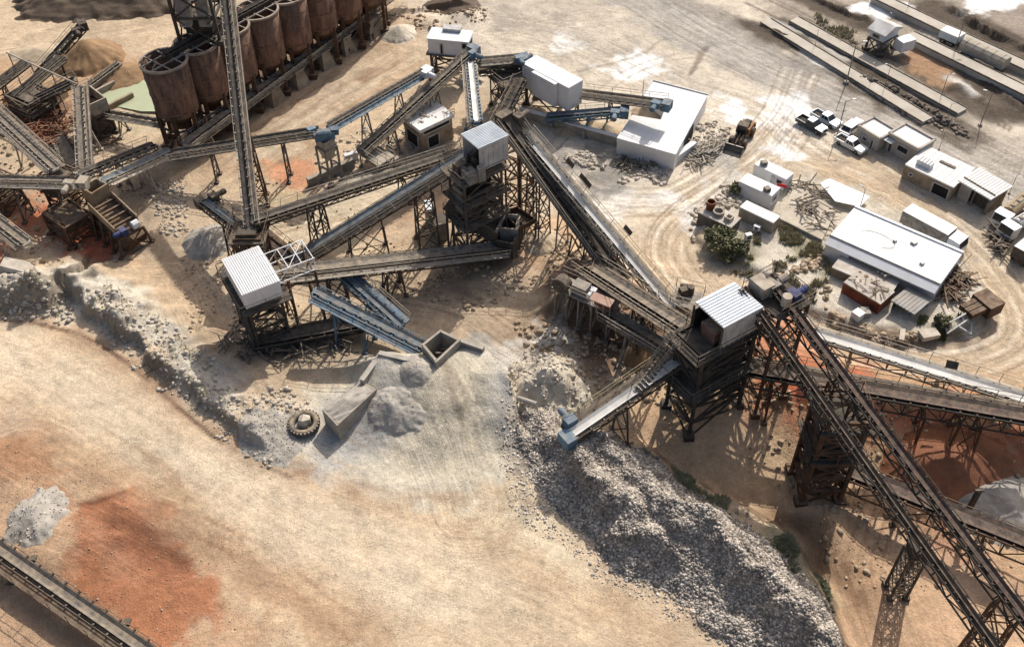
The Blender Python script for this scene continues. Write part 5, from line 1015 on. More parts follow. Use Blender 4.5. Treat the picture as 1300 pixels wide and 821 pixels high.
shed_y('lean_to', 'narrow white canopy leaning against the notched-roof shed near the loader', (879, 178), (885, 181), (868, 202), 1.5, 0, 'canopy', wall='sheet_white', roof='sheet_white', eave=.05)
I = 1.0
shed_y('container_cabin', 'white container cabin with dark roof gear, farthest of the three cabins', (957.5, 208.5), (998.5, 228), (1007.5, 219.5), 3.5, I, 'container', wall='sheet_white', roof='roof_cream', ribs=0, eave=.02, opens=[(0, .58, .66, .3, 2.0, 'door', 'sheet_grey'), (0, .72, .9, 1.0, 1.9, 'window', 'glass_dark')])
shed_y('container_cabin', 'white container cabin in the middle of the three, small red mark beside it', (938, 230), (980, 249), (991.5, 238.5), 3.6, I, 'container', wall='sheet_white', roof='sheet_white', ribs=0, eave=.02, opens=[(1, .2, .7, 1.0, 1.9, 'window', 'glass_dark')])
shed_y('container_cabin', 'tan container cabin with an air conditioner on its long side', (939, 262.5), (982, 283), (990, 274), 3.4, I, 'container', wall='container_tan', roof='roof_cream', ribs=0, eave=.02)
for (u, v, z, sx, sy, sz, ang, m, nm_, lb) in ((961, 289, 2.0, .9, .5, .7, -.55, 'sheet_white', 'air_conditioner', 'white air conditioner box on the tan container cabin'), (974, 240, 3.95, .8, .8, .6, .4, 'steel_grey', 'roof_unit', 'grey unit standing on the middle white cabin roof'), (970, 207, 3.85, .9, .7, .6, .2, 'steel_grey', 'roof_unit', 'grey unit standing on the farthest white cabin roof'), (950, 300, 1.7, .9, .6, .9, .3, 'sheet_white', 'cabinet', 'small white cabinet standing on the ground by the green shrubs')):
    z *= KY; sx *= .65; sy *= .65; sz *= .65; p = P(u, v, z); rt = thing(nm_, lb, 'unit', V((p.x, p.y, z - sz / 2))); mb = MB(); mb.box((p.x, p.y, z), sx, sy, sz, ang); mb.build('case', m, rt); mb = MB(); d = V((math.sin(ang), -math.cos(ang), 0)); mb.tube(p + d * sy * .5, p + d * (sy * .5 + .03), min(sx, sz) * .36, n=14); mb.build('grille', 'steel_dark', rt)
p = P(986, 236, 1.4); rt = thing('red_barrier', 'small red board leaning between the two white cabins', 'board', P(986, 238, .6)); mb = MB(); mb.slab(p, V((.85, -.4, 0)), V((0, .04, .28)), V((0, .05, 0))); mb.build('board', 'red_paint', rt); mb = MB(); mb.bar(p + V((.2, .05, .1)), p + V((.2, .05, -.8)), .06); mb.bar(p + V((.7, -.2, .1)), p + V((.7, -.2, -.8)), .06); mb.build('stake', 'steel_grey', rt)
hs, r = shed_y('concrete_tank_house', 'dark concrete block with debris on its pale top', (899, 257), (886, 269), (929, 288.5), 2.9, I - .4, 'tank house', wall='concrete_dark', roof='roof_soiled', eave=.05, thick=.2)
A, u, Lu, v, wv = r; rt = thing('rusty_drum', 'rusty open drum standing on the dark concrete block', 'drum', A + u * .6 + v * .6 + Z * 1.68); q = A + u * .6 + v * .6; mb = MB(); mb.lathe((q.x, q.y, 0), [(.4, 1.69), (.42, 2.5), (.36, 2.5), (.34, 1.75)], 18); mb.build('shell', 'container_red', rt); mb = MB(); mb.lathe((q.x, q.y, 0), [(.43, 2.1), (.46, 2.13), (.43, 2.16)], 18); mb.build('hoop', 'steel_rust', rt)
for k, (t1, t2, sx) in enumerate(((.45, .45, 1.3), (.5, .78, 1.1))): q = A + u * Lu * t1 + v * wv * t2; rt = thing('rubble_box', ('grey concrete ring lying' if k == 0 else 'pale broken box lying') + ' on top of the dark concrete block', 'debris', V((q.x, q.y, 1.69))); mb = MB(); mb.lathe((q.x, q.y, 0), [(sx * .42, 1.69), (sx * .42, 2.05), (sx * .3, 2.05), (sx * .3, 1.72)], 14 if k == 0 else 4); mb.build('body', 'concrete' if k == 0 else 'rock_pale', rt)
# concrete pad with its things
qd = [P(u_, v_, 1.0) for u_, v_ in ((990, 277), (1044, 304), (1062, 266), (1010, 232))]; rt = thing('concrete_pad', 'raised concrete pad strewn with scrap beside the big shed', 'pad', qd[0]); mb = MB(); mb.prism([p - Z * .8 for p in qd], Z * .8); mb.build('slab', mat('pad_sand', (.56, .50, .41), (.40, .35, .28), dust=.3, scale=.5, detail=10), rt); mb = MB(); mb.bar(qd[0] - Z * .12, qd[1] - Z * .12, .12, .25); mb.build('kerb', 'concrete', rt)
qd = [P(u_, v_, 1.1) for u_, v_ in ((1041, 233), (1053, 227), (1104, 250), (1092, 263), (1060, 256))]; o = MB(); o.prism(qd, Z * .06); o = o.build('ground_sheet', 'sheet_white'); tag(o, 'white sheet spread on the ground at the head of the big shed', 'sheet')
hs, r = shed_y('main_shed', 'largest shed, broad off-white flat roof with a long front eave', (1053, 299.5), (1193, 362), (1213, 315.5), 4.3, I, 'shed', wall='sheet_white', roof='roof_membrane', eave=.1, thick=.3, opens=[(1, .2, .6, .3, 2.4, 'doorway', 'dark_inside')])
A, u, Lu, v, wv = r; mb = MB(); mb.hexa([A - v * .75 + Z * 2.0, A + u * Lu - v * .75 + Z * 2.0, A + u * Lu - v * .02 + Z * 2.28, A - v * .02 + Z * 2.28, A - v * .75 + Z * 2.1, A + u * Lu - v * .75 + Z * 2.1, A + u * Lu - v * .02 + Z * 2.44, A - v * .02 + Z * 2.44]); mb.build('front_eave', 'sheet_white', hs)
mb = MB()
for k in range(1, 9): mb.bar(A + u * Lu * k / 9 + v * .15 + Z * 2.5, A + u * Lu * k / 9 + v * (wv - .2) + Z * 2.5, .05, .03)
mb.build('roof_seam', 'roof_membrane', hs)
for t1_, t2_, a_ in ((.62, .7, .5), (.78, .3, .35), (.48, .55, .3)): mb = MB(); q = A + u * Lu * t1_ + v * wv * t2_; mb.box(q + Z * 2.6, a_, a_ * .8, .2, .6); mb.build('roof_vent', 'sheet_grey', hs)
mb = MB(); mb.bar(A + v * .1 + Z * 2.53, A + u * Lu + v * .1 + Z * 2.53, .07, .06); mb.build('gutter', 'steel_dark', hs); mb = MB(); mb.bar(A + v * (wv - .12) + Z * 2.55, A + u * Lu + v * (wv - .12) + Z * 2.55, .26, .12); mb.build('ridge_cap', 'sheet_white', hs)
mb = MB(); mb.slab(A - v * .65 + u * .1 + Z * .3, u * Lu * .22, v * .1, Z * 1.7); mb.build('front_wall', 'sheet_white', hs)
for k, (cxp, cyp, rr_) in enumerate(((.3, .35, 1.0),)):
    q = A + u * Lu * cxp + v * wv * cyp + Z * 2.52; rt = MB()
    for i in range(15): a0, a1 = i * .2 - .6, (i + 1) * .2 - .6; f0, f1 = (1 + .25 * math.sin(a0 * 1.7 + k), 1 + .25 * math.sin(a1 * 1.7 + k)); rt.bar(q + u * math.cos(a0) * rr_ * 1.9 * f0 + v * math.sin(a0) * rr_ * f0, q + u * math.cos(a1) * rr_ * 1.9 * f1 + v * math.sin(a1) * rr_ * f1, .018)
    tag(rt.build('loose_cable', 'concrete'), 'loose cable lying in an open arc on the largest shed roof', 'cable')
hs, r = shed_y('annex', 'low annex with junk on its soiled roof in front of the largest shed', (1056, 339), (1132, 372), (1146, 354), 2.75, I - .3, 'shed', wall='concrete_tan', roof='roof_soiled', eave=.1, thick=.2)
hs.location = hs.location
hs, r = shed_y('red_container', 'rust-red container with a dirty pale roof', (1071, 358), (1118, 386), (1134, 369), 3.2, I - .2, 'container', wall='container_red', roof='roof_soiled', ribs=0, eave=.03)
A, u, Lu, v, wv = r; rg = random.Random(11); o = MB()
for i in range(34): o.rock(A + u * rg.uniform(.1, Lu - .1) + v * (wv * rg.random() ** .4) + Z * 1.87, rg.uniform(.04, .15), rg, .6)
tag(o.build('roof_debris', 'rock_warm'), 'broken stones and dirt strewn over the red container roof', 'debris', kind='stuff'); o = MB()
for i in range(16): q = A + u * rg.uniform(.2, Lu - .2) + v * rg.uniform(.4, wv) + Z * 1.95; d_ = V((rg.uniform(-.6, .6), rg.uniform(-.6, .6), rg.uniform(-.05, .1))); o.bar(q - d_, q + d_, .05)
tag(o.build('scrap_metal', 'steel_rust'), 'thin rusty bars lying on the red container roof', 'scrap', kind='stuff')
shed_y('lean_to', 'grey sheet lean-to roof at the end of the red container', (1131, 381), (1161, 399), (1180, 377), 2.6, I - .2, 'canopy', rise=.3, wall='steel_dark', roof=mat('roof_slate', (.30, .30, .30), (.20, .20, .20), dust=.3), ribs=7, eave=.3, open_sides=(0, 1))
for k, (u_, v_) in enumerate(((1146, 353), (1135, 347), (1120, 349))):
    p = P(u_, v_, 1.65); o = MB(); rg = random.Random(k)
    for i in range(9): o.rock(p + V((rg.uniform(-.5, .5), rg.uniform(-.4, .4), rg.uniform(0, .25))), rg.uniform(.07, .2), rg, .7)
    tag(o.build('junk_pile', 'rock_pale'), 'small pile of pale junk on the annex roof, ' + ('next to the grey lean-to', 'in the middle', 'nearest the dirty end')[k], 'junk')
# gate cabins and stores on the right
hs, r = shed_y('cabin', 'flat-roofed cabin with a low parapet beside the parked white cars', (1089, 160), (1117, 177), (1132, 163), 2.8, 0, 'cabin', wall='plaster', roof='roof_cream', eave=.02, parapet=.3, opens=[(0, .1, .22, .05, 1.95, 'door', 'container_tan'), (0, .3, .5, .9, 1.7, 'window', 'glass_dark'), (0, .68, .8, .05, 1.95, 'door', 'steel_dark')])
hs, r = shed_y('cabin', 'taller flat-roofed cabin with one big dark window', (1129, 169.5), (1166, 190.5), (1182, 175.5), 3.4, 0, 'cabin', wall='plaster', roof='roof_cream', eave=.02, parapet=.3, opens=[(0, .36, .72, 1.3, 2.5, 'window', 'glass_dark'), (0, .08, .2, .05, 2.0, 'door', 'steel_dark')])
A, u, Lu, v, wv = r; mb = MB(); mb.slab(A - v * .7 - u * .2 + Z * 1.5, u * 1.1, v * .68, Z * .06); mb.build('canopy', 'sheet_white', hs)
hs, r = shed_y('store', 'long low store with a cracked pale roof between cabins', (1149, 208.5), (1211, 238), (1240, 214), 2.9, 0, 'store', wall='concrete_tan', roof='roof_cream', eave=.05, thick=.2, opens=[(0, .12, .2, 1.2, 1.8, 'window', 'glass_dark'), (0, .62, .95, .05, 2.2, 'doorway', 'dark_inside')])
A, u, Lu, v, wv = r
for k, (t1, t2, a_, b_, h_, m_, lb) in enumerate(((.14, .18, 1.4, .8, .55, 'sheet_white', 'white boxy tank on the roof of the long low store'), (.42, .62, 1.6, .35, .08, 'steel_dark', 'dark slotted grille lying on the roof of the long low store'))):
    q = A + u * Lu * t1 + v * wv * t2; rt = thing('roof_tank' if k == 0 else 'roof_grille', lb, 'tank' if k == 0 else 'grille', V((q.x, q.y, 1.68))); mb = MB(); mb.slab(V((q.x, q.y, 1.685)), u * a_, v * b_, Z * h_); mb.build('body', m_, rt); mb = MB()
    for i in range(4): mb.bar(q + u * a_ * (.15 + .23 * i) + Z * (1.7 + h_), q + u * a_ * (.15 + .23 * i) + v * b_ + Z * (1.7 + h_), .06)
    mb.build('strap', 'steel_grey', rt)
mb = MB()
for k in range(7): mb.bar(A + u * (Lu * (.1 + .13 * k)) + v * .3 + Z * 1.69, A + u * (Lu * (.1 + .13 * k)) + v * (wv - .2) + Z * 1.69, .04)
mb.build('roof_seam', 'sheet_grey', hs)
hs, r = shed_y('open_store', 'open-fronted store with a striped pale sheet roof, nearest the tankers', (1216, 228.5), (1258, 253.5), (1287, 237), 3.5, 0, 'store', wall='concrete_tan', roof='roof_cream', ribs=12, rib_dir='v', eave=.35, open_sides=(0,), ribw=.04)
A, u, Lu, v, wv = r; mb = MB(); mb.slab(A + u * .4 + v * .9 + Z * .05, u * (Lu - .8), v * .1, Z * 1.8); mb.build('inner_wall', 'steel_dark', hs); mb = MB(); mb.slab(A + u * .3 + v * .35 + Z * -.3, u * Lu * .32, v * .1, Z * 2.15); mb.build('front_panel', 'plaster', hs); mb = MB(); mb.slab(A + u * .1 + v * wv * .22 + Z * 2.06, u * (Lu - .2), v * .12, Z * .06); mb.build('roof_strip', 'steel_dark', hs)
for t in (.5, .96): mb = MB(); q = A + u * Lu * t + v * .4; mb.bar(V((q.x, q.y, -.2)), V((q.x, q.y, 1.9)), .12); mb.build('post', 'steel_grey', hs)
# ramps, hut and trailers in the far right corner
def ramp(label, pts, w, z, m='concrete', kerb='concrete_dark', base=0.0):
    W_ = [P(u, v, z) for u, v in pts]; rt = thing('loading_ramp', label, 'ramp', V((W_[0].x, W_[0].y, 0)), group='long raised ramps'); mb = MB(); k = MB()
    for a, b in zip(W_, W_[1:]):
        d, s, n, Ln = fr(a, b); mb.slab(a - s * w / 2 - Z * (z + .3), d * Ln, s * w, Z * (z + .3))
        for q in (-1, 1): k.bar(a + s * (w / 2 + .05) * q - Z * .0, b + s * (w / 2 + .05) * q - Z * .0, .09, .16)
    mb.build('slab', m, rt); k.build('kerb', kerb, rt); return rt
mat('ramp_top', (.50, .46, .40), (.36, .33, .28), dust=.3, scale=.35, detail=10)
ramp('long pale ramp strip nearest the dirt road, with lamp posts along it', [(972, 26), (1060, 80), (1178, 152)], 1.55, .3, 'ramp_top')
ramp('long pale ramp strip passing just below the grey gabled hut', [(1008, 24), (1080, 64), (1222, 141)], 1.55, .3, 'ramp_top')
ramp('pale ramp strip running from the grey gabled hut to the right edge', [(1154, 43), (1230, 80), (1320, 124)], 1.7, .75, 'ramp_top')
ramp('farthest ramp strip, passing behind the tarpaulin trailer', [(1112, -6), (1200, 36), (1330, 96)], 1.7, .75, 'ramp_top')
hs, r = shed_y('gabled_hut', 'grey-blue hut with a broad pitched roof between the ramps', (1101, 36), (1124, 47), (1155, 38), 4.6, 0, 'hut', rise=.0, wall='sheet_blue', roof='sheet_grey', ribs=0, wallh=2.0, eave=.5, opens=[(0, .2, .7, .6, 1.5, 'window', 'glass_dark')])
A, u, Lu, v, wv = r; tower(hs, r, None, 1.6, .3, 1, .24, 'steel_dark'); mb = MB(); mid_ = A + v * wv * .5; mb.hexa([A + v * .02 + Z * 2.672, A + u * Lu + v * .02 + Z * 2.672, A + u * Lu + v * wv * .5 + Z * 2.672, A + v * wv * .5 + Z * 2.672] + [A + v * .02 + Z * 2.69, A + u * Lu + v * .02 + Z * 2.69, A + u * Lu + v * wv * .5 + Z * 3.3, A + v * wv * .5 + Z * 3.3]); mb.hexa([A + v * wv * .502 + Z * 2.672, A + u * Lu + v * wv * .502 + Z * 2.672, A + u * Lu + v * wv * .98 + Z * 2.672, A + v * wv * .98 + Z * 2.672] + [A + v * wv * .502 + Z * 3.3, A + u * Lu + v * wv * .502 + Z * 3.3, A + u * Lu + v * wv * .98 + Z * 2.69, A + v * wv * .98 + Z * 2.69]); mb.build('gable_roof', 'sheet_grey', hs)
mb = MB(); q = P(1118, 56, .7); mb.tube(q, q + V((1.0, .8, 0)), .6, n=16); mb.build('tank', 'sheet_grey', hs)
shed_y('side_cabin', 'small pale box cabin joined to the gabled hut', (1137, 48), (1147, 55), (1158, 46), 3.4, 0, 'cabin', wall='sheet_white', roof='sheet_white', wallh=2.2, eave=.03)
def wheel(root, c, r, w, name='wheel', hub='steel_grey'):
    mb = MB(); c = V(c); y = V((0, w / 2, 0)); mb.tube(c - y, c + y, r, n=18); t = mb.build(name, 'rubber', root); mb = MB(); mb.tube(c - y * 1.06, c + y * 1.06, r * .55, n=14); h = mb.build('rim', hub, root); h.parent = t; return t
def place(root, rear, front, sc=.64):
    a, b = G(*rear), G(*front); root.location = ((a.x + b.x) / 2, (a.y + b.y) / 2, (gz(a) + gz(b)) / 2); root.rotation_euler = (0, math.atan2(b.z - a.z, 9) * 0, math.atan2(b.y - a.y, b.x - a.x)); root.scale = (sc,) * 3; return root
def trailer(label, rear, front, L, cov='tarp', tarp_=True, h=2.6, cab=None, wid=2.4):
    rt = thing('covered_trailer' if not cab else 'box_truck', label, 'trailer' if not cab else 'truck'); x0, x1 = -L / 2, L / 2; wy = wid / 2
    prof = [(-wy, 1.0), (wy, 1.0), (wy, h * .96), (wy * .55, h * 1.12), (-wy * .55, h * 1.12), (-wy, h * .96)] if tarp_ else [(-wy, 1.0), (wy, 1.0), (wy, 1 + h), (-wy, 1 + h)]
    mb = MB(); mb.prism([(x0, y, z) for y, z in prof], (L, 0, 0)); mb.build('cargo_body', cov, rt); mb = MB(); mb.box((0, 0, .85), L, .9, .28); mb.build('chassis', 'steel_dark', rt)
    if not tarp_: mb = MB(); mb.slab((x0 - .02, -wy - .02, 1 + h), V((L + .04, 0, 0)), V((0, 2 * wy + .04, 0)), Z * .06); mb.build('roof', 'roof_cream', rt)
    if tarp_:
        mb = MB()
        for k in range(5): x = x0 + L * (k + .5) / 5; [mb.bar((x, a[0] * 1.012, a[1] * 1.006), (x, b[0] * 1.012, b[1] * 1.006), .07) for a, b in zip(prof[1:], prof[2:])]
        mb.build('bow', 'steel_grey', rt)
    for x in ((x0 + .9, x0 + 2.0) + ((x1 + 1.2,) if cab else (x1 - 1.0,))):
        for k in (-1, 1): wheel(rt, (x, k * (wy - .2), .5), .5, .34)
    if cab:
        mb = MB(); mb.prism([(x1 + .15, -wy, .6), (x1 + 2.1, -wy, .6), (x1 + 2.1, -wy, 1.5), (x1 + 1.85, -wy, 2.6), (x1 + .15, -wy, 2.7)], (0, 2 * wy, 0)); mb.build('cab', cab, rt); mb = MB(); mb.slab((x1 + 2.125, -wy + .15, 1.55), V((-.25, 0, .95)), V((0, 2 * wy - .3, 0)), V((.02, 0, .01))); mb.build('windscreen', 'glass_dark', rt)
        for k in (-1, 1): mb = MB(); mb.box((x1 + 2.12, k * (wy - .35), .95), .06, .35, .22); mb.build('headlight', 'red_paint' if k < 0 else 'sheet_white', rt)
    return place(rt, rear, front)
trailer('beige trailer under a sagging tarpaulin parked between the far ramps', (1226, 70), (1266, 90), 8.5)
t2 = trailer('short white box trailer parked beside the farthest ramp', (1194, 50), (1216, 60), 3.6, 'sheet_blue', False, 1.3)
bt = trailer('long pale box truck with shade painted into its side parked behind the largest shed', (1152, 288), (1194, 310), 7.0, 'steel_grey', False, 2.0, 'car_blue', 2.4)  # grey body colour carries the shade of the truck's side
# tankers cut by the right edge
def tanker(label, rear, front, m):
    rt = thing('tank_truck', label, 'truck'); mb = MB(); mb.tube((-3.4, 0, 1.9), (1.6, 0, 1.9), .95, n=20); mb.build('tank', m, rt); mb = MB(); mb.box((-.6, 0, .85), 7.0, .9, .3); mb.build('chassis', 'steel_dark', rt); mb = MB()
    for x in (-2.4, -.8, .8): mb.tube((x, 0, 2.75), (x, 0, 3.0), .28, n=12); 
    mb.bar((-3, .3, 2.85), (1.4, .3, 2.85), .08); mb.bar((-3, -.3, 2.85), (1.4, -.3, 2.85), .08); mb.build('hatch_rail', 'steel_grey', rt)
    mb = MB(); mb.prism([(2.0, -1.15, .6), (3.9, -1.15, .6), (3.9, -1.15, 1.5), (3.6, -1.15, 2.6), (2.0, -1.15, 2.6)], (0, 2.3, 0)); mb.build('cab', 'car_white', rt); mb = MB(); mb.slab((3.925, -1.0, 1.55), V((-.3, 0, 1.0)), V((0, 2.0, 0)), V((.02, 0, .01))); mb.build('windscreen', 'glass_dark', rt)
    for x in (-2.8, -1.7, 2.9):
        for k in (-1, 1): wheel(rt, (x, k * .95, .5), .5, .34)
    return place(rt, rear, front)
tanker('tan tank truck standing at the end of the open-fronted store', (1292, 268), (1270, 286), 'tank_tan'); tanker('grey tank truck with piping beside the tan one, near the right edge', (1308, 284), (1276, 302), 'sheet_grey')
trailer('flat-sided lorry with a pale roof cut off by the right edge', (1312, 318), (1290, 336), 5.0, 'steel_dark', False, 1.8)
# ---- pickups and car
def pickup(label, m, rear, front, bed=True):
    rt = thing('pickup_truck' if bed else 'parked_car', label, 'pickup' if bed else 'car', group='cars parked by the gate cabins'); wy = .92
    side = [(-2.6, .42), (2.55, .42), (2.62, .75), (2.45, .98), (1.2, 1.06), (-2.6, 1.02)]
    if bed: side = [(-2.6, .42), (2.55, .42), (2.62, .75), (2.45, .98), (1.2, 1.06), (-.72, 1.04), (-.72, .68), (-2.6, .68)]
    mb = MB(); mb.prism([(x, -wy, z) for x, z in side], (0, 2 * wy, 0)); mb.build('body', m, rt)
    back = -.7 if bed else -2.3
    mb = MB(); k = wy - .06; cabp = [(back, 1.03), (1.25, 1.05), (.55, 1.7), (back + (.15 if bed else .55), 1.72)]
    lo = [(cabp[0][0], k), (cabp[1][0], k)]; mb.hexa([V((back, -k, 1.03)), V((1.25, -k, 1.05)), V((1.25, k, 1.05)), V((back, k, 1.03)), V((cabp[3][0], -k + .14, 1.72)), V((.55, -k + .14, 1.7)), V((.55, k - .14, 1.7)), V((cabp[3][0], k - .14, 1.72))]); mb.build('cab', m, rt)
    mb = MB(); a, b = V((1.25, 0, 1.05)), V((.55, 0, 1.7)); nn = V((.68, 0, .73)); mb.hexa([a + V((-.07, -k + .1, .07)) + nn * .012, a + V((-.07, k - .1, .07)) + nn * .012, b + V((.06, k - .22, -.05)) + nn * .012, b + V((.06, -k + .22, -.05)) + nn * .012] + [q + nn * .01 for q in (a + V((-.07, -k + .1, .07)) + nn * .012, a + V((-.07, k - .1, .07)) + nn * .012, b + V((.06, k - .22, -.05)) + nn * .012, b + V((.06, -k + .22, -.05)) + nn * .012)]); mb.build('windscreen', 'glass_dark', rt)
    for sg in (-1, 1):
        for xa, xb in ((back + .25, .02), (.1, .95)):
            y0, y1 = sg * (k + .004), sg * (k - .115); t = .5 if xb > .5 else 0
            q = [V((xa, y0 - sg * .015, 1.12)), V((xb, y0 - sg * .015, 1.12)), V((xb - t * .85, y1, 1.62)), V((xa + (.1 if xa < 0 else 0), y1, 1.62))]; mb = MB(); mb.hexa(q + [p + V((0, sg * .012, 0)) for p in q]); mb.build('side_window', 'glass_dark', rt)
    mb = MB(); mb.slab((back - .012 if bed else back - .0, -k + .2, 1.15), V((.13 if bed else .45, 0, .48)), V((0, 2 * k - .4, 0)), V((-.015, 0, .005))); mb.build('rear_window', 'glass_dark', rt)
    if bed:
        mb = MB(); 
        for sg in (-1, 1): mb.box((-1.66, sg * (wy - .045), .86), 1.87, .09, .38)
        mb.box((-2.555, 0, .86), .09, 1.66, .38); mb.build('bed_side', m, rt); mb = MB(); mb.slab((-2.5, -.82, .69), V((1.75, 0, 0)), V((0, 1.64, 0)), Z * .03); mb.build('bed_floor', 'dark_inside', rt)
    for x in (-1.6, 1.62):
        for sg in (-1, 1): wheel(rt, (x, sg * .8, .38), .38, .26)
    for sg in (-1, 1): mb = MB(); mb.box((2.56, sg * .66, .8), .1, .36, .16); mb.build('headlight', 'sheet_white', rt)
    mb = MB(); mb.box((2.62, 0, .5), .12, 1.8, .22); mb.build('bumper', 'steel_grey', rt)
    return place(rt, rear, front)
pickup('dark blue pickup parked left of the pale one on the white patch', 'car_dark', (1015, 155), (1044, 170)); pickup('pale blue-white pickup parked alongside the dark one', 'car_blue', (1034, 148), (1062, 163)); pickup('white double-cab pickup parked in front of the cabin', 'car_white', (1065, 180), (1093, 195))
pickup('white car half hidden behind the first flat-roofed cabin corner', 'car_white', (1073, 172), (1089, 160), False)
# ---- wheel loader
rt = thing('wheel_loader', 'orange and black wheel loader with its dark bucket lowered', 'loader')
mb = MB(); mb.prism([(-3.5, -.95, 1.0), (-.6, -.95, 1.0), (-.6, -.95, 2.1), (-3.3, -.95, 1.95)], (0, 1.9, 0)); mb.build('engine_body', 'loader_orange', rt); mb = MB(); mb.box((-2.4, 0, 2.12), 1.5, 1.0, .25); mb.tube((-1.9, .55, 2.0), (-1.9, .55, 2.9), .1); mb.build('engine_grille', 'steel_black', rt)
mb = MB(); mb.box((-3.55, 0, 1.25), .5, 2.2, .7); mb.build('counterweight', 'loader_orange', rt)
mb = MB(); mb.hexa([V((-.6, -.75, 1.2)), V((.7, -.75, 1.2)), V((.7, .75, 1.2)), V((-.6, .75, 1.2)), V((-.55, -.7, 3.2)), V((.45, -.7, 3.2)), V((.45, .7, 3.2)), V((-.55, .7, 3.2))]); mb.build('cab', 'glass_dark', rt); mb = MB(); mb.box((-.05, 0, 3.25), 1.35, 1.65, .12); mb.build('cab_roof', 'steel_dark', rt)
mb = MB(); mb.box((1.4, 0, 1.15), 1.9, 1.1, .7); mb.build('front_frame', 'loader_orange', rt)
for k in (-1, 1):
    mb = MB(); mb.bar((.9, k * .55, 1.9), (2.3, k * .55, 1.7), .24, .4); mb.bar((2.3, k * .55, 1.7), (3.3, k * .55, .75), .24, .36); mb.build('lift_arm', 'steel_dark', rt)
    for x in (-2.1, 1.6): wheel(rt, (x, k * 1.1, .8), .8, .6, 'wheel', 'loader_orange')
mb = MB(); mb.bar((1.0, 0, 2.1), (3.1, 0, 1.5), .2, .26); mb.build('tilt_link', 'steel_dark', rt)
mb = MB(); pr = [(3.2, 1.35), (3.1, .75), (3.3, .25), (4.5, .12), (4.5, .2), (3.45, .42), (3.3, .8), (3.36, 1.35)]; mb.prism([(x, -1.4, z) for x, z in pr], (0, 2.8, 0))
for k in (-1, 1): mb.prism([(x, k * 1.4, z) for x, z in ((3.2, 1.35), (3.1, .75), (3.3, .25), (4.5, .12), (3.9, .8))], (0, k * .08, 0))
mb.build('bucket', 'bucket_steel', rt); place(rt, (951, 163), (929, 196))
# ---- lamp posts: one built, the rest copied
lp = thing('lamp_post', 'tallest lamp post, standing at the near end of the tarpaulin trailer', 'lamp post', group='lamp posts and poles of the upper yard'); mb = MB(); mb.tube((0, 0, -.3), (0, 0, 6), .09, .06, 8); mb.build('pole', 'steel_grey', lp); mb = MB(); mb.bar((0, 0, 5.85), (.9, -.3, 6.15), .07); mb.build('arm', 'steel_grey', lp); mb = MB(); mb.box((1.05, -.35, 6.17), .55, .25, .12, -.3); mb.build('lamp_head', 'sheet_grey', lp); mb = MB(); mb.box((0, 0, .1), .5, .5, .5); mb.build('footing', 'concrete', lp)
first = True
for (u, v, vt, lb) in ((1212, 63, 20, None), (1126, 44, 20, 'lamp post rising behind the ridge of the gabled hut'), (1150, 18, 3, 'short lamp post by the ramps, far beyond the gabled hut'), (1034, 61, 38, 'farthest lamp post on the ramp strip near the dirt road'), (1074, 106, 55, 'tall thin lamp post at the road edge, left of the gabled hut shadow'), (1123, 111, 83, 'lamp post midway along the ramp strip nearest the road'), (1106, 103, 88, 'shortest post on the ramp strip nearest the road'), (1194, 124, 95, 'lamp post at the end of the ramp strip below the hut'), (1244, 160, 118, 'bright headed lamp post among the dark soil banks at far right'), (1201, 153, 132, 'lamp post standing on bare ground beyond the last dark bank'), (1192, 190, 168, 'thin post just behind the taller flat-roofed cabin'), (1062, 174, 128, 'tall bare lamp post beside the parked pickups'), (1281, 246, 222, 'lamp post leaning over the open-fronted store roof'), (1090, 269, 240, 'thin pole at the corner of the largest shed'), (815, 128, 98, 'thin pole over the notched white roof')):
    b = G(u, v); h = max(2.0, height_at(b, vt) - b.z); 
    if first: lp.location = b; lp.scale = (h / 6,) * 3; lp.rotation_euler = (0, 0, .4); first = False
    else: dup(lp, b, random.uniform(0, 6), h / 6, lb)
# ================================================================== HEAPS, STONES, BUNKERS
heap('sand_cone', 'tall brown sand cone under the stacker belt', 113, 74, 5.9, 3.7, 'sand_brown', seed=2)
heap('sand_heap', 'low brown sand heap at the edge of the green pond', 156, 97, 4.2, 1.7, 'sand_brown', asp=1.3, rz=.5, seed=3)
heap('sand_heap', 'low tan heap behind the black stacker belt', 50, 68, 3.4, 1.2, 'sand_tan', asp=1.6, seed=31)
heap('grit_heap', 'small grey grit heap under the short blue belt', 265, 307, 2.7, 1.9, 'sand_grey', seed=4, stones=(500, .015, .06, 'stone'))
heap('sand_heap', 'tan sand heap in the left sand bay', 722, 160, 2.7, 1.3, 'sand_tan', seed=5); heap('sand_heap', 'tan sand heap in the right sand bay beside the notched shed', 770, 167, 2.6, 1.2, 'sand_tan', seed=6); heap('sand_heap', 'sand heap inside the roof notch of the white shed', 822, 144, 2.3, 1.3, 'sand_tan', seed=7); heap('sand_heap', 'flat sand heap at the near end of the pale bay wall', 684, 146, 2.6, 1.0, 'sand_tan', seed=15)
heap('sand_heap', 'pale sand heap at the far end of the silo gallery', 507, 44, 3.4, 1.9, 'sand_pale', seed=8); heap('sand_heap', 'bright broken sand heap under the flat white house', 598, 103, 2.3, 1.5, 'sand_pale', noise_=.9, seed=9, stones=(200, .03, .2, 'rock_pale'))
heap('soil_mound', 'long dark soil mound along the top left edge', 130, 3, 7.6, 4.0, 'sand_dark', asp=2.2, ridge_=.45, gully=.8, noise_=.6, seed=10, n=70); heap('soil_mound', 'dark mound beyond the silos at the top edge', 575, 8, 4.2, 1.8, 'sand_dark', asp=1.4, seed=12)
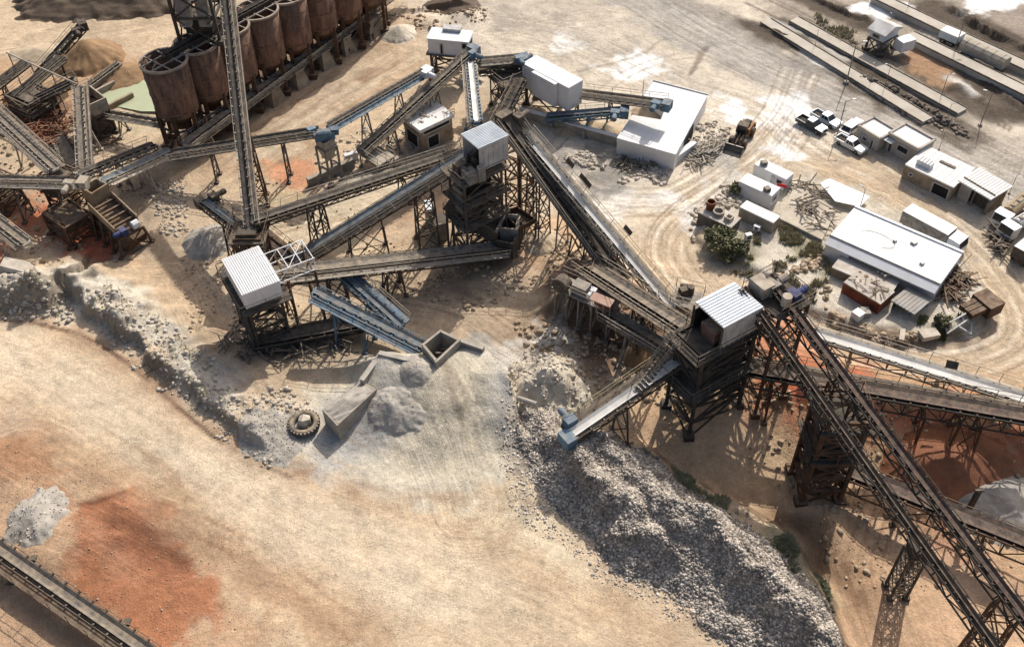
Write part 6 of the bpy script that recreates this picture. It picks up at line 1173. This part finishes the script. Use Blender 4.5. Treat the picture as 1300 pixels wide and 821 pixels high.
heap('rubble_mound', 'whitish rubble mound beside the stockpile ramp', 698, 482, 3.1, 1.35, 'sand_pale', noise_=1.3, gully=.9, seed=13, stones=(900, .02, .22, 'rock_pale')); heap('rubble_mound', 'small whitish lump joining the stockpile ramp', 664, 473, 1.5, .7, 'sand_pale', noise_=1.2, seed=14, stones=(250, .02, .15, 'rock_pale'))
heap('grit_heap', 'grey-white heap on the red earth at lower left', 46, 658, 1.9, .9, 'sand_grey', asp=1.2, rz=1.2, noise_=.5, gully=.5, seed=16, stones=(500, .015, .09, 'stone'))
heap('soil_mound', 'round brown mound under the dusty belt by the crusher tower', 812, 452, 1.75, 1.9, 'sand_brown', noise_=.1, gully=.1, seed=17)
heap('grit_heap', 'pale topped heap near the right edge of the red yard', 1280, 655, 2.7, 1.5, 'sand_grey', asp=1.4, rz=-.3, seed=18); heap('grit_heap', 'grey heap at the left end of the stockpile ramp by the tyre', 345, 552, 2.2, .5, 'sand_grey', asp=1.3, rz=-.4, noise_=.8, seed=19, stones=(1200, .02, .08, 'stone')); heap('soil_mound', 'red earth heap under the dark belts at right', 1205, 592, 3.0, 1.2, mat('red_earth', (.34, .14, .07), (.20, .085, .045), dust=0, scale=.8, detail=10, bump=.35), asp=1.6, seed=20)
heap('sand_heap', 'tan heap beside the steel tray', 688, 308, 2.2, 1.1, 'sand_tan', noise_=.6, seed=21)
heap('grit_heap', 'low grey grit heap between the grit bin and the ramp', 500, 523, 1.7, .8, 'sand_grey', asp=1.4, rz=-.5, noise_=.6, gully=.25, seed=51, stones=(400, .015, .06, 'stone')); heap('grit_heap', 'grey grit banked against the loading hopper wall', 528, 470, 1.5, .7, 'sand_grey', noise_=.5, gully=.2, seed=52, stones=(300, .015, .05, 'stone'))
# the big gravel heap with its stones
outl = wpts([(664, 522), (700, 512), (742, 545), (775, 552), (812, 572), (860, 604), (930, 655), (1000, 715), (1045, 765), (1085, 850), (960, 860), (885, 770), (800, 724), (770, 692), (715, 655), (672, 612), (658, 565)])
def gravel_h(X, Y):
    wx = X + fbm(X, Y, 2.2, 61, 3) * 1.2; wy = Y + fbm(X, Y, 2.2, 63, 3) * 1.2; d = sd_poly(wx, wy, outl)
    h = np.minimum(np.maximum(d, -1) * .66, 1.75 + fbm(X, Y, 5, 65, 3) * 1.0)
    D, S, L, T = sd_line(wx, wy, RIDGE1); h = h + 1.0 * (1 - sst(0, 1.5, D)) * sst(.3, 1.6, d); D, S, L, T = sd_line(wx, wy, RIDGE2); h = h + .8 * (1 - sst(0, 1.3, D)) * sst(.3, 1.6, d)
    for rl in RIDGES_G:
        D, S, L, T = sd_line(wx, wy, rl); h = h + .55 * (1 - sst(0, .9, D)) * sst(.3, 1.4, d)
    return h + sst(.2, 1.2, d) * fbm(X, Y, 2.6, 67, 4) * .6
RIDGES_G = [wpts(q_, 1.5) for q_ in ([(770, 548), (830, 592), (900, 645), (985, 715)], [(720, 590), (790, 655), (860, 705)], [(700, 560), (740, 600)], [(790, 575), (870, 640), (940, 690)])]
RIDGE1 = wpts([(752, 560), (800, 600), (860, 648), (930, 700), (1010, 770)], 2.0); RIDGE2 = wpts([(735, 575), (770, 615), (800, 640)], 2.0)
gx_ = np.arange(min(p[0] for p in outl) - 2, max(p[0] for p in outl) + 2, .22); gy_ = np.arange(min(p[1] for p in outl) - 2, max(p[1] for p in outl) + 2, .22)
HX, HY = np.meshgrid(gx_, gy_); HH = gravel_h(HX, HY); HZ = terrain(HX, HY) + np.maximum(HH, -.3); nxg = len(gx_); vs = np.stack([HX, HY, HZ], -1).reshape(-1, 3); fs = []
kp = HH > -.15
for j in range(len(gy_) - 1):
    for i in range(nxg - 1):
        if kp[j, i] and kp[j + 1, i] and kp[j, i + 1] and kp[j + 1, i + 1]: k = j * nxg + i; fs.append((k, k + 1, k + nxg + 1, k + nxg))
me = bpy.data.meshes.new('gravel_heap'); me.from_pydata(vs.tolist(), [], fs); me.materials.append(M['gravel']); me.shade_smooth(); gh = bpy.data.objects.new('gravel_heap', me); COL.objects.link(gh); tag(gh, 'big heap of coarse grey gravel below the discharge belt', 'gravel heap')
sm = M['stone']; t = sm.node_tree; n = t.nodes; bsn = n['Principled BSDF']; srcl = bsn.inputs['Base Color'].links[0].from_socket; aa = n.new('ShaderNodeAttribute'); aa.attribute_name = 'shade'; mr = n.new('ShaderNodeMapRange'); mr.inputs[3].default_value = .42; mr.inputs[4].default_value = 1.35; t.links.new(aa.outputs['Fac'], mr.inputs[0]); vmn = n.new('ShaderNodeVectorMath'); vmn.operation = 'SCALE'; t.links.new(srcl, vmn.inputs[0]); t.links.new(mr.outputs[0], vmn.inputs['Scale']); t.links.new(vmn.outputs[0], bsn.inputs['Base Color'])
rs = np.random.RandomState(4); N = 180000; X = rs.uniform(gx_[0], gx_[-1], N); Y = rs.uniform(gy_[0], gy_[-1], N); hh_ = gravel_h(X, Y); ok = (hh_ > -.05 - .25 * rs.rand(N) ** 3); X, Y, hh_ = X[ok][:62000], Y[ok][:62000], hh_[ok][:62000]; r = .03 + .12 * rs.rand(len(X)) ** 3.0
o = bpy.data.objects.new('gravel_stones', rock_mesh('gravel_stones', np.stack([X, Y, terrain(X, Y) + np.maximum(hh_, 0) + r * .25], -1), r, 'stone', 5, .8)); COL.objects.link(o); tag(o, 'loose grey stones covering the big gravel heap', 'stones', kind='stuff')
scatter('loose_stones', 'scattered pale stones at the foot of the gravel heap', 'stones', [(640, 520), (700, 500), (690, 600), (720, 660), (790, 700), (900, 800), (760, 740), (680, 680), (630, 600)], 1500, .03, .12, 'stone', seed=21)
BERM = [(86, 366), (150, 366), (210, 398), (262, 455), (318, 520), (352, 560), (345, 580), (300, 556), (250, 518), (200, 474), (150, 436), (104, 390)]
scatter('berm_rocks', 'pale broken rocks lying along the bank above the haul road', 'rocks', BERM, 1500, .03, .26, 'rock_pale', 1.5, 22, power=4.5); scatter('berm_rocks', 'pale rocks on the bank around the concrete block', 'rocks', [(-40, 362), (90, 356), (90, 392), (50, 400), (-40, 388)], 420, .04, .34, 'rock_pale', 1.0, 23, power=3.5)
scatter('ramp_rocks', 'row of pale rocks between the bank and the big tyre', 'rocks', [(318, 500), (372, 496), (400, 512), (368, 528), (330, 528)], 170, .04, .26, 'rock_pale', .3, 24, power=3)
scatter('yard_rubble', 'grey rubble in front of the notched white shed', 'rubble', [(722, 190), (800, 200), (850, 218), (842, 240), (760, 220), (715, 205)], 900, .05, .4, 'rock_pale', 0, 25, power=3, clump=2.5); scatter('yard_rubble', 'pale slabs and rubble between the shed and loader', 'rubble', [(893, 155), (930, 160), (925, 180), (880, 212), (866, 212)], 420, .04, .4, 'rock_pale', 0, 26, power=3)
scatter('yard_rubble', 'rubble edging the island near the concrete block house', 'rubble', [(878, 262), (935, 232), (945, 262), (900, 262), (880, 300)], 360, .06, .45, 'rock_pale', .8, 27, power=2.5); scatter('yard_rubble', 'stones and scrap along the lower edge of the island', 'rubble', [(985, 345), (1045, 320), (1060, 390), (1110, 420), (1200, 425), (1215, 435), (1110, 438), (1010, 395)], 700, .05, .45, 'rock_warm', .8, 28, power=3, clump=2); scatter('yard_rubble', 'dark clods along the soil banks at far right', 'rubble', [(1085, 90), (1225, 160), (1235, 178), (1140, 140), (1080, 105)], 450, .08, .45, 'shale', 0, 29, power=2)
scatter('pit_rubble', 'brown clods below the brown bank and crusher tower', 'rubble', [(650, 400), (860, 460), (880, 520), (780, 510), (670, 450)], 600, .05, .35, 'rock_warm', 0, 30, power=3); scatter('pit_rubble', 'reddish clods and stones in the low yard', 'rubble', [(890, 520), (1000, 500), (1300, 560), (1320, 720), (1080, 760), (1000, 640)], 1000, .04, .28, 'rock_warm', -3, 31, power=3); scatter('pit_rubble', 'tan clods around the screening tower and steel tray', 'rubble', [(560, 270), (640, 300), (720, 290), (740, 340), (600, 400), (470, 360)], 700, .05, .35, 'rock_warm', 0, 32, power=3, clump=3); scatter('floor_rubble', 'stones strewn over the floor between the belts', 'rubble', [(330, 230), (560, 210), (560, 300), (460, 420), (240, 430), (230, 330)], 900, .04, .25, 'rock_warm', 0, 33, power=3, clump=4); scatter('floor_rubble', 'grey boulders on the slope left of the tall boom', 'rubble', [(180, 236), (232, 226), (236, 300), (205, 300)], 700, .03, .28, 'rock_pale', 0, 34, power=3.5); scatter('floor_rubble', 'rubble around the concrete bunker and low walls', 'rubble', [(400, 190), (500, 150), (590, 200), (500, 225), (400, 230)], 500, .06, .45, 'rock_pale', 0, 35, power=3); scatter('road_stones', 'small stones on the red earth by the haul road', 'stones', [(-20, 540), (120, 610), (250, 700), (300, 800), (-20, 800)], 380, .02, .09, 'rock_warm', 0, 36, power=3, clump=2); scatter('floor_rubble', 'clods under the old plant on the left', 'rubble', [(-20, 140), (130, 130), (190, 240), (170, 340), (-20, 340)], 700, .06, .4, 'rock_warm', 0, 37, power=3); scatter('floor_rubble', 'pale rubble below the brown soil mound at the top', 'rubble', [(490, 15), (620, 10), (640, 40), (540, 38), (480, 60)], 400, .08, .5, 'rock_warm', 0, 38, power=2.5, clump=3)
# scrap: tangled bars
def scrap(name, label, px, n, m, z=0, seed=1, L=(.6, 2.6), w=.08, h=.8):
    X, Y, rs = spread(px, n, z, seed); zz = terrain(X, Y); mb = MB()
    for x, y, q in zip(X, Y, zz):
        a = rs.uniform(0, 6.28); l = rs.uniform(*L) / 2; d = V((math.cos(a) * l, math.sin(a) * l, rs.uniform(-.3, .3) * l)); c = V((x, y, q + rs.uniform(.05, h))); mb.bar(c - d, c + d, w * rs.uniform(.6, 2.2), w * rs.uniform(.4, 1))
    return tag(mb.build(name, m), label, 'scrap', kind='stuff')
scrap('scrap_metal', 'red-rusted tangled scrap below the dark left belts', [(14, 132), (60, 128), (90, 165), (72, 196), (30, 180)], 320, 'rust_red', 0, 1, h=1.6); scrap('scrap_metal', 'bent bars and pipes on the concrete pad', [(1004, 225), (1040, 228), (1062, 262), (1044, 292), (1004, 262)], 90, 'steel_dark', 1.6, 2); scrap('scrap_metal', 'dark scrap beside the notched white shed', [(790, 200), (835, 208), (830, 222), (780, 212)], 50, 'steel_dark', 0, 3, (.4, 1.4), .06, .5); scrap('scrap_metal', 'bars and pipes stacked between shed and loader', [(880, 190), (920, 180), (905, 205), (868, 215)], 60, 'steel_grey', 0, 4); scrap('scrap_metal', 'rusty scrap at the right end of the largest shed', [(1195, 345), (1225, 330), (1235, 360), (1200, 385)], 90, 'steel_rust', 1, 5); scrap('scrap_metal', 'scrap lying beside the truck lane at the right edge', [(1255, 285), (1275, 300), (1270, 325), (1255, 305)], 60, 'steel_dark', 0, 6); scrap('scrap_metal', 'rusty offcuts around the sorting platform', [(700, 350), (760, 350), (850, 420), (800, 425), (720, 380)], 110, 'steel_rust', 2, 7); scrap('scrap_metal', 'dark scrap at the foot of the ribbed drive house', [(300, 420), (400, 420), (450, 440), (340, 470), (280, 450)], 130, 'steel_dark', 0, 8); scrap('scrap_metal', 'broken bars beneath the old plant hopper', [(90, 150), (140, 150), (150, 180), (100, 190)], 70, 'steel_rust', 0, 9)
# the wrecked machine on the island's edge
q0 = G(1222, 412); rt = thing('wrecked_machine', 'rusty wrecked machine with a pale bent frame on the island edge', 'wreck', q0); a, b = G(1204, 412) + Z * .7, G(1255, 390) + Z * .9; d, s, n, Ln = fr(a, b)
for k in (-1, 0, 1): mb = MB(); mb.bar(a + d * Ln * .35 + s * .5 * k, b + s * .5 * k, .42, .5); mb.build('beam', 'steel_rust', rt)
mb = MB(); mb.box(b - d * .5 - Z * .2, 1.6, 2.0, 1.2, math.atan2(d.y, d.x)); mb.build('hopper_end', 'steel_rust', rt); mb = MB()
c0 = G(1200, 427) + Z * .2; d2 = flat(G(1234, 408) - c0); s2 = V((-d2.y, d2.x, 0))
for o_, h_ in ((0, .1), (.55, .45)): mb.bar(c0 + s2 * o_ + Z * h_, c0 + s2 * (o_ * .7) + d2 * 2.3 + Z * (h_ + .5), .11)
for t_ in (.1, .7, 1.3, 1.9): mb.bar(c0 + d2 * t_ + Z * (.1 + .2 * t_), c0 + d2 * (t_ + .15) + s2 * .55 + Z * (.45 + .2 * t_), .09)
mb.bar(c0 + d2 * 1.2 + Z * .4, c0 + d2 * 1.9 - s2 * .9 - Z * .1, .12); mb.bar(c0 + d2 * 1.9 - s2 * .9 - Z * .1, c0 + d2 * 2.6 - s2 * .3 + Z * .1, .12); mb.bar(c0 + d2 * 2.6 - s2 * .3 + Z * .1, c0 + d2 * 2.2 + s2 * .1 + Z * .5, .1); mb.build('bent_frame', 'sheet_grey', rt)
for k, (u_, v_, lb) in enumerate(((1178, 427, 'pale concrete slab lying by the wrecked machine'), (1144, 428, 'thin pale slab lying along the island edge'), (1088, 403, 'white cube block in the shade of the red container'), (1097, 400, 'grey cube block beside the white cube'))):
    p = G(u_, v_); o = MB(); o.box((p.x, p.y, p.z + .25), (1.5, 1.3, .8, .7)[k], (.9, .4, .8, .8)[k], (.45, .3, .8, .7)[k], .2 + k); tag(o.build('slab' if k < 2 else 'block', ('rock_pale', 'rock_pale', 'sheet_white', 'concrete')[k]), lb, 'slab' if k < 2 else 'block')
# ---- ramp bunkers
def bunker(label, px, z, zb, t, m, fill, fz, name='concrete_bin'):
    c4 = [P(u_, v_, z) for u_, v_ in px]; c4 = [V((p.x, p.y, 0)) for p in c4]; rt = thing(name, label, 'bin', c4[0]); mb = MB(); walls_box(mb, c4, zb, z, t); mb.build('wall', m, rt)
    if fill:
        mid = sum(c4, V((0, 0, 0))) / 4; mb = MB(); k = 7; rg = random.Random(5); g = [[c4[0].lerp(c4[1], .05 + .9 * i / k).lerp(c4[3].lerp(c4[2], .05 + .9 * i / k), .05 + .9 * j / k) + Z * (fz + .35 * math.sin(math.pi * i / k) * math.sin(math.pi * j / k) + rg.uniform(0, .12)) for i in range(k + 1)] for j in range(k + 1)]
        for j in range(k):
            for i in range(k): mb.poly([g[j][i], g[j][i + 1], g[j + 1][i + 1], g[j + 1][i]])
        mb.build('fill', fill, rt)
    return rt, c4
bunker('long concrete bin brimming with grey grit beside the big tyre', [(409, 520), (459, 483), (478, 494), (428, 540)], 1.9, -.4, .18, 'concrete', 'sand_grey', 1.84)
rt, c4 = bunker('dark open concrete hopper at the head of the stockpile ramp', [(535, 437), (559, 418), (585, 431), (554, 460)], 3.0, -.5, .2, 'concrete', 'shale', .9, 'loading_hopper'); mb = MB(); rg = random.Random(9); mid = sum(c4, V((0, 0, 0))) / 4
for i in range(14): a_ = V((rg.uniform(-.8, .8), rg.uniform(-.8, .8), rg.uniform(1.3, 1.9))); mb.bar(mid + a_, mid + a_ + V((rg.uniform(-.8, .8), rg.uniform(-.8, .8), rg.uniform(-.3, .4))), .1)
mb.build('grizzly_bar', 'steel_grey', rt)
for lb, a_, b_, z, h in (('concrete retaining wall left of the loading hopper', (481, 448), (534, 460), 2.6, 2.9), ('concrete retaining wall right of the loading hopper', (585, 432), (614, 442), 2.7, 2.6), ('concrete wall between the grit bin and the ramp', (459, 483), (484, 449), 2.3, 2.4)):
    a, b = P(*a_, z), P(*b_, z); rt = thing('retaining_wall', lb, 'wall', V((a.x, a.y, 0))); mb = MB(); mb.bar(a - Z * h / 2, b - Z * h / 2, .32, h); mb.build('wall', 'concrete', rt); mb = MB(); mb.bar(a + Z * .05, b + Z * .05, .42, .1); mb.build('coping', 'sand_grey', rt)
for lb, a_, b_, h, m in (('low concrete wall along the track below the surge hopper', (390, 228), (448, 202), 1.0, 'concrete'), ('short white wall end beside the surge hopper', (437, 198), (453, 193), .9, 'sheet_white'), ('rough stone wall in front of the bunker', (481, 214), (506, 199), .9, 'concrete'), ('long low concrete wall below the climbing grey belt', (426, 236), (500, 216), .8, 'concrete')):
    a, b = P(*a_, h), P(*b_, h); rt = thing('concrete_wall', lb, 'wall', V((a.x, a.y, 0))); mb = MB(); mb.bar(a - Z * (h / 2 + .1), b - Z * (h / 2 + .1), .4, h + .2); mb.build('wall', m, rt); mb = MB(); mb.bar(a + Z * .05, b + Z * .05, .46, .09); mb.build('coping', m, rt)
# big tyre
p = G(387, 541); rt = thing('giant_tyre', 'giant dusty tyre lying flat with a pale rock in it', 'tyre', V((p.x, p.y, p.z))); mb = MB(); prof = [(.45 + .42 * (1 - math.cos(t_)) / 2 + .1, .33 + .33 * math.sin(t_)) for t_ in [i * math.pi * 2 / 14 for i in range(15)]]; mb.lathe((p.x, p.y, p.z), [(.95 + .26 * math.cos(i * math.pi / 7), .34 + .32 * math.sin(i * math.pi / 7)) for i in range(15)], 30); mb.build('tread', 'rubber_old', rt); mb = MB()
for i in range(26): a = i * math.pi / 13; mb.bar(p + V((math.cos(a) * 1.12, math.sin(a) * 1.12, .12)), p + V((math.cos(a + .1) * 1.17, math.sin(a + .1) * 1.17, .6)), .12)
mb.build('lug_ring', 'rubber_old', rt); o = MB(); o.rock(p + Z * .55, .62, random.Random(2), .9); tag(o.build('boulder', 'rock_pale'), 'pale boulder sitting inside the giant tyre', 'boulder')
# standing piece on the gravel, plank by the mound
a, b = P(657, 505, 1.2), P(681, 513, 1.2); o = MB(); o.tube(a, b, .2, n=10); tag(o.build('pipe', 'sand_grey'), 'grey pipe lying on the gravel edge by the whitish mound', 'pipe')
a, b = P(123, 119, .4), P(146, 107, .4); o = MB(); o.bar(a, b, .3, .9); tag(o.build('pond_wall', 'concrete'), 'short pale wall on the far side of the pond', 'wall'); a, b = P(133, 139, .4), P(169, 121, .4); o = MB(); o.bar(a, b, .3, .7); tag(o.build('pond_wall', 'concrete_tan'), 'longer wall on the near side of the pond', 'wall')
# pond
pw = [P(u_, v_, .06) for u_, v_ in ((125, 121), (150, 107), (176, 90), (186, 84), (194, 100), (201, 122), (205, 143), (180, 143), (150, 137), (128, 141))]; c0 = sum(pw, V((0, 0, 0))) / len(pw); zt_ = max(gz(p) for p in pw) + .05; mb = MB(); mb.poly([V((p.x, p.y, zt_)) for p in pw]); o = mb.build('pond_water', 'pond_water'); o['kind'] = 'structure'
# ---- vegetation
def leaves(mb, c, r, h, n, rs, ls=.16):
    for _ in range(n):
        d = V((rs.gauss(0, 1), rs.gauss(0, 1), rs.gauss(0, 1))).normalized() * (rs.random() ** .45); lump = .75 + .35 * math.sin(d.x * 5 + c[0]) * math.cos(d.y * 4 + c[1]); p = V((c[0] + d.x * r * lump, c[1] + d.y * r * lump, c[2] + h * .5 + d.z * h * .5 * lump))
        a = V((rs.gauss(0, 1), rs.gauss(0, 1), rs.gauss(0, .6))).normalized(); b = a.cross(V((rs.gauss(0, 1), rs.gauss(0, 1), rs.gauss(0, 1)))).normalized(); s_ = ls * rs.uniform(.6, 1.3); mb.poly([p - a * s_, p + b * s_ * .45, p + a * s_, p - b * s_ * .45])
rgv = random.Random(8)
for k, (u_, v_, r_, h_, lb) in enumerate(((903, 306, 1.2, 1.6, 'leftmost green shrub under the dark concrete block'), (918, 304, 1.1, 1.5, 'green shrub nearest the dark concrete block wall'), (913, 318, 1.4, 1.7, 'widest green shrub in the middle of the shrub patch'), (930, 318, 1.2, 1.4, 'green shrub beside the small white cabinet'), (924, 330, 1.1, 1.1, 'lowest green shrub nearest the yard track'), (941, 322, .9, 1.0, 'small green shrub at the right of the patch'), (935, 245, .8, 1.2, 'small shrub at the left end of the middle white cabin'), (1195, 412, .9, .9, 'olive shrub beside the wrecked machine'))):
    p = G(u_, v_); rt = thing('shrub', lb, 'shrub', p, group='green shrubs'); mb = MB(); leaves(mb, p, r_, h_, int(750 * r_), rgv); mb.build('foliage', 'leaf', rt); mb = MB()
    for i in range(7): a = i * .9; mb.tube(p - Z * .1, p + V((math.cos(a) * r_ * .6, math.sin(a) * r_ * .6, h_ * .7)), .03, .012, 5)
    mb.build('stem', 'bark', rt)
def grass(name, label, px, n, m, z=0, seed=1, hmax=.45, clump=1.6):
    X, Y, rs = spread(px, n, z, seed, clump, .0); zz = terrain(X, Y); mb = MB(); r_ = random.Random(seed)
    for x, y, q in zip(X, Y, zz):
        for b in range(4): a = r_.uniform(0, 6.28); w = r_.uniform(.03, .07); h = r_.uniform(.4, 1) * hmax; l = r_.uniform(.05, .3); d = V((math.cos(a), math.sin(a), 0)); s = V((-d.y, d.x, 0)) * w; c = V((x, y, q - .02)) + d * .05; mb.poly([c - s, c + s, c + d * l + Z * h])
    return tag(mb.build(name, m), label, 'grass', kind='stuff')
grass('dry_grass', 'dry grey-green tufts along the bank above the haul road', BERM, 320, 'leaf_dry', 1.0, 1, .22); grass('dry_grass', 'green grass on the slope beside the gravel heap', [(955, 655), (1010, 690), (1060, 745), (1090, 840), (1020, 800), (960, 700)], 1800, 'grass_green', 0, 2, .32, 2); grass('dry_grass', 'dry grass around the concrete pad and largest shed', [(985, 278), (1046, 306), (1060, 350), (1030, 380), (985, 345), (930, 335)], 1400, 'leaf_dry', 1, 3); grass('dry_grass', 'dry weeds along the far right soil banks', [(1030, 18), (1100, 50), (1110, 80), (1060, 60)], 500, 'leaf_dry', 0, 4); grass('dry_grass', 'weeds around the wrecked machine', [(1170, 400), (1220, 396), (1205, 426), (1165, 424)], 500, 'leaf', 1, 5); grass('dry_grass', 'weeds on the bank by the concrete block', [(-20, 366), (90, 362), (86, 392), (-20, 392)], 150, 'leaf_dry', 1, 6, .22); grass('dry_grass', 'weeds growing along the edge of the low yard', [(800, 560), (900, 615), (950, 650), (930, 660), (850, 615)], 500, 'grass_green', 0, 7, .3)
